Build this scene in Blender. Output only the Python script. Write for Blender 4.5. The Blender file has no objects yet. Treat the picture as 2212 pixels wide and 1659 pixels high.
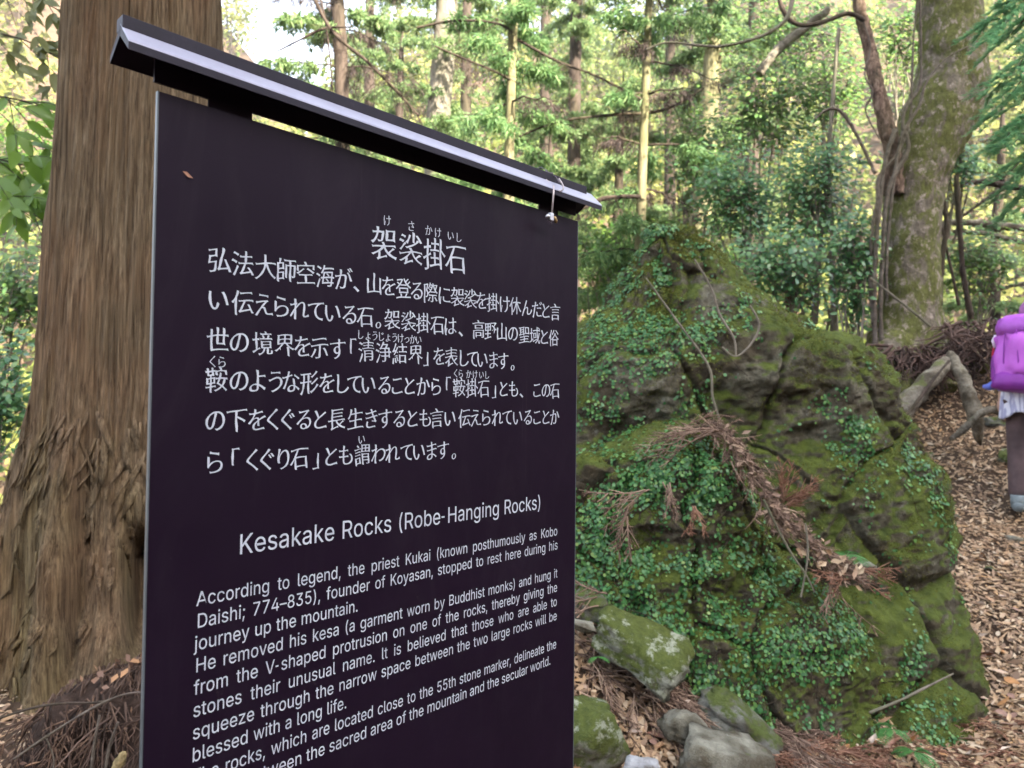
import bpy, math, random
import numpy as np
from mathutils import Vector, Matrix

R = math.radians
SC = bpy.context.scene
COL = SC.collection
rng = np.random.default_rng(7)
random.seed(7)

# ------------------------------------------------------------------ camera
EYE = np.array([0.0, 0.0, 1.55])
PITCH, ROLL, FOCAL = 0.02685, 0.01123, 1548.5      # focal length in pixels of a 2212 px wide frame
_f = np.array([0, math.cos(PITCH), math.sin(PITCH)])
_u = np.array([0, -math.sin(PITCH), math.cos(PITCH)])
_r = np.array([1.0, 0, 0])
CAM_R = _r * math.cos(ROLL) + _u * math.sin(ROLL)
CAM_U = -_r * math.sin(ROLL) + _u * math.cos(ROLL)
cd = bpy.data.cameras.new("camera")
cam = bpy.data.objects.new("camera", cd)
COL.objects.link(cam)
cam.matrix_world = Matrix(((CAM_R[0], CAM_U[0], -_f[0], EYE[0]), (CAM_R[1], CAM_U[1], -_f[1], EYE[1]),
                           (CAM_R[2], CAM_U[2], -_f[2], EYE[2]), (0, 0, 0, 1)))
cd.sensor_width = 36
cd.lens = 25.2
cd.clip_start = 0.05
cd.clip_end = 2000
cd.dof.use_dof = True
cd.dof.focus_distance = 1.15
cd.dof.aperture_fstop = 7.5
SC.camera = cam

# ------------------------------------------------------------------ sky and sun
SUN_EL, SUN_DIR = R(33), Vector((0.62, -0.785, 0)).normalized()
w = bpy.data.worlds.new("World")
SC.world = w
w.use_nodes = True
nt = w.node_tree
nt.nodes.clear()
sky = nt.nodes.new("ShaderNodeTexSky")
sky.sky_type = 'NISHITA'
sky.sun_disc = False
sky.sun_elevation = SUN_EL
sky.sun_rotation = math.atan2(SUN_DIR.x, SUN_DIR.y)
sky.dust_density = 2.5
sky.air_density = 1.0
hs = nt.nodes.new("ShaderNodeHueSaturation")
hs.inputs["Saturation"].default_value = 0.55
bg = nt.nodes.new("ShaderNodeBackground")
bg.inputs[1].default_value = 0.15
wo = nt.nodes.new("ShaderNodeOutputWorld")
nt.links.new(sky.outputs[0], hs.inputs["Color"])
nt.links.new(hs.outputs[0], bg.inputs[0])
nt.links.new(bg.outputs[0], wo.inputs[0])

sl = bpy.data.lights.new("sun", 'SUN')
sl.energy = 5.0
sl.angle = R(0.5)
sl.color = (1.0, 0.93, 0.78)
so = bpy.data.objects.new("sun", sl)
COL.objects.link(so)
sdir = Vector((SUN_DIR.x * math.cos(SUN_EL), SUN_DIR.y * math.cos(SUN_EL), math.sin(SUN_EL)))
so.rotation_euler = sdir.to_track_quat('Z', 'Y').to_euler()

SC.view_settings.view_transform = 'Standard'
SC.view_settings.look = 'None'
SC.view_settings.exposure = 2.95
SC.view_settings.gamma = 1.0
SC.view_settings.use_curve_mapping = False
SC.render.engine = 'CYCLES'
SC.cycles.use_denoising = True
SC.cycles.max_bounces = 7
SC.cycles.diffuse_bounces = 3
SC.cycles.glossy_bounces = 2
SC.cycles.transmission_bounces = 3
SC.cycles.transparent_max_bounces = 6
SC.cycles.caustics_reflective = False
SC.cycles.caustics_refractive = False
SC.cycles.sample_clamp_indirect = 6


# ------------------------------------------------------------------ small tools
def at(px, py, depth):
    """World point seen at (px, py) of the 2212 x 1659 photograph, DEPTH metres in front of the camera plane x-z."""
    d = CAM_R * ((px - 1106) / FOCAL) - CAM_U * ((py - 829.5) / FOCAL) + _f
    return EYE + d * (depth / d[1])


_tab = np.random.default_rng(3).random(4096)


def vnoise(P):
    P = np.asarray(P, float)
    i = np.floor(P).astype(np.int64)
    f = P - i
    f = f * f * f * (f * (f * 6 - 15) + 10)
    out = 0
    for dx in (0, 1):
        for dy in (0, 1):
            for dz in (0, 1):
                h = ((i[:, 0] + dx) * 73856093) ^ ((i[:, 1] + dy) * 19349663) ^ ((i[:, 2] + dz) * 83492791)
                h = (h ^ (h >> 13)) * 1274126177
                v = _tab[(h ^ (h >> 16)) & 4095]
                wx = f[:, 0] if dx else 1 - f[:, 0]
                wy = f[:, 1] if dy else 1 - f[:, 1]
                wz = f[:, 2] if dz else 1 - f[:, 2]
                out = out + v * wx * wy * wz
    return out * 2 - 1


def fbm(P, oct=4, gain=0.5):
    P = np.asarray(P, float)
    s, a = 0, 1.0
    for k in range(oct):
        s = s + a * vnoise(P + 17.3 * k)
        P = P * 2.03
        a *= gain
    return s


def ridged(P, oct=4):
    P = np.asarray(P, float)
    s, a = 0, 1.0
    for k in range(oct):
        s = s + a * (1 - np.abs(vnoise(P + 9.1 * k)) * 2)
        P = P * 2.1
        a *= 0.5
    return s


def new_mesh(name, V, faces, smooth=True):
    """faces: list of int arrays (n, k)."""
    me = bpy.data.meshes.new(name)
    V = np.asarray(V, np.float32)
    faces = [np.asarray(f, np.int32) for f in faces if len(f)]
    me.vertices.add(len(V))
    me.vertices.foreach_set("co", V.ravel())
    nl = sum(f.size for f in faces)
    npoly = sum(len(f) for f in faces)
    me.loops.add(nl)
    me.polygons.add(npoly)
    me.loops.foreach_set("vertex_index", np.concatenate([f.ravel() for f in faces]))
    tot = np.concatenate([np.full(len(f), f.shape[1], np.int32) for f in faces])
    st = np.concatenate([[0], np.cumsum(tot)[:-1]]).astype(np.int32)
    me.polygons.foreach_set("loop_start", st)
    me.polygons.foreach_set("loop_total", tot)
    me.polygons.foreach_set("use_smooth", np.full(npoly, smooth, bool))
    me.update(calc_edges=True)
    me.validate()
    return me


class Acc:
    """Collects tubes, sheets and leaves into one mesh."""
    def __init__(self):
        self.V, self.T, self.Q, self.n = [], [], [], 0

    def add(self, V, T=None, Q=None):
        V = np.asarray(V, float)
        if T is not None and len(T):
            self.T.append(np.asarray(T) + self.n)
        if Q is not None and len(Q):
            self.Q.append(np.asarray(Q) + self.n)
        self.V.append(V)
        self.n += len(V)

    def tube(self, pts, rad, n=6, cap=True, rough=0.0):
        pts = np.asarray(pts, float)
        m = len(pts)
        rad = np.broadcast_to(np.asarray(rad, float), (m,))
        tan = np.gradient(pts, axis=0)
        tan /= np.linalg.norm(tan, axis=1)[:, None] + 1e-9
        ref = np.array([0.13, 0.21, 1.0]) if abs(tan[:, 2]).mean() < 0.8 else np.array([1.0, 0.2, 0.1])
        a = np.cross(tan, ref)
        a /= np.linalg.norm(a, axis=1)[:, None] + 1e-9
        b = np.cross(tan, a)
        th = np.linspace(0, 2 * np.pi, n, endpoint=False)
        rr = rad[:, None] * (1 + rough * rng.uniform(-1, 1, (m, n)))
        V = pts[:, None] + (a[:, None] * np.cos(th)[None, :, None] + b[:, None] * np.sin(th)[None, :, None]) * rr[..., None]
        i = np.arange(m - 1)[:, None] * n
        j = np.arange(n)[None]
        Q = np.stack([i + j, i + (j + 1) % n, i + n + (j + 1) % n, i + n + j], -1).reshape(-1, 4)
        V = V.reshape(-1, 3)
        T = []
        if cap:
            V = np.vstack([V, pts[0], pts[-1]])
            c0, c1 = m * n, m * n + 1
            for k in range(n):
                T.append((c0, (k + 1) % n, k))
                T.append((c1, (m - 1) * n + k, (m - 1) * n + (k + 1) % n))
        self.add(V, T, Q)

    def leaves(self, tmpl, pos, X, N, size, bend=0.0):
        """tmpl: (V, T) template lying in x (length) y (width) z (normal)."""
        tv, tt = tmpl
        pos = np.asarray(pos, float)
        k = len(pos)
        if k == 0:
            return
        N = N / (np.linalg.norm(N, axis=1)[:, None] + 1e-9)
        X = X - (X * N).sum(1)[:, None] * N
        X /= np.linalg.norm(X, axis=1)[:, None] + 1e-9
        Y = np.cross(N, X)
        size = np.asarray(size, float)
        if size.ndim == 1:
            size = np.repeat(size[:, None], 3, 1)
        t = tv[None] * size[:, None, :]
        V = pos[:, None] + t[..., 0:1] * X[:, None] + t[..., 1:2] * Y[:, None] + t[..., 2:3] * N[:, None]
        T = tt[None] + (np.arange(k) * len(tv))[:, None, None]
        self.add(V.reshape(-1, 3), T.reshape(-1, tt.shape[1]))

    def box(self, c, ax, half):
        c = np.asarray(c, float)
        V = [c + ax[0] * half[0] * sx + ax[1] * half[1] * sy + ax[2] * half[2] * sz
             for sx in (-1, 1) for sy in (-1, 1) for sz in (-1, 1)]
        Q = [(0, 1, 3, 2), (4, 6, 7, 5), (0, 4, 5, 1), (2, 3, 7, 6), (0, 2, 6, 4), (1, 5, 7, 3)]
        self.add(V, None, Q)

    def mesh(self, name, smooth=True):
        return new_mesh(name, np.vstack(self.V), ([np.vstack(self.T)] if self.T else []) + ([np.vstack(self.Q)] if self.Q else []), smooth)


def put(name, me, mat, parent=None, **props):
    if isinstance(me, Acc):
        me = me.mesh(name)
    o = bpy.data.objects.new(name, me)
    COL.objects.link(o)
    if mat is not None and hasattr(me, "materials") and not len(me.materials):
        me.materials.append(mat)
    if parent:
        o.parent = parent
        if parent.matrix_world != Matrix() or any(abs(v) > 1e-9 for v in parent.location):
            o.matrix_parent_inverse = Matrix.Translation(-parent.location)
    for k, v in props.items():
        o[k] = v
    return o


def thing(name, loc, label, category, group=None):
    o = bpy.data.objects.new(name, None)
    COL.objects.link(o)
    o.location = [float(v) for v in loc]
    o.empty_display_size = 0.1
    o["label"] = label
    o["category"] = category
    if group:
        o["group"] = group
    return o


# leaf templates (length along x from 0 to 1)
def _t(V, T):
    return np.array(V, float), np.array(T, int)


OVAL = _t([(0, 0, .02), (.3, .27, .03), (.7, .22, .02), (1, 0, -.08), (.7, -.22, .02), (.3, -.27, .03)],
          [(0, 5, 1), (1, 5, 4), (1, 4, 2), (2, 4, 3)])
LANCE = _t([(0, 0, 0), (.35, .17, .05), (1, 0, -.12), (.35, -.17, .05), (.55, 0, -.03)],
           [(0, 4, 1), (1, 4, 2), (2, 4, 3), (3, 4, 0)])
CURL = _t([(0, 0, 0), (.30, .26, .13), (1, .03, .16), (.6, -.25, .12), (.45, 0, -.03)],
          [(0, 4, 1), (1, 4, 2), (2, 4, 3), (3, 4, 0)])
ROUND = _t([(0, 0, .02), (.25, .38, .0), (.75, .36, .0), (1, 0, -.06), (.75, -.36, .0), (.25, -.38, .0)],
           [(0, 5, 1), (1, 5, 4), (1, 4, 2), (2, 4, 3)])
BLADE = _t([(0, .5, 0), (0, -.5, 0), (1, -.12, -.05), (.62, .45, 0)], [(0, 1, 3), (1, 2, 3)])
HAIR = _t([(0, .5, 0), (0, -.5, 0), (1, 0, -.05)], [(0, 1, 2)])
CLUMP = _t([(0, 0, 0), (.4, .35, .1), (1, .1, 0), (.5, -.4, -.1)], [(0, 3, 1), (1, 3, 2)])


def rand_dirs(n, r=None):
    d = (r or rng).normal(size=(n, 3))
    return d / np.linalg.norm(d, axis=1)[:, None]


# ------------------------------------------------------------------ materials
class Mat:
    def __init__(self, name):
        self.m = bpy.data.materials.new(name)
        self.m.use_nodes = True
        self.t = self.m.node_tree
        self.b = self.t.nodes["Principled BSDF"]

    def n(self, kind, **kw):
        nd = self.t.nodes.new(kind)
        for k, v in kw.items():
            if k.startswith("i_"):
                nd.inputs[k[2:].replace("_", " ")].default_value = v
            else:
                setattr(nd, k, v)
        return nd

    def l(self, a, b):
        self.t.links.new(a, b)

    def coord(self, scale=(1, 1, 1)):
        tc = self.n("ShaderNodeTexCoord")
        mp = self.n("ShaderNodeMapping")
        mp.inputs["Scale"].default_value = scale
        self.l(tc.outputs["Object"], mp.inputs[0])
        return mp.outputs[0]

    def noise(self, scale, co=None, detail=6, rough=0.6, dist=0.0):
        nd = self.n("ShaderNodeTexNoise", i_Scale=scale, i_Detail=detail, i_Roughness=rough, i_Distortion=dist)
        if co is not None:
            self.l(co, nd.inputs["Vector"])
        return nd.outputs["Fac"]

    def ramp(self, fac, stops, interp='LINEAR'):
        nd = self.n("ShaderNodeValToRGB")
        cr = nd.color_ramp
        cr.interpolation = interp
        while len(cr.elements) < len(stops):
            cr.elements.new(0.5)
        for e, (p, c) in zip(cr.elements, stops):
            e.position = p
            e.color = (c, c, c, 1) if isinstance(c, (int, float)) else (*c, 1)
        self.l(fac, nd.inputs[0])
        return nd.outputs[0]

    def mix(self, fac, a, b, mode='MIX'):
        nd = self.n("ShaderNodeMix", data_type='RGBA', blend_type=mode)
        for s, v in ((nd.inputs[0], fac), (nd.inputs[6], a), (nd.inputs[7], b)):
            if isinstance(v, (int, float)):
                s.default_value = v
            elif isinstance(v, tuple):
                s.default_value = (*v, 1)
            else:
                self.l(v, s)
        return nd.outputs[2]

    def math(self, op, a, b=0.0, clamp=False):
        nd = self.n("ShaderNodeMath", operation=op, use_clamp=clamp)
        for s, v in ((nd.inputs[0], a), (nd.inputs[1], b)):
            if isinstance(v, (int, float)):
                s.default_value = v
            else:
                self.l(v, s)
        return nd.outputs[0]

    def bump(self, h, strength=0.5, dist=0.01):
        nd = self.n("ShaderNodeBump", i_Strength=strength, i_Distance=dist)
        self.l(h, nd.inputs["Height"])
        self.l(nd.outputs[0], self.b.inputs["Normal"])

    def color(self, c):
        if isinstance(c, tuple):
            self.b.inputs["Base Color"].default_value = (*c, 1)
        else:
            self.l(c, self.b.inputs["Base Color"])

    def rough(self, r, spec=0.5):
        if isinstance(r, (int, float)):
            self.b.inputs["Roughness"].default_value = r
        else:
            self.l(r, self.b.inputs["Roughness"])
        self.b.inputs["Specular IOR Level"].default_value = spec

    def normal_z(self):
        g = self.n("ShaderNodeNewGeometry")
        s = self.n("ShaderNodeSeparateXYZ")
        self.l(g.outputs["Normal"], s.inputs[0])
        return s.outputs[2]


def plain(name, c, rough=0.6, spec=0.4, metal=0.0, var=0.12, scale=20, bump=0.0, bscale=60):
    m = Mat(name)
    f = m.noise(scale, m.coord(), 4)
    lo = tuple(v * (1 - var) for v in c)
    hi = tuple(min(1, v * (1 + var)) for v in c)
    m.color(m.ramp(f, [(.3, lo), (.7, hi)]))
    m.rough(rough, spec)
    m.b.inputs["Metallic"].default_value = metal
    if bump:
        m.bump(m.noise(bscale, m.coord(), 5), bump, 0.01)
    return m.m


def leaf_mat(name, stops, rough=0.45, spec=0.5, trans=0.35, patch=None):
    """Leaf colour varies from leaf to leaf; part of the light passes through."""
    m = Mat(name)
    g = m.n("ShaderNodeNewGeometry")
    c = m.ramp(g.outputs["Random Per Island"], stops)
    if patch:
        f = m.ramp(m.noise(patch[0], m.coord(), 3), [(.40, 0.0), (.62, 1.0)])
        c = m.mix(f, c, m.mix(1.0, c, patch[1], 'MULTIPLY'))
    m.color(c)
    m.rough(rough, spec)
    tr = m.n("ShaderNodeBsdfTranslucent")
    m.l(c, tr.inputs[0])
    ms = m.n("ShaderNodeMixShader")
    ms.inputs[0].default_value = trans
    m.l(m.b.outputs[0], ms.inputs[1])
    m.l(tr.outputs[0], ms.inputs[2])
    out = [n for n in m.t.nodes if n.type == 'OUTPUT_MATERIAL'][0]
    m.l(ms.outputs[0], out.inputs[0])
    return m.m


def rock_mat(name, moss=0.5, base=((.035, .032, .026), (.12, .115, .10)), up=1.0, scale=1.0, lichen=.5, mosscol=((.028, .042, .010), (.10, .125, .018))):
    m = Mat(name)
    co = m.coord((scale,) * 3)
    big = m.noise(2.6, co, 8, 0.65, 0.4)
    fine = m.noise(26, co, 8, 0.7)
    stone = m.ramp(fine, [(.3, base[0]), (.7, base[1])])
    earth = m.ramp(m.noise(7, co, 6), [(.42, (.030, .020, .010)), (.7, (.075, .055, .028))])
    stone = m.mix(m.ramp(m.noise(3.3, co, 6, .7), [(.42, 0.0), (.58, .8)]), stone, earth)
    mossc = m.ramp(m.noise(14, co, 6, .7), [(.25, mosscol[0]), (.75, mosscol[1])])
    nz = m.normal_z()
    f = m.math('ADD', m.math('MULTIPLY', nz, 0.30 * up), big)
    f = m.math('ADD', f, m.math('MULTIPLY', m.math('SUBTRACT', m.noise(12, co, 6, .7), .5), .45))
    f = m.ramp(f, [(.98 - moss, 0.0), (1.10 - moss, 1.0)])
    lich = m.ramp(m.noise(9, co, 5, .75), [(.60, 0.0), (.70, 1.0)])
    m.color(m.mix(f, m.mix(m.math('MULTIPLY', lich, lichen), stone, (.30, .31, .27)), mossc) if lichen < .6 else m.mix(m.math('MULTIPLY', m.ramp(m.noise(5.5, co, 6, .75), [(.54, 0.0), (.62, 1.0)]), .8), m.mix(f, stone, mossc), (.40, .42, .33)))
    m.rough(0.92, 0.25)
    h = m.math('ADD', fine, m.math('MULTIPLY', m.noise(90, co, 4, .7), .5))
    m.bump(h, 0.9, 0.018)
    return m.m


def bark_mat(name, stops, stretch=(18, 18, 1.2), bump=0.8, green=0.3, greencol=(.07, .075, .02)):
    m = Mat(name)
    co = m.coord(stretch)
    f = m.noise(1.0, co, 8, .65, .3)
    c = m.ramp(f, stops)
    c = m.mix(m.ramp(m.noise(1.4, m.coord((1.5, 1.5, .5)), 5), [(.45, 0.0), (.65, green)]), c, greencol)
    m.color(c)
    m.rough(0.9, 0.2)
    m.bump(m.noise(2.0, co, 8, .7), bump, 0.02)
    return m.m


M = {}

# ------------------------------------------------------------------ terrain
CTRL = [  # near-field heights (x, y, z)
    (0, 0, 0), (-1.5, 0, .1), (1.5, 0, -.02), (0, -3, -.1), (3, -3, .3), (-3, -3, .2), (-.6, 1.2, .1),
    (2.07, 2.9, .07), (1.49, 2.9, .07), (.84, 2.75, .15), (.26, 2.6, .23), (.30, 2.0, .12),
    (.39, 3.1, .60), (.75, 3.05, .33), (1.03, 3.0, .17), (1.44, 3.0, .09), (1.9, 3.3, .02),
    (2.22, 3.5, .0), (2.35, 3.9, .20), (-.1, 3.0, .62), (-.2, 4.0, .8), (-1.25, 2.5, .30), (-1.7, 3.0, .40), (-.6, 2.3, .30), (-3, 3, .2), (-3.5, 6, -.6),
    (0, 6, .6), (1.2, 4.6, .75), (2.59, 4.2, .39), (3.74, 5.3, .72), (3.60, 6.5, 1.27), (3.8, 5.8, 1.03), (3.2, 6.2, 1.05),
    (3.2, 7.0, 1.9), (3.97, 7.2, 2.1), (4.9, 7.5, 2.35), (4.4, 6.7, 1.6), (3.0, 7.6, 1.8), (6, 7, 2.35), (6, 5, 1.5), (5, 3, .8), (6, 0, 1.6), (8, 4, 3.0),
    (10, 8, 4.5), (9, -3, 5.0), (4.5, 10, 1.2), (2, 9, 0.2), (0, 12, -1.8), (4, 13, -1.0), (8, 13, 1.0), (-4, 9, -1.8), (-8, 12, -4),
    (0, 18, -4.5), (10, 20, -2.5), (-12, 0, -2.5), (-12, -8, -1), (0, -9, 1.5), (5, -10, 5.5), (14, 2, 6), (14, 12, 4),
]
_c = np.array(CTRL, float)


def _fit():
    d = np.linalg.norm(_c[:, None, :2] - _c[None, :, :2], axis=2)
    A = np.zeros((len(_c) + 3,) * 2)
    n = len(_c)
    A[:n, :n] = d + 0.0
    A[:n, n] = 1
    A[:n, n + 1:] = _c[:, :2]
    A[n, :n] = 1
    A[n + 1:, :n] = _c[:, :2].T
    return np.linalg.solve(A, np.concatenate([_c[:, 2], [0, 0, 0]]))


_w = _fit()


def sstep(a, b, x):
    t = np.clip((x - a) / (b - a), 0, 1)
    return t * t * (3 - 2 * t)


_gx, _gy = np.arange(-20, 22, .08), np.arange(-18, 26, .08)


def _table():
    X, Y = np.meshgrid(_gx, _gy)
    Z = np.zeros(X.shape)
    n = len(_c)
    for i in range(n):
        Z += _w[i] * np.sqrt((X - _c[i, 0]) ** 2 + (Y - _c[i, 1]) ** 2 + 0.006)
    return Z + _w[n] + _w[n + 1] * X + _w[n + 2] * Y


_near = _table()


def near_field(x, y):
    u = np.clip((x - _gx[0]) / .08, 0, len(_gx) - 1.001)
    v = np.clip((y - _gy[0]) / .08, 0, len(_gy) - 1.001)
    i, j = u.astype(int), v.astype(int)
    a, b = u - i, v - j
    return (_near[j, i] * (1 - a) * (1 - b) + _near[j, i + 1] * a * (1 - b) + _near[j + 1, i] * (1 - a) * b + _near[j + 1, i + 1] * a * b)


def ground(x, y, fine=True):
    x, y = np.atleast_1d(np.asarray(x, float)), np.atleast_1d(np.asarray(y, float))
    n = len(_c)
    near = near_field(x, y)
    crest = 39 + 11 * sstep(-34, -52, x) + 6 * sstep(-12, -30, x) + 19 * sstep(14, 34, x) - 21 * np.exp(-((x + 26) / 6.5) ** 2) + 6 * np.exp(-((x - 2) / 20) ** 2)
    far = -7 + np.clip(y - 30, 0, 60) / 55 * (crest + 7)
    far = far - 0.12 * np.clip(y - 95, 0, 400)
    shade_hill = np.clip(x * SUN_DIR.x + y * SUN_DIR.y - 2, 0, 36) * 0.92  # unseen hill behind the camera, shaped to keep sun off the foreground
    far = far + shade_hill + 1.5 * fbm(np.stack([x / 14, y / 14, 0 * x], 1), 3) + .2 * np.clip(y - 12, -30, 0) * -1
    r = np.hypot(x - 1, y - 4)
    k = sstep(8, 17, r)
    z = near * (1 - k) + far * k
    if fine:
        z = z + (0.022 * fbm(np.stack([x * 2.2, y * 2.2, 0 * x + 3], 1), 4) + .007 * fbm(np.stack([x * 13, y * 13, 0 * x], 1), 2)) * (1 - k)
    return z


def build_ground():
    n = 270
    u = np.linspace(-1, 1, n)
    gx = 1.2 + 2.2 * np.sinh(u * 5.2)
    gy = 3.8 + 2.2 * np.sinh(u * 5.2)
    X, Y = np.meshgrid(gx, gy)
    X, Y = X.ravel(), Y.ravel()
    Z = ground(X, Y)
    i = (np.arange(n - 1)[:, None] * n + np.arange(n - 1)[None]).ravel()
    me = new_mesh("ground", np.stack([X, Y, Z], 1), [np.stack([i, i + 1, i + n + 1, i + n], 1)])
    m = Mat("forest_soil")
    co = m.coord()
    a = m.ramp(m.noise(9, co, 8, .7), [(.3, (.030, .018, .012)), (.55, (.085, .052, .034)), (.75, (.16, .105, .07))])
    b = m.ramp(m.noise(2.0, co, 5, .6), [(.35, (.05, .035, .022)), (.7, (.11, .08, .05))])
    m.color(m.mix(.4, a, b))
    m.rough(.95, .15)
    m.bump(m.noise(30, co, 8, .7), .9, .02)
    return put("ground", me, m.m, kind="structure", label="brown forest floor sloping up to the right, hillside beyond the valley")


build_ground()

# ------------------------------------------------------------------ the far sunlit wood
def far_wood():
    r = np.random.default_rng(11)
    acc = Acc()
    n = 1000
    x = r.uniform(-75, 80, n)
    y = r.uniform(30, 92, n)
    keep = np.abs(x) < y * .95 + 3
    x, y = x[keep], y[keep]
    z = ground(x, y, False)
    tr = Acc()
    for a, b, c in zip(x, y, z):
        con = r.random() < .5
        h = r.uniform(6, 11)
        q = int(r.uniform(120, 190))
        t = r.random(q) ** .8
        th = r.uniform(0, 2 * np.pi, q)
        if con:
            rad = (1 - t) * 2.0 * np.sqrt(r.random(q)) + .1
            P = np.stack([a + rad * np.cos(th), b + rad * np.sin(th), c + h * (.12 + .95 * t)], 1)
            D = np.stack([np.cos(th), np.sin(th), -.7 + 0 * th], 1)
        else:
            d = rand_dirs(q, r) * (r.random(q)[:, None] ** .4)
            P = np.array([a, b, c + h * .55]) + d * np.array([2.3, 2.3, h * .42])
            D = d + rand_dirs(q, r) * .6
        s = r.uniform(.30, .75, q)
        acc.leaves(CLUMP, P, D, rand_dirs(q, r) + np.array([0, -.5, .8]), s)
        if r.random() < .6:
            tr.tube([(a, b, c - .5), (a + r.uniform(-.3, .3), b, c + h * .7)], [.16, .05], 5)
    m = leaf_mat("sunlit_leaves", [(0, (.13, .14, .03)), (.3, (.21, .21, .05)), (.6, (.28, .26, .08)), (.85, (.12, .16, .04)), (1, (.32, .26, .12))], .6, .2, .45,
                 patch=(.06, (.62, .85, .7)))
    put("far_wood_leaves", acc, m, kind="stuff", label="sunlit yellow green wood covering the far slope", category="wood")
    put("far_wood_stems", tr, M['dark_bark'], kind="stuff", label="distant tree stems on the far slope", category="wood")


M['dark_bark'] = bark_mat("dark_bark", [(.3, (.022, .015, .012)), (.7, (.09, .065, .05))], (20, 20, 3), .6, .2)
M['pole_bark'] = bark_mat("pole_bark", [(.3, (.10, .085, .045)), (.7, (.26, .225, .13))], (20, 20, 3), .5, .4, (.13, .14, .05))
M['grey_bark'] = bark_mat("grey_bark", [(.3, (.10, .085, .07)), (.7, (.25, .215, .17))], (20, 20, 5), .6, .5, (.09, .10, .04))
far_wood()


def build_haze():
    m = bpy.data.materials.new("thin_haze")
    m.use_nodes = True
    t = m.node_tree
    t.nodes.remove(t.nodes["Principled BSDF"])
    v = t.nodes.new("ShaderNodeVolumePrincipled")
    v.inputs["Color"].default_value = (.95, .97, 1.0, 1)
    v.inputs["Density"].default_value = HAZE  # volume added over the whole scene to lift and soften the background
    v.inputs["Anisotropy"].default_value = .2
    t.links.new(v.outputs[0], [n for n in t.nodes if n.type == 'OUTPUT_MATERIAL'][0].inputs["Volume"])
    a = Acc()
    a.box((0, 20, 20), np.eye(3), (240, 240, 90))
    put("haze", a.mesh("haze", False), m, kind="stuff", label="thin pale haze added to brighten the background", category="haze")


HAZE = 0.0007
build_haze()

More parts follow.
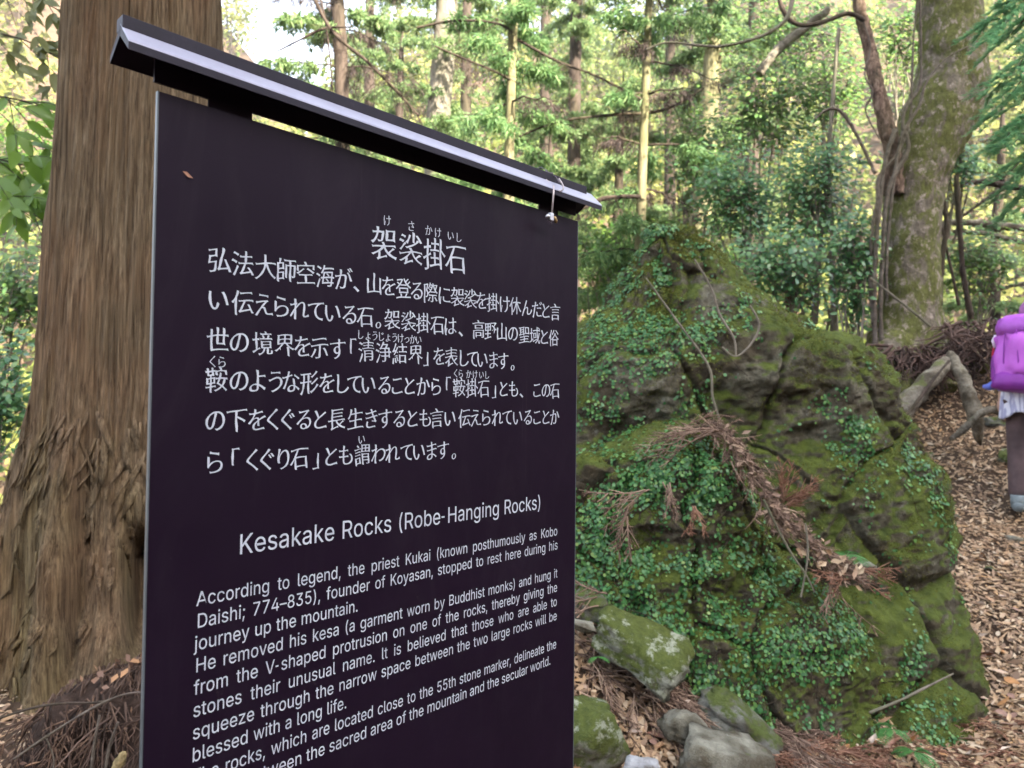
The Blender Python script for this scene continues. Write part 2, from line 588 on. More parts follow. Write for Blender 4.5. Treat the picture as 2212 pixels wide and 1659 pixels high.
# ------------------------------------------------------------------ big cedar at the left
def build_cedar():
    D = 3.35
    base = at(250, 1480, D)
    gz = float(ground(base[0], base[1])[0])
    # centre line and half width measured at several heights
    rows = [(-700, 190, 440), (-300, 168, 462), (0, 152, 480), (400, 120, 492), (800, 80, 506), (950, 58, 518), (1100, 26, 538),
            (1250, 2, 560), (1400, -40, 590), (1550, -95, 630), (1750, -160, 690), (1950, -220, 740)]
    zz, cx, hw = [], [], []
    for py, xl, xr in rows:         # a round trunk off the axis: centre and radius from the two tangents
        al, ar = math.atan((xl - 1106) / FOCAL), math.atan((xr - 1106) / FOCAL)
        am = (al + ar) / 2
        p = at(1106 + FOCAL * math.tan(am), py, D)
        zz.append(p[2]); cx.append(p[0]); hw.append(D / math.cos(am) * math.sin((ar - al) / 2))
    zz, cx, hw = map(np.array, (zz, cx, hw))
    o = np.argsort(zz)
    zz, cx, hw = zz[o], cx[o], hw[o]
    nth, nz = 350, 380
    top = 12.0
    z = np.concatenate([np.linspace(zz[0], 3.6, nz - 60), np.linspace(3.65, top, 60)])
    c = np.interp(z, zz, cx)
    r0 = np.interp(z, zz, hw) * np.where(z > 4.4, 1 - (z - 4.4) * .07, 1)
    th = np.linspace(0, 2 * np.pi, nth, endpoint=False)
    th = th - .6 * np.cos(th)         # closer spacing on the side that faces the path
    TH, Z = np.meshgrid(th, z)
    C = np.repeat(c[:, None], nth, 1)
    R0 = np.repeat(r0[:, None], nth, 1)
    low = sstep(1.5, .2, Z)
    # flutes that deepen towards the root flare; one strong fold at the left front
    twist = TH + .12 * np.sin(Z * 1.3)
    fl = .030 * np.cos(5 * twist + 1.0) + .020 * np.cos(9 * twist + 2.2 + Z * .25) + .010 * np.cos(16 * twist + Z * .5)
    fl = fl * (1 + 2.2 * low)
    fold = -np.exp(-((TH - np.pi * 1.51 + (1.2 - Z) * .06) / .075) ** 2) * .16 * sstep(1.65, .9, Z)
    hole = -np.exp(-((TH - np.pi * 1.675) / .15) ** 4 - ((Z - .74) / .24) ** 4) * .50
    hole += -np.exp(-((TH - np.pi * 1.79) / .12) ** 4 - ((Z - .84) / .28) ** 4) * .50
    Pn = np.stack([np.cos(TH) * 1, np.sin(TH) * 1, Z * .18], -1).reshape(-1, 3)
    wob = .020 * fbm(np.stack([np.cos(TH) * 1.6, np.sin(TH) * 1.6, Z * .8], -1).reshape(-1, 3), 4).reshape(TH.shape)
    wav = .035 * fbm(np.stack([TH * 1.2, Z * 1.4, 0 * Z], -1).reshape(-1, 3), 3).reshape(TH.shape)   # grain wander
    T2 = TH + wav * (1 + 2 * low)
    g1 = ridged(np.stack([np.cos(T2) * 9, np.sin(T2) * 9, Z * .6], -1).reshape(-1, 3), 4).reshape(TH.shape)
    g2 = ridged(np.stack([np.cos(T2) * 24, np.sin(T2) * 24, Z * 1.2], -1).reshape(-1, 3), 3).reshape(TH.shape)
    g3 = ridged(np.stack([np.cos(T2) * 15, np.sin(T2) * 15, Z * .7 + 5], -1).reshape(-1, 3), 3).reshape(TH.shape)
    rel = .0050 * g1 + .0085 * g2 + .0060 * g3
    scal = np.round(fbm(np.stack([np.cos(T2) * 7, np.sin(T2) * 7, Z * 4.5], -1).reshape(-1, 3), 3).reshape(TH.shape) * 3) / 3
    rel += .010 * scal * sstep(1.5, 1.1, Z)
    rel -= rel.mean()
    rr = R0 * (1 + fl + fold + hole) + wob * (R0 / .4) + rel
    X = C + rr * np.cos(TH)
    Y = base[1] + rr * np.sin(TH)
    V = np.stack([X, Y, Z], -1).reshape(-1, 3)
    i = (np.arange(len(z) - 1)[:, None] * nth)
    j = np.arange(nth)[None]
    Q = np.stack([i + j, i + (j + 1) % nth, i + nth + (j + 1) % nth, i + nth + j], -1).reshape(-1, 4)
    root = thing("cedar_tree", (base[0], base[1], gz), "massive old cedar trunk with fibrous brown bark, standing behind the dark sign", "tree")
    m = Mat("cedar_bark")
    f = m.noise(1.0, m.coord((64, 64, .65)), 8, .7, .25)
    f2 = m.noise(1.0, m.coord((130, 130, 2.2)), 6, .7, .2)
    c1 = m.ramp(f, [(.37, (.034, .023, .014)), (.46, (.088, .060, .036)), (.54, (.155, .112, .068)), (.68, (.245, .186, .118))])
    c2 = m.ramp(f2, [(.40, (.040, .027, .016)), (.50, (.120, .086, .052)), (.64, (.225, .170, .108))])
    c1 = m.mix(.5, c1, c2)
    # peeled reddish patches and mossy patches
    red = m.ramp(m.noise(2.6, m.coord((1, 1, .5)), 5, .6), [(.46, 0.0), (.62, .50)])
    c1 = m.mix(red, c1, m.mix(1.0, c1, (1.12, .88, .78), 'MULTIPLY'))
    grn = m.ramp(m.noise(1.5, m.coord((1.2, 1.2, .30)), 5, .6), [(.48, 0.0), (.66, .45)])
    c1 = m.mix(grn, c1, m.mix(1.0, c1, (.92, 1.06, .55), 'MULTIPLY'))
    m.color(c1)
    m.rough(.95, .12)
    m.bump(m.math('ADD', f, m.math('MULTIPLY', f2, .6)), .9, .014)
    t = put("trunk", new_mesh("trunk", V, [Q]), m.m, root)
    M['cedar_bark'] = m.m
    # loose strips of bark, hanging from the shaggy ring and lower down
    acc = Acc()
    r = np.random.default_rng(5)
    def surf(thv, zv):
        zi = np.clip(np.searchsorted(z, zv), 1, len(z) - 1)
        ti = int(np.argmin(np.abs(th - thv)))
        return V[zi * nth + ti]
    for k in range(300):
        zone = r.random()
        if zone < .5:
            zv = r.normal(1.35, .10)
        elif zone < .85:
            zv = r.uniform(.35, 1.3)
        else:
            zv = r.uniform(.3, 1.2)
        thv = r.uniform(np.pi * 1.0, np.pi * 1.98)
        L = r.uniform(.05, .16) * (1.3 if zone < .5 else .8)
        wd = r.uniform(.006, .016)
        tilt = r.normal(0, .25)
        pts = []
        for q in range(4):
            s = q / 3
            p = surf(thv + tilt * s * L / .45, zv - L * s)
            nrm = np.array([math.cos(thv), math.sin(thv), 0])
            pts.append(p + nrm * (.004 + .020 * s * s * r.uniform(.4, 1.3)))
        pts = np.array(pts)
        side = np.array([-math.sin(thv), math.cos(thv), .1])
        w4 = wd * np.array([.6, 1, .8, .2])
        Vs = np.vstack([pts + side * w4[:, None], pts - side * w4[:, None]])
        acc.add(Vs, None, [(0, 1, 5, 4), (1, 2, 6, 5), (2, 3, 7, 6)])
    bs = put("bark_strips", acc, m.m, t, kind="stuff")
    sm = bs.modifiers.new("solid", 'SOLIDIFY')
    sm.thickness = .003
    # crown, well above the frame
    lf, br = Acc(), Acc()
    for k in range(60):
        zv = r.uniform(6.0, 12.0)
        a = r.uniform(0, 2 * np.pi)
        L = (12.8 - zv) * .42 + .5
        p0 = np.array([np.interp(zv, z, c), base[1], zv])
        d = np.array([math.cos(a), math.sin(a), .1])
        P = np.array([p0 + d * L * s + np.array([0, 0, -.25 * L * s * s]) for s in np.linspace(0, 1, 6)])
        br.tube(P, np.linspace(.04, .008, 6), 5)
        q = 70
        s = r.random(q) ** .7
        pos = p0 + d * (L * s)[:, None] + np.stack([r.normal(0, .18, q), r.normal(0, .18, q), -.25 * L * s * s - r.random(q) * .2], 1)
        lf.leaves(CLUMP, pos, d + rand_dirs(q, r) * .8, rand_dirs(q, r) + np.array([0, 0, 1.]), r.uniform(.14, .30, q))
    put("branches", br, M['dark_bark'], root)
    put("crown", lf, leaf_mat("cedar_needles", [(0, (.02, .045, .012)), (1, (.05, .085, .025))], .6, .2, .25), root)


build_cedar()

# ------------------------------------------------------------------ the sign
YAW = 0.81467
SU = np.array([math.cos(YAW), math.sin(YAW), 0])            # along the sign, left to right
SN = np.array([math.sin(YAW), -math.cos(YAW), 0])           # out of its face
SP = np.array([-0.395334, 0.784614, 0.341204]) + EYE        # upper left corner of the panel face


def sp(s, n, z):
    return SP + SU * s + SN * n + np.array([0, 0, z])


def prism(profile, s0, s1, name, mat, parent, bevel=.0):
    """A bar along the sign whose cross-section is given in (n, z)."""
    k = len(profile)
    V = [sp(s0, n, z) for n, z in profile] + [sp(s1, n, z) for n, z in profile]
    bm_faces = [np.array([[i, (i + 1) % k, k + (i + 1) % k, k + i] for i in range(k)])]
    me = new_mesh(name, V, bm_faces + [np.array([list(range(k))[::-1]]), np.array([list(range(k, 2 * k))])], False)
    o = put(name, me, mat, parent)
    if bevel:
        b = o.modifiers.new("bevel", 'BEVEL')
        b.width = bevel
        b.segments = 2
    return o


# outlines in thousandths of an em: x, y, x, y, ...
GLYPHS_JP = {
"、": [[[273,-56,341,2,209,142,117,224,52,167,188,40]]],
"。": [[[194,244,146,236,105,215,72,182,50,140,42,92,50,43,72,1,105,-32,146,-53,194,-61,243,-53,285,-32,318,1,339,43,347,92,339,140,318,182,285,215,243,236],[194,-10,162,-5,135,9,113,31,98,60,93,92,98,124,113,151,135,173,162,188,194,193,226,188,255,173,277,151,291,124,296,92,291,60,277,31,255,9,226,-5]]],
"「": [[[650,846,650,199,724,199,724,777,966,777,966,846]]],
"」": [[[350,-86,350,561,276,561,276,-17,34,-17,34,-86]]],
"い": [[[223,698,126,700,132,645,136,459,144,344,167,208,203,108,249,41,301,3,357,-9,397,-2,435,22,472,65,509,130,545,219,482,290,442,175,416,129,388,98,358,86,318,99,284,136,256,194,235,271,222,364,215,560],[744,670,666,643,719,563,764,468,799,362,824,251,840,140,920,173,904,278,877,388,840,494,795,590]]],
"う": [[[720,333,700,235,644,157,557,97,442,54,306,28,351,-48,498,-15,623,39,720,114,783,211,805,330,793,408,759,470,706,515,637,543,557,552,488,549,360,528,258,504,166,489,192,396,276,427,364,452,482,473,549,477,606,470,654,451,689,420,712,380],[300,783,287,707,454,684,713,660,725,737,469,756]]],
"え": [[[312,789,299,716,463,690,696,662,707,736,471,762],[727,503,679,557,631,546,487,533,266,520,181,522,188,434,577,468,166,56,116,11,192,-42,323,108,395,181,423,203,453,215,485,215,511,198,522,183,564,46,580,12,603,-12,633,-28,671,-36,715,-39,903,-24,908,60,840,48,719,40,670,48,653,59,632,94,599,206,577,248,545,273,484,280,672,458]]],
"か": [[[782,674,709,641,752,581,794,507,832,427,887,279,965,316,904,459,863,540],[78,561,86,474,303,500,243,306,201,197,150,93,92,1,174,-31,233,76,283,190,324,305,384,508,476,515,527,512,557,503,579,484,593,453,598,406,596,339,581,206,567,148,550,100,521,63,484,50,420,52,340,69,353,-14,374,-19,471,-29,541,-19,571,-4,596,21,617,55,639,113,656,184,673,341,675,416,667,485,644,534,608,564,564,580,513,585,400,578,438,780,345,790,340,705,319,572,167,561]]],
"が": [[[768,661,695,628,738,569,780,496,818,416,874,269,951,306,890,448,850,528],[780,806,726,784,807,645,862,669],[890,846,837,824,920,686,974,710],[64,557,73,471,290,496,230,302,188,193,137,89,79,-2,160,-35,219,72,269,187,311,301,371,504,462,511,514,509,543,499,565,480,579,449,584,403,582,336,567,203,554,144,537,97,508,60,470,46,406,49,327,66,340,-18,361,-22,458,-32,528,-22,557,-7,583,17,604,51,626,109,642,180,660,337,662,412,654,482,631,531,595,561,551,577,499,582,387,575,424,777,332,786,327,701,306,568,154,557]]],
"き": [[[305,265,227,281,195,200,188,138,201,70,240,17,303,-19,388,-41,545,-47,729,-31,732,49,644,35,494,28,410,33,345,48,299,72,272,107,263,152,271,201],[502,698,509,673,319,673,179,685,184,612,331,603,528,605,575,475,338,468,160,480,164,405,350,398,604,407,682,263,532,280,525,219,663,202,744,187,785,248,777,256,733,314,678,415,859,451,847,526,740,498,647,483,602,612,685,625,799,652,788,724,709,702,583,679,559,798,474,787]]],
"く": [[[704,738,630,804,585,750,523,690,278,485,234,443,209,405,207,369,227,331,271,287,472,115,615,-21,655,-65,726,1,575,139,321,352,306,375,306,396,320,418,349,445]]],
"ぐ": [[[639,569,586,546,670,398,726,422],[756,614,702,590,790,446,844,470],[691,738,616,804,572,750,510,690,264,485,220,443,196,405,193,369,213,331,257,287,458,115,602,-21,642,-65,713,1,562,139,308,352,292,375,292,396,307,418,336,445]]],
"け": [[[255,765,162,774,159,721,129,495,119,308,132,160,172,-9,240,-1,237,49,263,157,307,299,264,325,210,172,195,276,194,387,203,499,219,605],[396,573,396,493,558,487,685,490,684,353,676,263,658,186,625,119,572,60,537,32,475,-2,548,-59,651,21,714,111,746,213,758,329,760,494,893,507,922,511,922,593,759,570,761,780,668,780,677,720,683,565,524,562]]],
"こ": [[[235,702,235,620,499,609,769,621,769,703,499,689,330,694],[275,299,194,307,178,227,173,168,187,100,228,46,293,7,383,-17,494,-25,655,-18,725,-11,835,10,834,96,721,71,573,58,492,56,406,62,339,80,292,107,263,142,254,185,255,207]]],
"さ": [[[312,312,234,330,195,229,186,164,200,90,240,33,305,-8,391,-33,496,-42,560,-41,668,-32,754,-20,758,60,615,39,500,35,419,41,353,57,305,84,275,122,265,173,273,229],[158,631,160,551,341,542,580,549,626,449,701,321,535,336,529,269,685,255,770,242,811,298,767,351,721,424,655,557,782,578,862,598,853,676,766,652,630,627,584,798,499,787,554,619,329,617]]],
"し": [[[340,779,239,780,247,678,237,172,248,86,281,23,332,-19,399,-43,480,-51,601,-37,702,-1,784,51,849,111,898,170,841,238,794,177,737,120,667,74,584,43,483,31,429,36,384,52,349,80,327,122,319,180,328,597]]],
"じ": [[[604,690,547,666,587,604,641,504,700,531],[733,741,677,715,718,655,774,557,832,585],[327,772,226,773,235,671,224,165,236,79,268,16,320,-26,387,-50,468,-58,589,-44,690,-8,771,44,836,104,885,163,828,231,781,170,724,113,655,67,571,36,470,24,416,29,371,45,336,73,314,115,306,173,318,671]]],
"す": [[[568,372,568,321,558,282,539,254,512,237,480,231,448,235,420,248,398,268,383,296,378,330,384,366,399,395,421,417,449,431,479,436,523,426,556,396],[96,653,98,576,358,589,545,593,546,492,479,503,424,494,376,470,338,433,312,385,303,329,312,270,337,223,373,189,418,169,467,162,523,172,554,189,524,139,482,96,428,61,364,33,289,12,356,-54,477,-3,562,62,617,138,646,219,655,301,654,330,643,384,623,429,621,594,928,589,929,663,621,664,627,792,536,792,544,663]]],
"だ": [[[507,468,507,393,693,404,861,392,863,468,690,477],[528,225,453,232,438,114,448,61,478,19,528,-10,596,-28,725,-33,875,-19,878,62,802,49,683,42,611,47,562,61,532,82,518,107,515,151],[755,742,702,719,783,580,837,604],[865,783,813,760,896,621,950,645],[191,606,71,613,74,535,190,531,282,534,256,427,198,238,125,53,88,-20,176,-50,209,26,277,217,352,488,364,542,572,576,572,654,380,619,413,772,317,780,316,715,299,611]]],
"っ": [[[160,399,194,317,423,400,517,424,601,434,658,427,705,406,740,374,762,334,770,286,749,200,689,136,600,92,489,65,364,54,396,-23,547,-3,673,37,769,98,830,180,851,284,839,360,806,421,754,467,687,496,607,506,532,500,452,483]]],
"て": [[[85,664,94,577,275,604,564,636,509,595,458,538,416,469,388,388,377,298,400,179,463,88,554,24,661,-16,773,-31,802,52,704,63,610,91,531,140,477,214,457,316,467,390,497,465,544,535,608,593,686,632,761,644,882,648,882,728,676,715]]],
"と": [[[308,778,229,745,316,549,374,437,315,391,267,343,231,292,209,237,201,178,217,99,261,41,330,1,419,-21,525,-28,599,-27,733,-17,841,-3,841,86,658,58,521,52,436,58,369,76,322,104,293,141,284,187,291,231,310,274,340,314,382,352,496,428,814,597,770,668,699,621,442,481,360,649]]],
"な": [[[887,458,932,524,850,577,699,657,658,596,802,518],[622,165,619,89,608,61,587,40,555,26,512,21,470,25,437,35,414,52,401,74,396,100,402,126,418,148,444,165,478,176,519,180,582,175],[687,485,609,485,620,233,522,243,458,236,403,217,360,186,332,144,322,93,332,40,361,0,404,-29,459,-46,522,-51,588,-44,637,-23,671,8,691,48,697,94,696,136,769,93,858,21,901,89,788,169,693,213,686,398],[451,794,363,802,356,734,332,629,219,624,97,631,102,556,308,556,237,402,192,322,144,247,94,182,171,142,268,297,355,476,389,564,571,601,569,676,507,658,412,639]]],
"に": [[[456,675,456,595,617,586,794,589,867,595,867,676,711,664,619,663],[495,268,423,275,409,199,406,157,415,105,443,64,491,33,559,14,649,7,763,11,899,28,897,112,801,95,702,87,579,91,531,104,500,124,485,149,481,192],[265,752,176,760,128,378,124,288,131,137,139,72,161,-33,233,-28,230,14,233,43,256,131,306,276,264,308,206,162,200,218,197,302,209,459,235,621]]],
"の": [[[476,642,447,476,420,372,389,283,358,216,328,170,298,144,269,136,241,143,213,164,189,200,172,251,166,318,180,402,220,484,284,557,370,612],[559,644,652,622,726,579,781,516,815,440,826,353,812,258,773,182,717,123,648,81,572,56,486,43,533,-31,663,0,767,56,844,134,892,233,908,350,891,466,841,567,761,647,655,699,525,718,386,697,266,637,172,548,110,437,88,311,98,220,125,146,165,90,213,56,266,44,320,57,371,94,417,157,460,244,499,355,528,470]]],
"は": [[[255,764,167,771,119,371,115,279,123,130,131,66,153,-37,223,-32,223,39,247,127,296,269,255,301,198,154,191,210,188,293,200,456,225,629],[676,185,674,113,663,83,643,60,612,46,568,41,528,44,494,54,468,70,452,92,446,120,452,147,469,170,497,187,532,197,574,201,616,198],[749,770,659,770,663,585,534,583,399,591,399,516,533,509,663,511,673,254,580,263,508,255,451,234,409,201,383,160,374,112,383,63,409,23,451,-7,509,-25,582,-31,652,-22,701,2,733,38,750,82,755,151,816,111,906,35,950,102,842,185,752,231,740,516,913,535,913,612,740,589]]],
"ま": [[[500,178,501,111,495,75,480,51,457,35,428,26,395,24,343,28,303,39,276,57,261,79,256,105,262,131,280,154,310,172,351,184,403,188],[185,473,186,398,339,387,493,384,497,248,413,254,334,247,269,226,222,194,192,152,182,101,191,49,219,8,264,-22,326,-40,404,-46,472,-38,522,-17,555,14,574,53,580,94,578,156,689,103,738,71,820,5,866,76,777,141,718,175,650,206,574,232,567,386,678,392,844,409,845,484,735,470,566,457,566,597,836,620,837,693,729,679,566,666,573,794,488,794,492,663,346,667,190,685,191,611,345,598,491,594,491,454,341,457]]],
"も": [[[98,405,94,328,172,309,303,292,295,177,307,91,342,28,395,-15,462,-39,540,-46,650,-35,742,-5,811,45,855,111,870,193,866,243,854,290,834,335,805,379,768,424,680,406,719,367,750,327,772,285,785,243,789,202,778,145,745,98,693,62,624,40,540,32,479,39,432,59,398,92,379,135,372,189,378,288,532,291,610,298,612,374,486,363,385,361,407,542,617,551,619,626,545,618,416,613,443,786,353,792,353,740,341,616,205,633,122,653,118,580,244,555,333,545,311,364,181,382]]],
"ょ": [[[466,138,464,56,453,35,437,19,413,9,384,5,342,8,308,18,283,32,267,51,262,73,268,98,286,118,314,133,351,142,396,145],[537,621,450,621,457,557,463,203,404,207,329,201,270,183,227,155,200,117,191,70,201,22,228,-15,270,-42,326,-59,392,-64,450,-57,493,-39,522,-12,538,21,543,59,541,116,636,68,678,39,750,-24,792,46,709,111,657,141,600,167,538,188,531,400,781,414,780,484,531,468]]],
"よ": [[[466,196,463,95,450,66,428,45,397,33,358,29,305,33,263,43,232,61,213,85,206,115,213,146,233,171,266,190,312,202,368,206],[541,785,446,785,454,708,455,463,463,270,378,276,285,268,215,244,165,209,136,164,126,112,138,52,171,7,222,-23,288,-41,366,-46,436,-38,488,-16,523,17,543,59,549,106,547,173,665,117,718,83,807,7,855,83,751,161,688,197,619,228,544,253,534,511,833,527,830,602,534,584,534,686]]],
"ら": [[[335,784,315,708,547,657,703,630,722,707,483,748],[313,602,229,613,203,359,178,207,252,189,274,229,328,285,383,322,446,350,516,367,592,373,649,366,698,348,735,319,759,281,768,236,749,160,694,99,600,57,468,39,298,47,322,-35,520,-36,669,-5,773,53,833,134,852,234,840,301,806,358,753,403,682,432,597,443,526,438,458,424,393,400,330,366,271,321]]],
"り": [[[339,789,251,792,214,445,213,345,223,224,300,230,296,330,317,436,356,520,411,594,478,646,551,666,608,653,652,616,684,558,704,483,710,394,691,262,636,164,553,94,447,49,323,22,370,-50,509,-13,626,46,715,131,772,246,792,395,781,511,750,606,702,678,639,722,564,738,491,724,425,687,369,635,324,574,292,511,315,680]]],
"る": [[[580,33,499,27,455,31,418,41,390,57,372,78,366,105,370,125,381,143,398,157,420,166,446,169,488,162,524,144,551,115,570,77],[238,737,241,654,613,674,112,254,169,195,242,265,311,321,382,362,460,387,552,395,625,387,687,363,735,326,765,279,776,223,771,177,755,136,730,102,695,74,651,52,637,107,610,155,569,194,515,220,447,229,395,222,353,203,320,175,300,139,293,99,303,52,331,13,376,-17,437,-36,512,-43,629,-31,725,4,796,59,841,133,856,222,842,298,803,363,743,413,664,446,571,457,488,450,432,436,657,624,752,696,706,754,652,746,523,739,309,733]]],
"れ": [[[293,720,288,625,167,610,79,607,87,525,283,552,276,453,192,332,54,149,105,80,268,316,261,-38,348,-38,339,120,342,382,462,492,524,535,583,563,636,574,664,571,687,562,703,546,713,523,717,492,713,426,683,191,679,119,684,74,699,39,722,13,753,-2,790,-7,830,-3,869,7,906,24,974,76,961,162,900,109,839,82,810,79,791,82,766,104,758,140,762,208,791,446,795,514,789,559,773,596,745,624,706,642,656,648,593,637,526,609,461,570,348,479,353,537,398,607,369,642,363,640,383,791,289,794]]],
"わ": [[[293,720,288,625,167,610,79,607,87,524,283,551,276,454,193,333,55,149,105,80,268,316,261,-38,348,-38,339,120,341,357,342,382,398,430,458,469,521,499,587,518,655,525,726,514,780,485,818,443,841,395,848,347,831,255,784,183,714,130,626,93,528,72,565,-3,687,30,788,80,864,148,912,236,929,345,915,431,876,501,819,554,747,587,667,598,608,594,545,580,480,556,414,520,348,472,353,537,398,607,368,642,363,640,383,791,289,794]]],
"を": [[[882,441,849,516,585,396,572,428,550,453,523,471,489,482,452,486,395,480,338,462,313,449,353,508,403,604,607,616,735,632,736,706,617,689,431,675,460,791,378,798,367,725,353,673,223,674,118,683,118,608,326,602,265,494,164,367,95,296,163,246,254,350,316,394,351,409,388,419,452,421,494,401,508,384,517,361,448,323,383,280,330,230,294,174,281,108,294,45,331,1,386,-26,457,-41,594,-44,764,-33,813,-27,815,53,703,38,592,30,484,31,434,38,395,54,370,80,361,119,369,157,390,193,423,226,519,287,516,131,593,131,590,323,719,380]]],
"ん": [[[547,742,459,778,214,301,135,134,76,-8,162,-38,229,148,275,237,310,280,351,316,395,341,443,350,468,347,487,338,502,324,512,304,516,280,520,90,526,54,542,20,569,-9,609,-29,665,-37,745,-24,812,13,867,70,911,146,947,236,881,290,861,224,830,158,790,101,739,61,678,46,653,49,631,57,614,70,602,90,597,117,593,302,586,345,570,379,545,403,513,418,476,423,447,421,386,402,327,361,445,574]]],
"下": [[[55,766,55,691,441,691,441,-79,520,-79,520,451,730,327,839,250,892,318,766,401,609,489,534,527,520,511,520,691,946,691,946,766]]],
"世": [[[457,835,457,590,275,590,275,813,197,813,197,590,51,590,51,517,197,517,197,-15,922,-15,922,58,275,58,275,517,457,517,457,200,801,200,801,517,950,517,950,590,801,590,801,824,723,824,723,590,532,590,532,835],[723,517,723,269,532,269,532,517]]],
"休": [[[306,585,306,512,549,512,506,414,455,321,397,235,335,161,270,101,326,42,385,100,442,170,496,249,545,336,588,428,588,-80,662,-80,662,452,705,357,754,266,807,183,864,109,922,48,979,107,917,166,856,240,800,325,749,417,707,512,953,512,953,585,662,585,662,826,588,826,588,585],[294,834,253,741,203,651,146,568,85,494,20,430,66,354,114,403,184,486,184,-78,258,-78,258,594,307,679,368,811]]],
"伝": [[[390,763,390,691,891,691,891,763],[355,-21,420,-6,500,4,834,41,883,-69,953,-36,896,83,787,288,722,263,803,106,446,71,483,129,555,258,621,397,949,397,949,470,323,470,323,397,530,397,467,258,411,154,364,86,329,56],[266,836,230,746,188,659,140,576,87,502,32,437,75,363,111,404,162,473,162,-78,234,-78,234,589,280,677,338,815]]],
"俗": [[[501,829,468,775,389,672,299,587,339,560,361,541,406,584,495,689,572,805],[672,790,810,645,880,556,941,602,868,689,730,829],[593,663,547,575,488,493,420,420,343,357,259,306,282,284,310,246,376,288,376,-81,448,-81,448,-39,775,-39,775,-74,849,-74,849,292,923,245,939,272,972,306,895,350,824,400,759,458,700,526,646,607,661,639],[448,29,448,229,775,229,775,29],[388,297,487,383,532,432,610,541,694,427,740,380,842,297],[260,836,224,746,181,659,132,576,79,502,24,437,66,363,104,408,160,483,160,-79,231,-79,231,599,294,727,330,815]]],
"域": [[[294,103,313,31,656,130,649,193],[415,468,546,468,546,299,415,299],[357,529,357,238,607,238,607,529],[36,129,64,55,333,191,312,258,219,213,219,525,310,525,310,596,219,596,219,828,149,828,149,596,43,596,43,525,149,525,149,180],[862,529,810,367,766,270,745,469,737,623,949,623,949,692,895,692,940,735,898,776,817,838,774,800,853,734,893,692,735,692,734,839,662,839,664,692,327,692,327,623,666,623,686,337,710,177,637,87,551,11,504,-22,559,-71,632,-12,730,91,750,33,773,-15,800,-50,831,-71,865,-79,898,-73,923,-55,940,-22,952,28,961,97,907,136,893,13,885,-3,874,-8,853,0,833,22,815,58,784,167,853,294,882,364,930,515]]],
"境": [[[485,300,801,300,801,234,485,234],[485,415,801,415,801,350,485,350],[587,833,614,767,397,767,397,704,900,704,900,767,692,767,657,846],[748,692,706,584,537,584,575,594,539,694,477,680,485,662,509,584,367,584,367,520,927,520,927,584,773,584,817,675],[415,468,415,181,519,181,507,118,483,68,444,28,384,-2,299,-25,326,-59,338,-83,433,-53,502,-13,547,38,575,102,590,181,681,181,685,-16,696,-41,716,-56,760,-65,881,-64,922,-50,940,-26,953,72,914,88,893,103,888,18,875,-2,852,-7,774,-6,760,-3,753,10,752,181,873,181,873,468],[34,129,59,53,353,170,338,238,233,199,233,525,330,525,330,596,233,596,233,828,160,828,160,596,50,596,50,525,160,525,160,172]]],
"大": [[[461,839,457,677,446,553,62,553,62,476,433,476,401,362,350,252,277,149,176,58,43,-16,100,-78,231,-2,332,90,409,193,464,304,501,419,554,289,620,172,700,71,793,-13,902,-78,958,-8,849,52,755,134,676,233,612,349,563,476,942,476,942,553,526,553,537,676,542,839]]],
"山": [[[108,632,108,-2,816,-2,816,-76,893,-76,893,633,816,633,816,74,538,74,538,829,460,829,460,74,185,74,185,632]]],
"師": [[[207,841,164,690,80,690,80,-50,148,-50,148,18,391,18,391,319,148,319,148,412,382,412,382,690,233,690,289,829],[148,625,314,625,314,477,148,477],[148,254,323,254,323,83,148,83],[459,595,459,70,528,70,528,527,651,527,651,-79,722,-79,722,527,856,527,856,145,848,137,763,137,779,97,785,71,863,74,908,92,922,115,926,150,926,595,722,595,722,719,956,719,956,788,421,788,421,719,651,719,651,595]]],
"弘": [[[99,556,59,265,324,265,301,112,288,64,275,30,261,11,248,3,220,0,87,7,100,-22,110,-67,202,-70,264,-67,294,-58,320,-39,339,-11,356,33,372,97,403,334,141,334,161,487,403,487,403,787,73,787,73,718,331,718,331,556],[440,-33,499,-16,567,-3,846,42,876,-66,952,-34,901,130,786,410,717,384,762,277,824,110,533,70,617,342,689,641,718,791,636,805,608,650,575,499,509,256,456,103,428,53,415,43]]],
"形": [[[846,824,803,775,751,728,693,683,574,610,609,579,628,557,690,594,812,688,867,740,916,795],[875,548,829,496,773,445,712,397,584,319,619,287,638,266,703,306,833,405,892,462,943,520],[898,278,845,205,780,137,704,76,620,23,532,-19,568,-55,586,-79,677,-31,763,27,841,95,910,169,968,250],[404,708,404,449,243,449,243,708],[41,449,41,379,171,379,166,290,153,203,130,119,92,39,37,-36,93,-86,154,-3,196,86,222,180,236,279,242,379,404,379,404,-79,478,-79,478,379,586,379,586,449,478,449,478,708,573,708,573,778,58,778,58,708,172,708,172,449]]],
"掛": [[[472,839,472,705,346,705,346,643,472,643,472,507,321,507,321,446,688,446,688,507,540,507,540,643,665,643,665,705,540,705,540,839],[471,412,471,275,333,275,333,213,471,213,471,66,288,40,301,-27,530,10,700,39,698,100,539,76,539,213,676,213,676,275,539,275,539,412],[718,839,718,-80,788,-80,788,437,934,295,976,358,788,514,788,839],[164,840,164,638,42,638,42,568,164,568,164,364,27,323,46,251,164,289,163,-1,153,-11,53,-12,68,-54,74,-80,139,-79,199,-67,222,-48,228,-34,233,6,233,311,341,348,331,417,233,386,233,568,325,568,325,638,233,638,233,840]]],
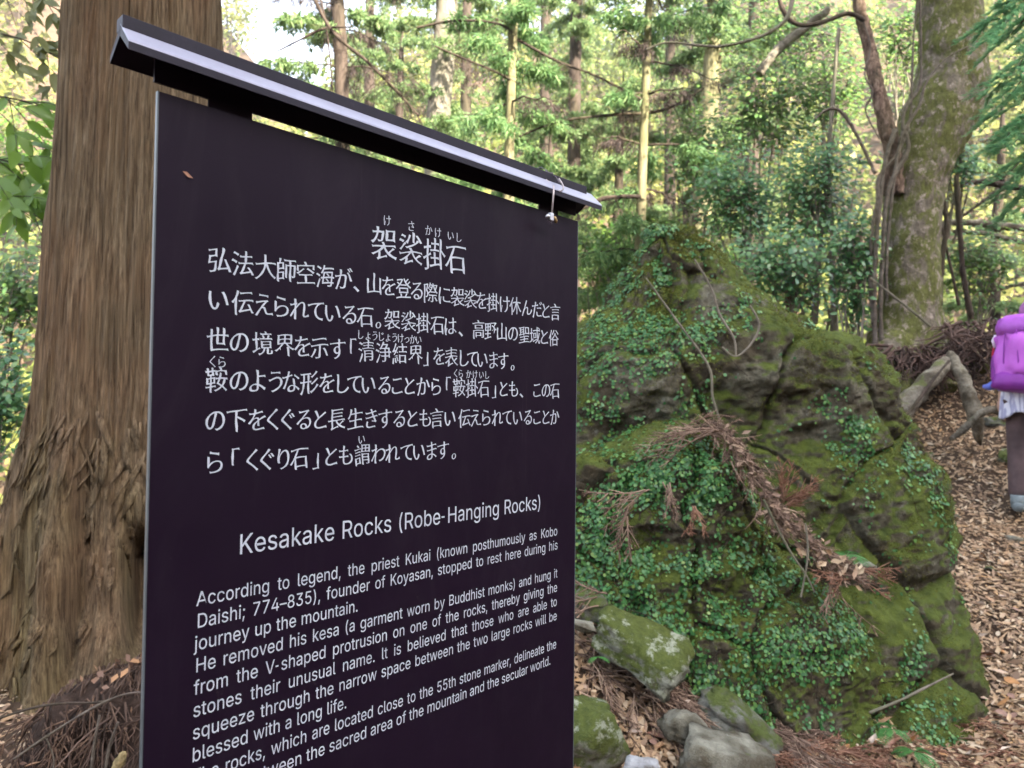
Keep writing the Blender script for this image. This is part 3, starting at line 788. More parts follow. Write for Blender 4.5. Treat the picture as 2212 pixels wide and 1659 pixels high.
"法": [[[95,775,220,708,285,662,328,725,261,768,137,829],[42,503,124,462,227,395,269,457,204,500,83,559],[76,-16,139,-67,213,57,321,257,266,306,189,166],[386,-45,519,-19,829,21,875,-79,941,-45,886,64,848,124,764,240,704,211,793,82,476,47,550,157,653,345,937,345,937,416,673,416,673,597,896,597,896,668,673,668,673,840,598,840,598,668,383,668,383,597,598,597,598,416,339,416,339,345,563,345,499,217,442,122,396,58,360,30]]],
"浄": [[[92,774,207,709,266,662,306,724,245,769,129,829],[42,499,154,435,213,390,251,452,191,496,79,555],[73,-16,130,-67,233,124,298,257,248,306,178,166],[487,688,690,688,650,620,619,579,409,579],[486,841,453,774,414,708,370,647,321,592,271,544,331,494,376,540,376,512,571,512,571,409,294,409,294,341,571,341,571,234,363,234,363,166,571,166,568,4,550,-3,419,-2,425,-16,444,-73,557,-71,582,-67,619,-53,631,-41,644,-8,645,166,806,166,806,125,879,125,879,341,964,341,964,409,879,409,879,579,704,579,763,665,795,723,744,758,731,754,526,754,558,820],[806,234,645,234,645,341,806,341],[806,409,645,409,645,512,806,512]]],
"海": [[[95,775,208,712,268,668,312,725,252,767,138,826],[42,484,150,422,206,379,249,437,191,478,83,536],[72,-22,137,-63,218,130,268,263,210,304,155,162],[557,469,632,401,668,356,458,356,475,497,821,497,814,356,672,356,713,386,676,430,600,497],[285,356,285,287,378,287,341,67,786,67,773,21,751,-5,711,-10,608,-4,620,-29,629,-69,755,-70,801,-57,826,-34,847,13,859,67,935,67,935,132,868,132,880,287,963,287,963,356,884,356,893,562,412,562,387,356],[448,287,810,287,803,185,797,132,426,132],[532,257,611,180,651,132,696,164,656,212,575,284],[442,841,387,703,353,639,314,582,273,532,338,490,383,550,446,658,938,658,938,727,479,727,515,822]]],
"清": [[[82,772,186,706,241,662,287,721,231,763,126,823],[35,506,144,439,201,394,246,453,187,497,78,559],[66,-21,134,-66,226,127,282,261,222,305,160,163],[431,212,793,212,793,134,431,134],[431,268,431,342,793,342,793,268],[575,840,575,762,319,762,319,704,575,704,575,640,343,640,343,585,575,585,575,516,281,516,281,458,950,458,950,516,649,516,649,585,888,585,888,640,649,640,649,704,913,704,913,762,649,762,649,840],[361,400,361,-79,431,-79,431,77,793,77,793,5,787,-9,662,-11,667,-23,684,-76,809,-70,842,-56,859,-33,864,4,864,400]]],
"生": [[[239,824,213,739,181,657,144,581,101,512,54,453,121,408,165,467,226,573,463,573,463,352,165,352,165,280,463,280,463,25,55,25,55,-48,949,-48,949,25,541,25,541,280,865,280,865,352,541,352,541,573,901,573,901,646,541,646,541,840,463,840,463,646,259,646,315,807]]],
"界": [[[311,271,308,165,294,115,262,65,206,17,118,-26,151,-61,169,-86,267,-34,330,24,367,87,384,150,388,271],[231,578,461,578,461,469,231,469],[536,578,768,578,768,469,536,469],[231,744,461,744,461,637,231,637],[536,744,768,744,768,637,536,637],[629,271,629,-78,706,-78,706,269,826,201,911,169,962,233,891,255,822,285,756,320,697,361,646,406,845,406,845,808,157,808,157,406,357,406,306,360,247,318,182,282,114,251,45,227,95,164,175,197,253,239,327,289,393,345,449,406,559,406,610,348,703,271]]],
"登": [[[283,352,700,352,700,226,283,226],[208,415,208,164,780,164,780,415],[880,714,829,666,739,592,671,668,825,791,767,832,721,785,637,714,606,762,567,838,502,816,559,707,592,656,669,561,337,561,401,642,429,686,474,780,425,805,101,802,101,739,376,739,341,681,275,599,253,620,200,662,143,698,102,657,157,619,230,555,109,465,26,422,72,365,176,424,226,460,322,545,322,497,682,497,682,547,771,466,819,431,921,374,973,437,893,475,783,552,936,674],[651,158,626,99,579,9,346,9,408,31,377,105,347,156,279,134,293,110,336,9,60,9,60,-56,941,-56,941,9,656,9,724,138]]],
"石": [[[66,764,66,691,353,691,311,583,257,477,191,376,114,284,25,206,77,149,149,210,214,281,244,319,244,-80,320,-80,320,-10,796,-10,796,-78,876,-78,876,428,317,428,373,531,439,691,936,691,936,764],[320,62,320,356,796,356,796,62]]],
"示": [[[234,351,205,284,169,219,128,158,83,103,35,56,78,30,104,11,151,62,240,187,278,257,311,330],[684,320,769,194,806,128,859,10,934,44,878,161,840,226,753,349],[149,766,149,692,853,692,853,766],[60,523,60,449,461,449,460,11,453,1,437,-2,284,0,304,-48,311,-79,440,-76,494,-66,513,-57,535,-29,542,18,542,449,941,449,941,523]]],
"空": [[[564,537,762,426,869,357,919,415,808,481,611,587],[384,590,279,511,219,474,85,413,129,348,265,418,327,459,436,544],[77,22,77,-46,927,-46,927,22,538,22,538,275,825,275,825,343,182,343,182,275,459,275,459,22],[424,824,473,718,76,718,76,492,150,492,150,649,849,649,849,517,926,517,926,718,565,718,502,846]]],
"結": [[[196,189,223,-39,283,-27,253,199],[84,197,60,45,34,-43,72,-55,95,-65,119,25,147,186],[299,208,338,85,356,10,412,29,393,103,352,224],[640,841,640,706,420,706,420,636,640,636,640,478,449,478,449,409,923,409,923,478,716,478,716,636,950,636,950,706,716,706,716,841],[469,304,469,-79,540,-79,540,-36,822,-36,822,-75,894,-75,894,304],[540,32,540,236,822,236,822,32],[66,240,154,261,344,291,358,233,419,254,384,375,351,462,294,446,327,350,159,328,256,447,388,647,323,685,249,555,139,546,240,701,299,814,231,843,170,715,111,616,68,557,36,534,59,466,206,490,100,355,69,324,42,309]]],
"聖": [[[641,703,837,703,837,455,641,455],[572,769,572,389,910,389,910,769],[400,745,400,681,201,681,201,745],[43,425,50,363,400,387,400,325,468,325,468,393,523,397,524,454,468,450,468,745,517,745,517,804,59,804,59,745,133,745,133,430],[400,629,400,561,201,561,201,629],[400,508,400,446,201,434,201,508],[41,3,41,-61,962,-61,962,3,537,3,537,91,837,91,837,152,537,152,537,236,886,236,886,297,114,297,114,236,461,236,461,152,159,152,159,91,461,91,461,3]]],
"表": [[[252,-79,358,-37,591,38,579,104,335,31,335,251,435,329,492,385,546,266,616,162,700,75,801,5,917,-46,967,19,855,63,804,92,714,162,833,243,908,302,846,346,783,291,672,207,602,309,566,385,934,385,934,450,536,450,536,539,858,539,858,601,536,601,536,686,902,686,902,751,536,751,536,840,460,840,460,751,105,751,105,686,460,686,460,601,156,601,156,539,460,539,460,450,65,450,65,385,397,385,335,335,265,289,189,247,112,211,36,183,86,122,154,150,258,203,256,34,240,5,219,-11]]],
"袈": [[[643,700,839,700,839,506,643,506],[572,764,572,442,913,442,913,764],[229,840,222,744,65,744,65,677,211,677,195,619,172,568,139,523,96,485,39,453,59,433,84,396,150,436,201,484,239,540,265,604,283,677,416,677,406,564,393,507,378,488,347,485,272,489,291,427,375,425,416,431,437,443,458,472,476,555,490,744,292,744,299,840],[435,413,472,339,63,339,63,276,415,276,350,237,277,202,197,172,31,128,78,67,193,100,269,128,266,25,245,-7,219,-25,251,-83,296,-66,575,7,573,66,345,14,345,162,437,214,490,252,545,158,615,80,700,18,802,-30,920,-63,964,1,844,30,791,50,697,102,817,169,892,219,830,259,764,211,648,141,583,217,550,276,933,276,933,339,556,339,507,434]]],
"裟": [[[119,790,220,743,273,707,315,759,228,808,159,835],[47,656,114,630,200,581,239,634,152,680,85,705],[439,776,400,686,376,645,320,573,357,550,379,534,408,570,464,659,507,758],[69,418,114,365,300,541,273,595],[727,755,840,632,892,553,954,587,900,665,786,784],[768,625,710,567,629,521,530,486,419,462,302,445,331,406,345,381,466,404,582,436,687,479,777,535,844,607],[583,838,583,539,656,539,656,838],[249,-76,347,-47,562,-2,560,58,340,16,340,138,446,199,505,244,560,154,630,77,713,13,809,-37,917,-73,962,-11,859,19,766,62,725,88,826,144,890,186,833,227,777,187,677,126,630,172,573,252,949,252,949,311,574,311,522,398,447,378,486,311,52,311,52,252,420,252,356,213,283,177,203,146,41,101,84,45,158,65,270,106,267,16,248,-7,224,-17]]],
"言": [[[200,392,200,330,803,330,803,392],[200,542,200,480,803,480,803,542],[190,235,190,-79,264,-79,264,-37,738,-37,738,-76,814,-76,814,235],[264,27,264,171,738,171,738,27],[412,820,453,768,503,690,54,690,54,624,951,624,951,690,549,690,585,702,553,756,485,842]]],
"謂": [[[435,804,435,464,934,464,934,804],[82,538,82,478,368,478,368,538],[82,406,82,347,368,347,368,406],[41,670,41,608,399,608,399,670],[154,814,204,731,228,680,289,715,247,792,211,844],[545,214,827,214,827,139,545,139],[545,273,545,346,827,346,827,273],[473,407,473,-79,545,-79,545,80,827,80,827,0,822,-14,706,-16,711,-27,728,-76,847,-70,879,-58,895,-36,899,0,899,407],[505,608,646,608,646,522,505,522],[713,608,862,608,862,522,713,522],[505,746,646,746,646,662,505,662],[713,746,862,746,862,662,713,662],[81,273,81,-67,146,-67,146,-19,372,-19,372,273],[146,210,306,210,306,44,146,44]]],
"野": [[[135,560,256,560,256,449,135,449],[320,560,440,560,440,449,320,449],[135,728,256,728,256,619,135,619],[320,728,440,728,440,619,320,619],[38,32,48,-42,531,30,530,96,324,68,324,206,505,206,505,274,324,274,324,387,505,387,505,790,72,790,72,387,252,387,252,274,71,274,71,206,252,206,252,59],[577,613,667,560,787,467,526,467,526,395,687,395,686,6,681,-3,667,-6,540,-4,564,-79,701,-72,738,-57,749,-46,757,-31,762,11,762,395,879,395,857,325,823,235,885,218,920,304,970,456,919,470,847,467,867,489,778,563,856,635,954,759,904,792,889,788,538,788,538,720,835,720,772,645,726,600,625,659]]],
"長": [[[229,800,229,358,53,358,53,290,216,290,213,43,192,11,167,-7,201,-81,257,-59,558,20,562,86,290,22,290,290,451,290,512,184,589,95,683,22,795,-34,924,-73,950,-31,971,-6,844,27,787,50,686,108,819,185,903,241,842,282,767,228,636,149,565,229,528,290,948,290,948,358,306,358,306,444,819,444,819,505,306,505,306,589,819,589,819,650,306,650,306,736,850,736,850,800]]],
"際": [[[777,145,898,-33,958,3,833,175],[449,171,386,66,339,3,374,-19,395,-34,469,72,514,151],[78,800,78,-77,144,-77,144,732,272,732,195,505,231,458,256,415,272,374,280,337,279,267,269,241,251,227,175,224,186,198,193,158,271,161,301,172,324,193,342,236,348,295,338,375,322,418,297,464,261,513,358,774,310,803],[702,820,645,809,657,753,623,766,506,763,530,827,471,840,449,780,390,670,353,622,313,581,362,543,438,637,482,712,591,712,559,626,487,668,459,632,537,582,495,515,465,538,418,570,387,538,465,477,420,431,348,377,386,330,454,382,497,424,497,377,816,377,816,415,878,358,925,327,969,382,906,422,878,446,827,504,887,587,939,684,960,734,917,759,905,755,716,755],[510,439,583,544,613,606,639,672,659,744,702,607,729,546,760,490,796,439],[398,284,398,220,619,220,617,-9,593,-14,506,-13,523,-53,530,-79,617,-77,656,-68,670,-60,679,-50,688,-20,689,220,913,220,913,284],[875,701,830,611,793,557,765,611,732,701]]],
"鞍": [[[454,437,454,369,572,369,494,210,677,96,639,65,595,38,545,14,427,-21,464,-83,591,-39,645,-11,693,21,735,57,815,-2,910,-84,960,-25,899,27,782,112,830,200,848,251,874,369,953,369,953,437,676,437,728,592,654,603,599,437],[588,232,649,369,800,369,779,269,764,226,724,150],[469,709,469,537,534,537,534,647,872,647,872,537,940,537,940,709,755,709,731,762,688,845,619,826,674,709],[70,481,70,238,214,238,214,166,40,166,40,101,214,101,214,-81,284,-81,284,101,449,101,449,166,284,166,284,238,421,238,421,481,285,481,285,548,380,548,380,683,449,683,449,746,380,746,380,839,314,839,314,746,183,746,183,839,119,839,119,746,46,746,46,683,119,683,119,548,215,548,215,481],[314,683,314,606,183,606,183,683],[131,422,219,422,219,296,131,296],[279,422,359,422,359,296,279,296]]],
"高": [[[286,559,719,559,719,468,286,468],[211,614,211,413,797,413,797,614],[441,826,470,736,59,736,59,670,937,670,937,736,553,736,513,843],[96,357,96,-79,168,-79,168,294,830,294,829,-7,824,-14,813,-16,711,-15,717,-25,735,-72,851,-67,883,-56,900,-35,905,0,905,357],[281,235,281,-21,352,-21,352,29,706,29,706,235],[352,179,638,179,638,85,352,85]]],
}
GLYPHS_EN = {
"(": [[[89,207,96,293,114,384,142,468,177,539,236,539,212,485,182,399,161,313,154,258,152,184,165,91,188,16,236,-96,177,-96,156,-59,124,16,102,93]]],
")": [[[37,-96,76,-9,102,69,117,139,122,207,119,258,106,342,82,428,50,512,37,539,97,539,121,494,142,441,167,354,181,264,184,207,171,92,149,15,117,-59,97,-96]]],
",": [[[38,-119,68,71,137,71,84,-119]]],
"-": [[[168,244,168,188,30,188,30,244]]],
".": [[[95,-4,78,-1,63,9,53,24,50,41,53,59,63,73,78,83,95,87,113,83,128,73,138,59,141,41,138,24,128,9,113,-1]]],
"3": [[[218,-7,152,2,98,30,60,74,44,132,109,132,115,107,126,87,144,71,165,59,204,50,248,53,275,61,297,74,321,104,329,145,326,172,316,196,288,226,260,240,223,247,157,248,157,299,288,452,70,452,70,509,372,509,372,461,211,278,211,289,239,290,287,284,327,265,359,239,387,186,393,145,387,103,370,66,327,23,266,-2]]],
"4": [[[40,105,40,158,247,509,311,509,109,166,109,163,413,163,413,105]],[[282,0,282,318,343,318,343,0]]],
"5": [[[221,-7,159,3,108,32,73,76,60,130,122,130,127,108,145,80,173,60,196,52,221,50,250,53,276,64,298,82,320,117,327,146,324,193,314,221,297,244,275,262,248,273,205,276,156,264,128,246,67,253,96,509,366,509,366,452,151,452,134,301,178,325,216,333,263,330,294,321,334,296,364,260,384,215,390,181,390,139,379,95,343,41,289,6]]],
"7": [[[97,0,323,452,62,452,62,509,391,509,391,449,165,0]]],
"8": [[[226,-7,156,3,101,33,64,78,52,135,59,181,81,220,113,249,153,265,105,293,83,324,70,380,82,434,101,464,146,498,184,511,226,516,269,511,306,498,350,464,370,434,382,380,369,324,347,293,300,265,339,249,372,220,393,181,401,135,388,78,352,33,296,3],[226,49,272,55,307,74,329,102,337,139,329,177,305,208,270,228,226,235,182,228,147,208,123,177,115,139,123,102,145,74,180,55],[226,290,263,296,293,313,312,341,319,376,313,410,294,437,264,454,226,460,188,454,159,437,139,410,133,376,139,341,159,313,189,296]]],
";": [[[38,-119,68,71,137,71,84,-119]],[[103,271,86,274,71,284,61,299,58,316,61,334,71,349,86,359,103,362,121,359,136,349,146,334,149,316,146,299,136,284,121,274]]],
"A": [[[16,0,201,509,276,509,463,0,395,0,282,317,241,447,232,478,245,478,220,393,85,0]],[[110,142,110,199,370,199,370,142]]],
"B": [[[60,0,60,509,266,508,310,499,359,469,381,442,394,410,398,374,395,344,387,320,365,293,315,267,315,262,351,252,374,237,394,216,409,189,417,155,417,117,408,83,390,52,344,18,301,4,247,0],[125,57,272,58,315,70,330,80,349,105,355,137,352,161,342,184,327,203,293,224,248,231,125,231],[125,285,238,285,277,291,299,302,316,317,333,348,336,372,330,403,313,429,299,439,263,450,125,452]]],
"D": [[[219,0,96,0,96,57,244,58,272,63,318,81,354,110,379,149,394,198,399,255,388,337,368,381,354,399,320,428,299,438,249,450,221,452,93,452,93,509,261,507,325,492,377,461,418,418,446,361,460,293,462,255,460,217,446,149,417,92,398,68,351,31,322,17,291,8]],[[125,509,125,0,60,0,60,509]]],
"G": [[[269,-7,236,-5,176,11,125,43,85,88,57,146,47,179,42,215,42,293,57,362,69,393,103,445,125,466,175,498,233,514,285,515,322,509,358,497,389,480,416,458,449,416,465,384,474,349,408,349,387,393,365,420,326,444,291,454,243,454,202,443,166,419,150,404,125,364,109,314,105,223,116,168,137,124,166,90,203,66,246,54,309,57,345,71,374,93,404,141,415,202,434,199,283,199,283,256,478,256,478,200,476,170,463,115,451,91,419,50,377,19,352,8,298,-5]]],
"H": [[[60,0,60,509,125,509,125,289,392,289,392,509,457,509,457,0,392,0,392,232,125,232,125,0]]],
"I": [[[139,-2,101,3,74,20,58,47,53,84,53,509,114,509,114,87,120,62,137,53,170,54,181,3]]],
"K": [[[104,145,104,216,174,303,364,509,448,509]],[[60,0,60,509,125,509,125,334,125,0]],[[372,0,188,259,228,309,449,0]]],
"R": [[[60,0,60,509,125,509,125,0]],[[125,509,264,507,290,504,333,489,367,465,390,433,405,395,409,352,399,290,380,255,351,228,312,209,264,199,125,198,125,255,252,256,298,267,319,281,334,300,342,324,345,352,342,380,334,405,319,425,298,440,252,451,125,452]],[[353,0,230,229,303,229,428,0]]],
"T": [[[32,452,32,509,417,509,417,452,257,452,257,0,193,0,193,452]]],
"V": [[[204,0,16,509,84,509,222,115,248,31,235,31,285,192,395,509,463,509,278,0]]],
"a": [[[160,-9,110,-1,68,22,40,58,30,108,34,138,43,161,58,179,78,193,125,211,252,230,273,243,273,279,256,311,220,329,171,329,149,322,124,307,100,274,41,291,57,322,79,346,104,364,148,379,194,384,239,379,275,367,306,343,329,306,336,272,337,0,277,0,277,52,272,52,252,25,226,6,190,-6],[170,45,202,49,239,66,263,93,275,126,276,190,253,180,193,170,144,162,117,150,98,132,93,115,94,87,107,66,130,52]]],
"b": [[[229,-8,198,-5,162,10,138,31,118,59,112,59,112,0,53,0,53,509,114,509,114,319,118,319,144,353,171,373,212,384,252,383,274,378,313,361,330,347,359,313,379,270,385,245,390,189,385,133,379,108,359,64,330,29,294,5,274,-2],[220,47,267,57,301,88,321,133,328,189,321,245,301,290,267,319,220,330,174,320,140,291,120,247,113,189,120,132,140,86,174,57]]],
"c": [[[207,-8,182,-7,137,6,117,16,82,46,56,85,46,108,34,187,40,243,46,268,68,312,98,346,117,360,159,378,221,384,284,368,315,349,332,332,353,301,362,277,303,262,290,289,270,311,242,325,207,330,173,325,145,310,124,287,108,258,99,224,97,169,108,117,124,89,158,57,189,48,217,47,243,52,271,66,292,89,304,117,363,102,341,56,306,21,261,-1]]],
"d": [[[195,-8,151,-2,130,5,94,29,66,64,46,108,39,133,35,218,55,293,66,313,95,347,131,371,151,378,196,384,241,378,272,360,306,319,311,319,311,509,372,509,372,0,313,0,313,59,307,59,287,31,263,10,227,-5],[205,47,250,57,284,86,305,132,312,189,305,247,284,291,251,320,205,330,157,319,124,290,103,245,96,189,103,133,124,88,158,57]]],
"e": [[[212,-8,161,-2,138,6,98,30,68,64,46,108,40,132,34,187,39,242,46,267,67,311,81,329,115,359,157,378,180,383,221,384,251,379,280,368,307,351,341,315,363,263,370,219,371,169,75,169,75,221,338,221,310,202,307,237,298,269,283,294,263,314,222,329,189,329,159,321,135,304,116,282,103,256,97,226,97,157,104,122,118,92,151,61,195,47,234,48,263,56,278,66,297,88,306,105,365,91,345,51,311,19,266,-1]]],
"f": [[[228,379,228,327,6,327,6,379]],[[81,0,81,432,84,461,104,496,135,519,187,530,239,522,243,521,227,468,200,474,171,470,154,460,145,443,142,0]]],
"g": [[[207,-151,150,-144,105,-127,73,-101,51,-69,101,-41,128,-72,165,-92,229,-96,267,-85,295,-62,304,-47,311,-6,311,68,306,68,272,28,241,11,195,5,152,10,113,27,80,53,55,90,46,112,35,163,35,220,46,271,66,314,95,347,131,371,152,378,196,384,228,382,253,373,281,353,308,319,313,319,313,379,372,379,372,-9,367,-54,350,-90,308,-127,271,-142],[205,59,251,68,285,95,305,137,312,193,305,248,285,291,251,320,205,330,158,320,124,290,103,246,96,193,103,138,124,96,158,68]]],
"h": [[[114,227,114,0,53,0,53,509,114,509,114,287,102,287,124,332,152,362,187,379,227,384,280,376,309,360,341,321,353,285,357,240,357,0,296,0,295,256,283,291,273,304,260,315,229,328,197,328,161,317,141,303,126,283,117,257]]],
"i": [[[53,0,53,379,114,379,114,0]],[[84,443,67,446,54,455,44,468,41,483,44,499,54,512,67,521,84,524,100,521,114,512,123,499,126,483,123,468,114,455,100,446]]],
"j": [[[53,379,114,379,113,-47,102,-90,86,-113,52,-135,21,-142,-10,-143,-10,-87,14,-86,34,-78,46,-64,52,-42]],[[83,443,67,446,53,455,44,468,41,483,44,499,53,512,67,521,83,524,100,521,114,512,123,499,126,483,123,468,114,455,100,446]]],
"k": [[[110,137,110,212,121,212,284,379,360,379,184,199,177,199]],[[53,0,53,509,114,509,114,0]],[[294,0,148,186,191,229,372,0]]],
"l": [[[139,-2,101,3,74,20,58,47,53,84,53,509,114,509,114,87,120,62,137,53,170,54,181,3]]],
"m": [[[53,0,53,379,112,379,112,295,108,295,125,335,151,363,183,380,219,386,257,380,287,361,309,331,321,295,312,295,329,332,347,353,368,369,394,380,422,385,468,383,510,364,532,342,548,313,556,276,557,0,496,0,494,273,490,289,473,313,447,326,419,330,395,328,365,314,351,299,338,270,335,0,274,0,273,275,262,301,253,311,229,326,199,330,168,325,148,314,126,289,117,266,114,0]]],
"n": [[[114,227,114,0,53,0,53,379,112,379,112,287,102,287,124,332,152,362,187,379,227,384,280,376,309,360,341,321,353,285,357,240,357,0,296,0,295,256,283,291,273,304,260,315,229,328,197,328,161,317,141,303,126,283,117,257]]],
"o": [[[207,-8,182,-7,137,6,117,16,82,46,56,85,46,108,34,187,46,268,56,291,82,330,117,360,137,371,182,383,207,384,233,383,278,371,299,360,333,330,359,291,369,268,381,187,369,108,359,85,333,46,299,16,278,6,256,-2],[207,46,257,57,292,89,312,134,319,187,312,242,292,287,257,319,207,330,158,319,124,287,103,242,96,187,103,134,124,89,158,57]]],
"p": [[[53,-143,53,379,112,379,112,319,118,319,152,360,183,378,229,384,252,383,294,371,330,347,359,313,379,270,389,218,389,160,379,108,359,64,330,29,313,16,294,5,252,-7,198,-5,153,17,118,59,114,59,114,-143],[220,47,267,57,301,88,321,133,328,189,321,245,301,290,267,319,220,330,174,320,140,291,120,247,113,189,120,132,140,86,174,57]]],
"q": [[[372,-143,311,-143,311,59,306,59,272,17,241,-1,195,-8,151,-2,130,5,111,16,79,45,55,84,39,133,34,189,39,245,55,293,79,332,112,361,151,378,173,383,228,381,272,360,307,319,313,319,313,379,372,379],[205,47,250,57,284,86,305,132,312,189,305,247,284,291,251,320,205,330,157,319,124,290,103,245,96,189,103,133,124,88,158,57]]],
"r": [[[53,0,53,379,112,379,112,321,115,321,130,347,166,375,196,384,243,384,243,322,207,326,170,319,140,301,126,284,117,262,114,237,114,0]]],
"s": [[[182,-8,128,-2,84,18,53,50,36,94,94,107,114,69,136,54,165,46,217,50,244,62,262,81,267,112,254,136,225,151,104,186,72,208,61,222,48,255,51,305,75,343,100,363,131,377,187,384,239,378,279,358,307,328,324,290,268,277,251,307,232,323,205,331,171,332,143,324,121,308,110,289,112,258,124,243,144,232,254,202,292,183,317,158,325,142,331,107,321,61,290,24,242,0]]],
"t": [[[204,379,204,327,6,327,6,379]],[[65,471,126,471,128,76,136,61,150,53,170,50,202,54,213,2,168,-4,145,-3,107,10,80,35,72,52,65,93]]],
"u": [[[182,-5,130,4,101,20,78,44,62,76,53,139,53,379,114,379,114,144,115,123,127,89,137,75,164,56,213,51,249,62,268,77,283,97,293,122,296,379,357,379,357,0,298,0,298,92,307,92,297,67,272,30,257,17,222,0]]],
"v": [[[163,0,17,379,84,379,171,138,206,21,184,21,218,138,305,379,371,379,226,0]]],
"w": [[[141,0,23,379,77,379,149,138,177,21,159,21,187,138,258,379,313,379,194,0]],[[373,0,255,379,309,379,381,138,409,21,391,21,419,138,490,379,545,379,426,0]]],
"y": [[[47,-139,61,-86,96,-90,124,-80,141,-58,163,-1,17,379,84,379,171,138,206,21,184,21,193,53,218,138,305,379,371,379,198,-72,168,-116,139,-136,91,-145]]],
"z": [[[42,0,42,46,254,320,254,323,48,323,48,379,333,379,333,331,126,56,339,56,339,0]]],
"–": [[[350,244,350,188,0,188,0,244]]],
}
EN_CAP = 0.5087
ADVANCE = {" ": 0.1878, "(": 0.2731, ")": 0.2731, ",": 0.1878, "-": 0.29, ".": 0.1878, "3": 0.4531, "4": 0.4531, "5": 0.4531, "7": 0.4531, "8": 0.4531, ";": 0.1878, "A": 0.4797, "B": 0.4561, "D": 0.5022, "G": 0.5203, "H": 0.5169, "I": 0.1891, "K": 0.4667, "R": 0.449, "T": 0.4486, "V": 0.4797, "a": 0.3892, "b": 0.4244, "c": 0.3957, "d": 0.4244, "e": 0.4039, "f": 0.2537, "g": 0.4251, "h": 0.41, "i": 0.1666, "j": 0.1666, "k": 0.3807, "l": 0.1891, "m": 0.6098, "n": 0.4097, "o": 0.4152, "p": 0.4244, "q": 0.4244, "r": 0.2591, "s": 0.365, "t": 0.2274, "u": 0.41, "v": 0.3892, "w": 0.5671, "y": 0.3892, "z": 0.3803, "–": 0.3496}
JP_LINES = {
1: [-176.2, "弘法大師空海が、山を登る際に袈裟を掛け休んだと言", [73.6, 101.7, 130.8, 158.9, 186.3, 214.6, 243.3, 263.3, 293.0, 317.7, 344.2, 368.8, 395.6, 423.4, 449.8, 477.7, 502.0, 528.0, 556.1, 581.6, 611.3, 637.3, 661.3, 686.7]],
2: [-223.0, "い伝えられている石。袈裟掛石は、高野山の聖域と俗", [73.0, 102.4, 130.0, 153.2, 178.2, 201.8, 227.2, 253.2, 278.5, 300.9, 324.9, 354.5, 382.1, 409.3, 436.2, 457.6, 495.9, 523.2, 550.1, 576.7, 604.9, 632.7, 657.9, 683.2]],
3: [-270.8, "世の境界を示す「清浄結界」を表しています。", [73.0, 99.3, 129.0, 158.1, 183.2, 208.1, 235.7, 259.7, 281.6, 310.6, 339.1, 368.2, 388.2, 413.8, 439.2, 465.6, 483.3, 505.9, 531.1, 554.0, 576.6]],
4: [-316.9, "鞍のような形をしていることから「鞍掛石」とも、この石", [72.3, 100.0, 123.3, 147.1, 167.9, 194.3, 220.2, 244.6, 262.9, 286.3, 313.1, 335.8, 358.6, 383.9, 409.0, 433.2, 455.5, 482.9, 508.8, 533.1, 556.0, 579.5, 599.3, 639.5, 663.5, 687.5]],
5: [-364.3, "の下をくぐると長生きするとも言い伝えられていることか", [72.2, 98.1, 123.7, 144.4, 165.0, 187.3, 211.6, 236.0, 265.9, 292.0, 315.5, 340.2, 364.7, 388.4, 410.9, 437.8, 468.0, 493.1, 515.9, 541.6, 564.7, 590.5, 616.3, 640.3, 664.3, 688.2]],
6: [-413.3, "ら「くぐり石」とも謂われています。", [72.9, 97.4, 118.9, 138.1, 159.7, 181.8, 205.8, 229.1, 251.3, 277.5, 304.6, 329.5, 354.3, 377.7, 401.7, 424.6, 446.6]],
7: [-116.5, "袈裟掛石", [308.5, 356.7, 401.8, 444.9]],
8: [-83.3, "けさかけいし", [313.6, 356.5, 390.1, 408.3, 434.2, 451.3]],
9: [-248.9, "しょうじょうけっかい", [271.9, 284.1, 295.3, 306.7, 318.2, 329.5, 340.5, 351.7, 363.0, 373.8]],
10: [-296.4, "くら", [67.5, 78.6]],
11: [-295.7, "くらかけいし", [448.2, 458.9, 475.9, 489.9, 504.1, 516.8]],
12: [-392.7, "い", [276.4]],
}



def strokes_of(table, ch):
    return [[[(lp[i] / 1000, lp[i + 1] / 1000) for i in range(0, len(lp), 2)] for lp in grp] for grp in table.get(ch, [])]


def lettering(name, items, mat, parent, label=None):
    """items: (table, character, s of its origin, z of its origin, x scale, z scale) in metres on the panel face."""
    V, T, n = [], [], 0
    for layer in range(4):          # strokes that cross lie a hair above one another
        cu = bpy.data.curves.new(name, 'CURVE')
        cu.dimensions = '2D'
        cu.fill_mode = 'BOTH'
        cu.resolution_u = 1
        for table, ch, s, z, kx, kz in items:
            for lp in ((table[ch] if table is not GLYPHS_EN else strokes_of(table, ch)) + [[]] * 4)[layer]:
                spn = cu.splines.new('POLY')
                spn.points.add(len(lp) - 1)
                spn.points.foreach_set("co", [c for x, y in lp for c in (s + x * kx, z + y * kz, 0, 1)])
                spn.use_cyclic_u = True
        if not len(cu.splines):
            continue
        tmp = bpy.data.objects.new(name, cu)
        m_ = bpy.data.meshes.new_from_object(tmp)
        bpy.data.objects.remove(tmp)
        co = np.empty(len(m_.vertices) * 3)
        m_.vertices.foreach_get("co", co)
        co = co.reshape(-1, 3)
        V.append(SP + co[:, 0:1] * SU + SN * (0.0006 + .00012 * layer) + np.array([0, 0, 1.0]) * co[:, 1:2])
        for p in m_.polygons:
            v = [k + n for k in p.vertices]
            T += [(v[0], v[k], v[k + 1]) for k in range(1, len(v) - 1)]
        n += len(co)
    o = put(name, new_mesh(name, np.vstack(V), [np.array(T)], False), mat, parent)
    if label:
        o["label"] = label
    return o


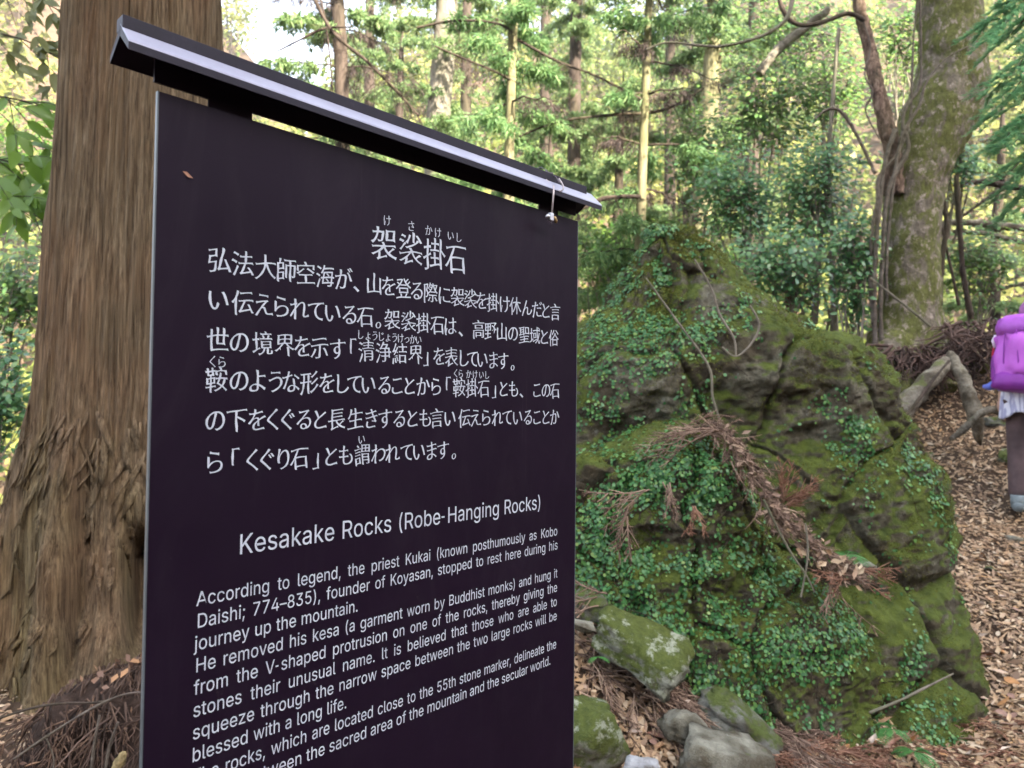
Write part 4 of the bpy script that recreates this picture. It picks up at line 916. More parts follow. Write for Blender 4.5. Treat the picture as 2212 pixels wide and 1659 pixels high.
def build_sign():
    gx = sp(.37, 0, 0)
    root = thing("information_sign", (gx[0], gx[1], float(ground(gx[0], gx[1])[0])),
                 "tall near-black information board with white Japanese and English text under a narrow gabled cap", "sign")
    dark = Mat("sign_paint")
    co = dark.coord()
    c = dark.ramp(dark.noise(6, co, 5, .6), [(.3, (.0074, .0028, .0092)), (.7, (.0098, .0040, .0118))])  # purple of the sky reflected in the black board, put into its colour
    spots = dark.ramp(dark.noise(42, co, 3, .6), [(.73, 0.0), (.80, .20)])
    c = dark.mix(spots, c, (.10, .08, .08))
    smear = dark.ramp(dark.noise(1.0, dark.coord((9, 9, 2.2)), 7, .7, 1.2), [(.50, 0.0), (.72, .035)])
    c = dark.mix(smear, c, (.16, .14, .15))
    drip = dark.ramp(dark.noise(1.0, dark.coord((120, 120, 3)), 5, .6), [(.66, 0.0), (.74, .05)])
    c = dark.mix(drip, c, (.12, .10, .10))
    dark.color(c)
    dark.rough(dark.ramp(dark.noise(14, co, 6, .7), [(.3, .46), (.7, .60)]), .13)
    dark.bump(dark.noise(160, co, 3), .05, .002)
    M['sign'] = dark.m
    cap = Mat("cap_paint")
    co = cap.coord()
    cap.color(cap.ramp(cap.noise(25, co, 5, .7), [(.3, (.0085, .0055, .0125)), (.62, (.013, .009, .019)), (.8, (.032, .026, .040))]))
    cap.rough(.55, .25)
    cap.bump(cap.noise(300, co, 3), .12, .002)
    roofm = Mat("roof_sheet")
    co = roofm.coord()
    roofm.color(roofm.ramp(roofm.noise(12, co, 6, .7), [(.3, (.27, .265, .34)), (.7, (.36, .355, .44))]))  # sky reflection on the roof face put into the base colour
    roofm.rough(.42, .5)
    roofm.b.inputs["Metallic"].default_value = .25
    edge = plain("panel_edge", (.095, .11, .12), .45, .4, .2)
    H = 1.32
    th = .005
    pn = prism([(0, 0), (0, -H), (-th, -H), (-th, 0)], 0.0012, .75, "panel", M['sign'], root)
    prism([(0.0002, 0), (0.0002, -H), (-th, -H), (-th, 0)], -.0006, .0010, "edge_strip", edge, pn)
    e = prism([(0.0002, 0), (0.0002, -H), (-th, -H), (-th, 0)], .7502, .7515, "edge_strip", edge, pn)
    for s0, s1 in ((.0585, .1135), (.648, .701)):
        prism([(-th - .001, .0300), (-th - .001, -H - .75), (-.010, -H - .75), (-.010, .0300)], s0, s1, "post", M['sign'], root, .002)
    # cap: soffit rail, two pitched boards, front pitch sheet coloured pale for its sky reflection, ridge batten
    prism([(-.006, .0118), (-.006, .040), (-.010, .040), (-.010, .0118)], -.002, .752, "rail", M['sign'], root, .0005)
    s0, s1 = -.0400, .7900
    fn, fz, rz = .0262, .0320, .0580
    fb = prism([(fn, fz), (fn, fz - .0085), (0, rz - .0115), (0, rz)], s0, s1, "front_board", cap.m, root)
    prism([(fn - .0002, fz + .0022), (fn, fz + .0002), (0, rz + .0002), (0, rz + .0022)], s0, s1, "roof_sheet", roofm.m, fb)
    prism([(-.0005, rz), (-.0005, rz - .0115), (-.030, .0262), (-.030, .034)], s0, s1 - .002, "rear_board", M['sign'], root)
    rb = prism([(.0070, rz - .0052), (.0070, rz + .0100), (-.012, rz + .0100), (-.012, rz - .0052)], s0 - .0, s1 - .022, "ridge_batten", cap.m, root, .0008)
    for s in (.07, .40, .71):
        a = Acc()
        p = sp(s, -.002, rz + .0095)
        a.tube([p, p + np.array([0, 0, .0018]), p + np.array([0, 0, .0030])], [.0042, .0042, .0018], 12)
        put("screw", a, edge, rb)

    # ---- writing
    ink = Mat("white_print")
    ink.color(ink.ramp(ink.noise(60, ink.coord(), 4, .7), [(.3, (.38, .41, .47)), (.6, (.50, .53, .59))]))
    ink.rough(.5, .4)
    jl = JP_LINES
    body = .0302
    small = .0150

    def brush(loops, seed, force=1.0):
        """turn a plain outline into something nearer brush writing: rising strokes, a slight bow, pressure that comes and goes"""
        out = []
        flat = np.array([p for lp in loops for p in lp])
        for lp in loops:
            P = np.array(lp)
            Q, n, corner = [], len(P), {}
            for i in range(n):
                a, b = P[i], P[(i + 1) % n]
                e0, e1 = a - P[i - 1], b - a
                c_ = (e0 @ e1) / (np.hypot(*e0) * np.hypot(*e1) + 1e-9)
                if c_ < .55:
                    corner[len(Q)] = 1 if (e0[0] * e1[1] - e0[1] * e1[0]) > 0 else -1
                k = max(1, int(np.hypot(*(b - a)) / .055))
                Q += [a + (b - a) * j / k for j in range(k)]
            Q = np.array(Q)
            area = .5 * np.sum(Q[:, 0] * np.roll(Q[:, 1], -1) - np.roll(Q[:, 0], -1) * Q[:, 1])
            inside = 0
            for other in loops:
                if other is lp:
                    continue
                c, (px_, py_) = False, lp[0]
                for i in range(len(other)):
                    (x1, y1), (x0, y0) = other[i], other[i - 1]
                    if (y1 > py_) != (y0 > py_) and px_ < (x0 - x1) * (py_ - y1) / (y0 - y1) + x1:
                        c = not c
                inside += c
            sg = (1 if area > 0 else -1) * (-1 if inside % 2 else 1)
            d = np.roll(Q, -1, 0) - np.roll(Q, 1, 0)
            d /= np.linalg.norm(d, axis=1)[:, None] + 1e-9
            N = np.stack([d[:, 1], -d[:, 0]], 1) * sg
            # thin horizontals, fuller falling strokes; heavier towards the right and the foot of each stroke
            w = .001 + .009 * np.abs(N[:, 0]) - .013 * np.abs(N[:, 1])
            w = w + .008 * np.sin(Q[:, 0] * 9 + Q[:, 1] * 13 + seed) * (.4 + .6 * np.abs(N[:, 0]))
            for i, turn in corner.items():      # slanted entries and ends of the strokes
                if turn * (1 if area > 0 else -1) < 0 or inside % 2:
                    continue
                g = abs(N[i, 0] * .707 - N[i, 1] * .707)
                w[i] += .030 * max(0, g - .6) / .4 - .012 * max(0, .5 - g)
            Q = Q + N * (w * force)[:, None]
            x, y = Q[:, 0].copy(), Q[:, 1].copy()
            y2 = y + .13 * (x - .5) - .035 * (x - .5) ** 2 * 4 + .010 * np.sin(x * 7 + seed)
            x2 = x - .030 * (y - .38) + .012 * np.sin(y * 7.5 + seed * 1.7)
            out.append(list(zip(x2, y2)))
        return out

    JP = {}

    def jp(key, kx, kz, z_off=0.0):
        v, chars, ss = jl[key]
        out = []
        for ch, s in zip(chars, ss):
            if ch not in JP:
                JP[ch] = [brush(grp, ord(ch) % 7, .25 if ch in "海休俗登" else (.6 if ch in "聖域際掛" else 1.0)) for grp in strokes_of(GLYPHS_JP, ch)]
            xs = [x for grp in JP[ch] for lp in grp for x, y in lp]
            out.append((JP, ch, s / 1000 - .5 * (min(xs) + max(xs)) * kx, v / 1000 - .385 * kz + z_off, kx, kz))
        return out
    lettering("title_lettering", jp(7, .0455, .0500) + jp(8, .0150, .0170), ink.m, pn)
    lettering("text_line", jp(1, .0292, .0318), ink.m, pn)
    lettering("text_line", jp(2, .0286, .0312), ink.m, pn)
    lettering("text_line", jp(3, .0280, .0312), ink.m, pn)
    lettering("text_line", jp(4, .0276, .0310), ink.m, pn)
    lettering("text_line", jp(5, .0274, .0308), ink.m, pn)
    lettering("text_line", jp(6, .0270, .0308), ink.m, pn)
    lettering("reading_aid", jp(9, .0125, .0150), ink.m, pn)
    lettering("reading_aid", jp(10, .0125, .0155) + jp(11, .0125, .0150), ink.m, pn)
    lettering("reading_aid", jp(12, .0125, .0150), ink.m, pn)

    def en(text, s0, s1, base, cap_h, justify=True):
        kz = cap_h / .56 if False else cap_h / EN_CAP
        words = text.split(" ")
        k = kz * .85
        wid = [sum(ADVANCE[ch] for ch in wd) * k for wd in words]
        if justify:
            gap = (s1 - s0 - sum(wid)) / (len(words) - 1)
            if gap < .15 * kz:
                k *= (s1 - s0 - .2 * kz * (len(words) - 1)) / sum(wid)
                wid = [sum(ADVANCE[ch] for ch in wd) * k for wd in words]
                gap = (s1 - s0 - sum(wid)) / (len(words) - 1)
        else:
            gap = ADVANCE[" "] * k * 1.15
            f = (s1 - s0) / (sum(wid) + gap * (len(words) - 1))
            k *= f
            gap *= f
            wid = [v * f for v in wid]
        out, s = [], s0
        for wd, wl in zip(words, wid):
            for ch in wd:
                out.append((GLYPHS_EN, ch, s, base, k, kz))
                s += ADVANCE[ch] * k
            s += gap
        return out
    lettering("heading_lettering", en("Kesakake Rocks (Robe-Hanging Rocks)", .103, .6545, -.5252, .0237, False), ink.m, pn)
    rows = [
        ("According to legend, the priest Kukai (known posthumously as Kobo", .0545, .6990, True),
        ("Daishi; 774–835), founder of Koyasan, stopped to rest here during his", .0555, .7002, True),
        ("journey up the mountain.", .0535, .2755, False),
        ("He removed his kesa (a garment worn by Buddhist monks) and hung it", .0550, .7000, True),
        ("from the V-shaped protrusion on one of the rocks, thereby giving the", .0540, .7000, True),
        ("stones their unusual name. It is believed that those who are able to", .0535, .6995, True),
        ("squeeze through the narrow space between the two large rocks will be", .0535, .6995, True),
        ("blessed with a long life.", .0535, .2600, False),
        ("The rocks, which are located close to the 55th stone marker, delineate the", .0535, .6990, True),
        ("border between the sacred area of the mountain and the secular world.", .0535, .6835, True),
    ]
    for i, (t, a, b, j) in enumerate(rows):
        lettering("text_line", en(t, a, b, -.5768 - .02508 * i, .0161, j), ink.m, pn)


build_sign()


def build_sign_bits():
    # wire loop with a small metal clip, hung over the cap
    wire = plain("old_wire", (.10, .08, .09), .45, .5, .4)
    pale = plain("pale_wire", (.42, .36, .36), .4, .5, .3)
    met = plain("silver_metal", (.62, .62, .66), .3, .5, .7, bump=.2)
    brass = plain("dull_brass", (.38, .26, .12), .4, .5, .6)
    D = 1.28
    def q(x, y, d=D):   # 4000 px crop coordinates of the clip
        return at((1950 + x / 4.74) / 1.808, (550 + y / 4.74) / 1.808, d)
    t = thing("hanging_clip", q(955, 1400), "small silver clip hanging on a looped wire from the right end of the sign cap", "clip")
    a = Acc()
    c1 = [(680, 545, 1.33), (700, 510, 1.32), (770, 490, 1.31), (850, 530, 1.30), (900, 590, 1.285), (960, 630, 1.27), (1040, 660, 1.265), (1100, 740, 1.255), (1130, 800, 1.25)]
    P = [q(x, y, d) for x, y, d in c1]
    a.tube(np.array(P), .0011, 6)
    a.tube(np.array([q(860, 560, 1.275), q(890, 600, 1.27), q(940, 590, 1.27), (q(1000, 620, 1.268))]), .0013, 6)
    a.tube(np.array([q(890, 560, 1.272), q(930, 620, 1.27), q(990, 590, 1.268)]), .0012, 6)
    put("wire_loop", a, wire, t)
    a = Acc()
    c2 = [(820, 580), (815, 640), (850, 700), (920, 780), (1000, 850), (1060, 910), (1130, 935), (1180, 900), (1185, 840), (1150, 770), (1105, 700)]
    a.tube(np.array([q(x, y, 1.262 - .012 * math.sin(i / 10 * 3.14)) for i, (x, y) in enumerate(c2)]), .0015, 7)
    put("wire_loop", a, pale, t)
    a = Acc()
    a.tube(np.array([q(1003, 830, 1.245), q(1005, 920, 1.238), q(995, 1100, 1.238), q(975, 1350, 1.238)]), .0018, 7)
    put("cord", a, pale, t)
    c = q(955, 1410, 1.238)
    ax = (SU, SN, np.array([0, 0, 1.0]))
    a = Acc()
    a.box(c, ax, (.0048, .0035, .0070))
    o = put("clip_body", a.mesh("clip_body", False), met, t)
    b = o.modifiers.new("bevel", 'BEVEL'); b.width = .0015; b.segments = 3
    a = Acc()
    a.tube(np.array([c - SU * .005, c - SU * .010 + SN * .001, c - SU * .013 - np.array([0, 0, .003])]), [.0028, .0035, .0022], 8)
    put("wing", a, met, t)
    a = Acc()
    a.tube(np.array([c + SU * .005, c + SU * .010, c + SU * .0135 - np.array([0, 0, .004]), c + SU * .014 - np.array([0, 0, .008])]), [.0028, .0036, .0036, .0020], 8)
    put("wing", a, brass, t)
    a = Acc()
    a.tube(np.array([c - np.array([0, 0, .007]), c - np.array([0, 0, .014])]), [.0013, .0009], 6)
    put("pin", a, wire, t)
    # a small dry leaf scrap stuck on the board
    a = Acc()
    p = sp(.028, .0012, -.083)
    a.leaves(CURL, [p], np.array([SU * 1 - np.array([0, 0, .5])]), np.array([SN]), np.array([[.013, .009, .006]]))
    put("leaf_scrap", a, plain("dry_scrap", (.38, .20, .13), .8, .2), label="tiny orange brown leaf scrap stuck to the upper left of the dark board", category="leaf")


build_sign_bits()

# ------------------------------------------------------------------ boulders
def loft(keys, nth=420, nz=360, squarish=.82, amp=(.10, .045, .012), seed=0, facet=.05):
    """keys: (image row, left, right, depth of the front face, thickness): a closed solid through measured cross-sections."""
    rows = []
    for py, xl, xr, df, tk in keys:
        D = df + tk / 2
        a, b = at(xl, py, D), at(xr, py, D)
        rows.append(((a[2] + b[2]) / 2, (a[0] + b[0]) / 2, (b[0] - a[0]) / 2, D, tk / 2))
    rows = np.array(rows)[::-1]
    zs = np.sort(np.concatenate([np.linspace(rows[0, 0], rows[-1, 0], nz)]))
    f = lambda k: np.interp(zs, rows[:, 0], rows[:, k])
    cx, hw, cy, hd = f(1), f(2), f(3), f(4)
    th = np.linspace(0, 2 * np.pi, nth, endpoint=False)
    th = th - .62 * np.cos(th)        # closer spacing on the side that faces the path
    ct, st = np.cos(th), np.sin(th)
    sx = np.sign(ct) * np.abs(ct) ** squarish
    sy = np.sign(st) * np.abs(st) ** squarish
    V = np.stack([cx[:, None] + hw[:, None] * sx, cy[:, None] + hd[:, None] * sy, np.repeat(zs[:, None], nth, 1)], -1).reshape(-1, 3)
    i = np.arange(nz - 1)[:, None] * nth
    j = np.arange(nth)[None]
    Q = np.stack([i + j, i + (j + 1) % nth, i + nth + (j + 1) % nth, i + nth + j], -1).reshape(-1, 4)
    n = len(V)
    V = np.vstack([V, V[-nth:].mean(0), V[:nth].mean(0)])
    T = [(n, (nz - 1) * nth + k, (nz - 1) * nth + (k + 1) % nth) for k in range(nth)]
    T += [(n + 1, (k + 1) % nth, k) for k in range(nth)]
    return V, Q, np.array(T)


def normals(V, Q, T):
    N = np.zeros_like(V)
    fn = np.cross(V[Q[:, 2]] - V[Q[:, 0]], V[Q[:, 3]] - V[Q[:, 1]])
    for k in range(4):
        np.add.at(N, Q[:, k], fn)
    ft = np.cross(V[T[:, 1]] - V[T[:, 0]], V[T[:, 2]] - V[T[:, 0]])
    for k in range(3):
        np.add.at(N, T[:, k], ft)
    return N / (np.linalg.norm(N, axis=1)[:, None] + 1e-12)


def cells(P, seed, n, lo, hi):
    """distance to the nearest and second nearest of n random points, for facets and cracks"""
    r = np.random.default_rng(seed)
    C = r.uniform(lo, hi, (n, 3))
    d1 = np.full(len(P), 9.0)
    d2 = d1.copy()
    idx = np.zeros(len(P), int)
    for k, c in enumerate(C):
        d = np.linalg.norm(P - c, axis=1)
        m = d < d1
        d2 = np.where(m, d1, np.minimum(d2, d))
        idx = np.where(m, k, idx)
        d1 = np.where(m, d, d1)
    return d1, d2, idx, C


def roughen(V, Q, T, seed, a_big, a_mid, a_fine, a_step, a_crack, ncell=26):
    N = normals(V, Q, T)
    lo, hi = V.min(0), V.max(0)
    W = V + .10 * np.stack([fbm(V * 1.7 + 5 + seed, 3), fbm(V * 1.7 + 25 + seed, 3), fbm(V * 1.7 + 45, 3)], 1)
    W = W * np.array([1, 1, 1.0])
    d1, d2, idx, C = cells(W, seed, ncell, lo, hi)
    r = np.random.default_rng(seed + 1)
    # each cell is pushed in or out and tilted: broken planes with steps between
    off = r.uniform(-1, 1, ncell)
    tilt = r.normal(0, 1, (ncell, 3))
    step = off[idx] + (tilt[idx] * (W - C[idx])).sum(1) * 1.6
    soft = sstep(0, .10, d2 - d1)
    disp = a_step * step * soft - a_crack * np.exp(-((d2 - d1) / .022) ** 2)
    disp += a_big * fbm(V * 1.6 + seed, 3) + a_mid * ridged(V * np.array([3.2, 3.2, 4.4]) + seed, 4) * .5 + a_fine * fbm(V * 17 + seed, 4)
    V2 = V + N * disp[:, None]
    N2 = normals(V2, Q, T)
    V2 = V2 + N2 * (.006 * fbm(V * 42 + seed, 3))[:, None]
    return V2, N2


M['boulder'] = rock_mat("mossy_boulder", .49, ((.036, .032, .022), (.185, .17, .125)), 1.0, 1.0)
M['boulder2'] = rock_mat("mossy_boulder_low", .53, ((.034, .029, .020), (.14, .125, .09)), .8, 1.1)
M['slab'] = rock_mat("green_slab", .60, ((.15, .155, .12), (.38, .39, .32)), .9, 2.4, .9, ((.045, .062, .014), (.13, .155, .035)))
M['pale'] = rock_mat("pale_stone", .27, ((.16, .152, .115), (.39, .375, .30)), .6, 2.0, .5, ((.06, .08, .02), (.13, .15, .05)))
M['greymoss'] = rock_mat("grey_moss_stone", .45, ((.12, .125, .10), (.28, .28, .25)), .6, 2.4, .5, ((.05, .07, .015), (.12, .15, .04)))
M['quartz'] = rock_mat("quartz_stone", -.2, ((.30, .30, .31), (.55, .55, .56)), .4, 2.0)


def build_boulders():
    K1 = [(488, 1415, 1445, 4.02, .12), (500, 1393, 1478, 3.97, .28), (530, 1382, 1500, 3.93, .42), (565, 1372, 1535, 3.88, .55),
          (600, 1335, 1578, 3.82, .65), (640, 1312, 1608, 3.80, .8), (668, 1300, 1650, 3.76, .85), (700, 1262, 1700, 3.74, .9), (728, 1235, 1752, 3.70, 1.0),
          (752, 1215, 1852, 3.66, 1.1), (775, 1190, 1888, 3.63, 1.15), (830, 1170, 1915, 3.62, 1.18), (900, 1150, 1932, 3.66, 1.1),
          (970, 1140, 1965, 3.66, 1.07), (1040, 1140, 1998, 3.62, 1.08), (1170, 1150, 2008, 3.56, 1.11), (1300, 1160, 2045, 3.50, 1.12),
          (1400, 1180, 2070, 3.44, 1.0), (1480, 1200, 2085, 3.34, .85), (1560, 1220, 2090, 3.26, .66), (1620, 1250, 2085, 3.22, .62), (1700, 1250, 2080, 3.22, .62)]
    V, Q, T = loft(K1, 330, 340, .80)
    # saddle: the V between the peak and the shoulder
    V2, N2 = roughen(V, Q, T, 21, .030, .050, .011, .040, .05, 34)
    a = put("mossy_boulder", new_mesh("mossy_boulder", V2, [Q, T]), M['boulder'])
    a["label"] = "great pointed mossy boulder with a notched shoulder, largest rock, right of the sign"
    a["category"] = "boulder"
    K2 = [(922, 1462, 1535, 3.26, .30), (932, 1395, 1562, 3.20, .50), (960, 1310, 1585, 3.14, .65), (1005, 1240, 1608, 3.10, .75), (1060, 1200, 1640, 3.10, .8),
          (1120, 1160, 1655, 3.12, .8), (1200, 1130, 1695, 3.10, .8), (1265, 1130, 1770, 3.07, .75), (1330, 1140, 1835, 3.04, .7), (1400, 1160, 1862, 3.02, .65),
          (1500, 1230, 1882, 3.0, .6), (1580, 1330, 1868, 3.0, .55), (1640, 1400, 1850, 3.0, .55), (1720, 1400, 1850, 3.0, .55)]
    Va, Qa, Ta = loft(K2, 310, 310, .78)
    Vb, Nb = roughen(Va, Qa, Ta, 35, .035, .055, .011, .045, .055, 30)
    b = put("mossy_boulder", new_mesh("mossy_boulder_low", Vb, [Qa, Ta]), M['boulder2'])
    b["label"] = "lower ivy-covered boulder leaning in front of the great pointed one"
    b["category"] = "boulder"
    return (V2, N2), (Vb, Nb)


ROCK1, ROCK2 = build_boulders()


def scatter_ivy(name, V, N, count, thresh, seed, size, label, dens=None):
    r = np.random.default_rng(seed)
    ok = (N[:, 1] < .35)
    idx = np.nonzero(ok)[0]
    P = V[idx]
    f = fbm(P * 3.2 + seed, 4) + .7 * fbm(P * 9 + seed, 3) + (0 if dens is None else dens(P, N[idx]))
    w = np.clip(f - thresh, 0, 1) ** 1.6
    w /= w.sum()
    sel = r.choice(idx, count, p=w)
    pos = V[sel] + N[sel] * r.uniform(.002, .012, (count, 1)) + rand_dirs(count, r) * .008
    n = N[sel] + rand_dirs(count, r) * .38 + np.array([0, -.10, .30])
    X = rand_dirs(count, r) + np.array([0, 0, -.8])
    acc = Acc()
    s = r.uniform(*size, count) * np.where(r.random(count) < .2, .65, 1)
    acc.leaves(ROUND, pos, X, n, s)
    put(name, acc, M['ivy'], kind="stuff", label=label, category="ivy")
    # thin stems that run between leaves
    st = Acc()
    idx = idx[::12]
    for k in range(count // 90):
        i = r.choice(sel)
        pts = [V[i] + N[i] * .006]
        for q in range(7):
            j = np.argsort(np.linalg.norm(V[idx] - (pts[-1] + np.array([r.normal(0, .03), 0, -.035])), axis=1))[0]
            pts.append(V[idx][j] + N[idx][j] * .006)
        st.tube(np.array(pts), .0018, 4, False)
    return st


M['ivy'] = leaf_mat("ivy_leaf", [(0, (.026, .095, .028)), (.35, (.050, .165, .050)), (.7, (.090, .23, .070)), (.93, (.14, .27, .06)), (1, (.20, .28, .06))], .40, .45, .3)
P0 = at(1500, 1150, 3.1)


def dens1(P, N):   # more towards the crest at the left, in trails on the right face, less in the middle
    z = P[:, 2]
    left = sstep(1.15, .45, P[:, 0]) * .75
    trail = np.exp(-((P[:, 0] - 1.78 - .12 * (1.4 - z)) / .13) ** 2) * .55 * sstep(1.75, 1.4, z)
    low = sstep(.9, .4, z) * .45
    crest = sstep(1.70, 2.05, z) * .60
    moss = -sstep(.55, .85, N[:, 2]) * .5
    return left + trail + low + crest + moss


st = scatter_ivy("ivy", *ROCK1, 17000, .28, 4, (.011, .022), "small round green ivy leaves trailing over the great pointed boulder", dens1)
put("ivy_stems", st, M['dark_bark'], kind="stuff", label="thin bare ivy stems on the great pointed boulder", category="ivy")
st = scatter_ivy("ivy", *ROCK2, 20000, .0, 9, (.011, .021), "dense small green ivy leaves covering the lower boulder",
                 lambda P, N: .25 * sstep(1.0, .7, P[:, 2]) + .2)
put("ivy_stems", st, M['dark_bark'], kind="stuff", label="thin bare ivy stems on the lower boulder", category="ivy")


def moss_tufts():
    """short moss cushions that break up the outline of the boulders"""
    acc = Acc()
    r = np.random.default_rng(77)
    for V, N, cnt in ((ROCK1[0], ROCK1[1], 52000), (ROCK2[0], ROCK2[1], 24000)):
        ok = np.nonzero((N[:, 1] < .4))[0]
        P = V[ok]
        f = np.clip(fbm(P * 4 + 3, 4) * .8 + .9 * np.clip(N[ok][:, 2], -.2, 1) + .1, 0, 1) ** 1.5
        s = r.choice(ok, cnt, p=f / f.sum())
        acc.leaves(HAIR, V[s] - N[s] * .001, N[s] + rand_dirs(cnt, r) * .7, rand_dirs(cnt, r), np.stack([r.uniform(.006, .018, cnt), r.uniform(.003, .006, cnt), np.full(cnt, .01)], 1))
    put("moss", acc, leaf_mat("moss_tuft", [(0, (.055, .058, .014)), (.5, (.12, .122, .026)), (1, (.20, .20, .045))], .9, .1, .3), kind="stuff",
        label="yellow green moss cushions on the two boulders", category="moss")


moss_tufts()


# ------------------------------------------------------------------ stones
def stone(px, py, D, size, mat, label, seed, rot=(0, 0, 0), flat=1.0, sink=.0, name="stone", group=None, cut=7):
    r = np.random.default_rng(seed)
    n = 48
    th = np.linspace(0, 2 * np.pi, n, endpoint=False)
    ph = np.linspace(-np.pi / 2, np.pi / 2, n // 2 + 1)[1:-1]
    P = np.stack([np.cos(ph)[:, None] * np.cos(th), np.cos(ph)[:, None] * np.sin(th), np.repeat(np.sin(ph)[:, None], n, 1)], -1).reshape(-1, 3)
    P = np.vstack([P, [0, 0, 1], [0, 0, -1]])
    # planes cut off the ball
    d = rand_dirs(cut + 6, r)
    d[:6] = np.vstack([np.eye(3), -np.eye(3)]) + r.normal(0, .18, (6, 3))
    d /= np.linalg.norm(d, axis=1)[:, None]
    h = r.uniform(.60, .82, len(d))
    m = (P @ d.T) / h
    k = m.max(1)
    P = P / np.maximum(k, .8)[:, None]
    P = P * (1 + .07 * fbm(P * 2.4 + seed, 4)[:, None] + .055 * ridged(P * np.array([3, 3, 8]) + seed, 5)[:, None] + .016 * fbm(P * 14 + seed, 3)[:, None])
    a, b, c = [R(v) for v in rot]
    Rm = np.array((Matrix.Rotation(c, 3, 'Z') @ Matrix.Rotation(b, 3, 'Y') @ Matrix.Rotation(a, 3, 'X')))
    P = (P * np.array(size) * .62) @ Rm.T
    m_ = n // 2 - 1
    i = np.arange(m_ - 1)[:, None] * n
    j = np.arange(n)[None]
    Q = np.stack([i + j, i + (j + 1) % n, i + n + (j + 1) % n, i + n + j], -1).reshape(-1, 4)
    T = [(m_ * n, (m_ - 1) * n + q, (m_ - 1) * n + (q + 1) % n) for q in range(n)] + [(m_ * n + 1, (q + 1) % n, q) for q in range(n)]
    c = at(px, py, D)
    me = new_mesh(name, P, [Q, np.array(T)])
    o = put(name, me, mat)
    o.location = c + np.array([0, 0, -sink])
    o["label"] = label
    o["category"] = "stone"
    if group:
        o["group"] = group
    return o


def rest(px, py, drop=.0):
    """depth at which the ground shows at this image point"""
    D = np.arange(2.0, 9, .02)
    d = CAM_R * ((px - 1106) / FOCAL) - CAM_U * ((py - 829.5) / FOCAL) + _f
    P = EYE + d * (D / d[1])[:, None]
    hit = P[:, 2] <= ground(P[:, 0], P[:, 1]) + drop
    return float(D[np.argmax(hit)]) if hit.any() else 5.0


stone(1387, 1396, 2.90, (.39, .26, .15), M['slab'], "tilted angular stone slab coated in green moss, leaning against the lower boulder", 3, (22, 24, -14), cut=3)
stone(1275, 1585, 2.62, (.24, .22, .24), M['slab'], "rounded stone with bright yellow green moss at the bottom, beside the sign edge", 8, (10, 20, 30))
stone(1480, 1572, 2.76, (.22, .14, .11), M['pale'], "small jagged pale grey stone between the debris and the big white stone", 12, (0, 10, 10), cut=10)
stone(1600, 1568, 2.92, (.42, .15, .15), M['greymoss'], "long flat grey stone with thin moss lying along the foot of the boulder", 14, (12, 30, -6), cut=5)
stone(1560, 1652, 2.62, (.38, .26, .22), M['pale'], "large weathered grey white stone half buried at the bottom of the leaf litter", 19, (0, 12, 10))
stone(1388, 1664, 2.45, (.14, .12, .06), M['quartz'], "pale bluish stone just showing at the bottom edge", 22, (0, 5, 0))
stone(1268, 1308, 3.00, (.16, .14, .10), M['greymoss'], "small dark mossy stone tucked behind the tilted slab", 25, (10, 0, 0))
stone(1685, 782, 3.72, (.15, .10, .10), M['quartz'], "bare whitish grey rock patch in the notch of the great boulder", 31, (0, -15, 10), cut=9)
stone(1868, 1228, 3.20, (.10, .08, .05), M['pale'], "small flat grey stone among reddish fronds in the cleft", 33, (0, 0, 10))
stone(1255, 1352, 2.80, (.12, .08, .04), M['pale'], "flat pinkish white chip of rock left of the tilted slab", 35, (0, 15, 0), cut=9)
PATH = [(2047, 1114, (.14, .12, .06), 'pale', "grey flat stone in the middle of the leafy path"),
        (2054, 1002, (.09, .08, .05), 'quartz', "small bright white stone on the upper path"),
        (2016, 1036, (.13, .10, .05), 'pale', "flat whitish stone near the boulder's right shoulder"),
        (2002, 985, (.16, .12, .09), 'slab', "yellow green mossy stone beside the boulder's right shoulder"),
        (2137, 1225, (.16, .09, .04), 'greymoss', "pale green flat sliver of stone on the right of the path"),
        (2100, 1418, (.09, .07, .05), 'slab', "small mossy stone at the lower right of the path"),
        (2180, 985, (.30, .18, .12), 'slab', "mossy stone bulging from the path beside the hiker's knee"),
        (2201, 1172, (.16, .13, .08), 'pale', "grey stone right behind the hiker's boot"),
        (2150, 912, (.22, .18, .12), 'greymoss', "pale mossy rock at the end of the thick root"),
        (2085, 1600, (.12, .10, .06), 'greymoss', "brown green stone buried in litter at the boulder's right foot"),
        (2155, 1560, (.10, .09, .05), 'pale', "small tan stone in the litter of the lower right corner")]
for i, (x, y, s, m, lab) in enumerate(PATH):
    stone(x, y, rest(x, y), s, M[m], lab, 60 + i, (0, rng.uniform(-10, 10), rng.uniform(0, 90)), sink=.01)

# ------------------------------------------------------------------ mossy forked tree on the bank
def curve(pts, n=24):
    """smooth polyline through the given points (with radius as 4th value when present)"""
    pts = np.asarray(pts, float)
    m = len(pts)
    t = np.linspace(0, m - 1, n)
    i = np.clip(t.astype(int), 0, m - 2)
    f = (t - i)[:, None]
    p0, p1, p2, p3 = pts[np.clip(i - 1, 0, m - 1)], pts[i], pts[i + 1], pts[np.clip(i + 2, 0, m - 1)]
    return .5 * (2 * p1 + (p2 - p0) * f + (2 * p0 - 5 * p1 + 4 * p2 - p3) * f ** 2 + (3 * p1 - p0 - 3 * p2 + p3) * f ** 3)


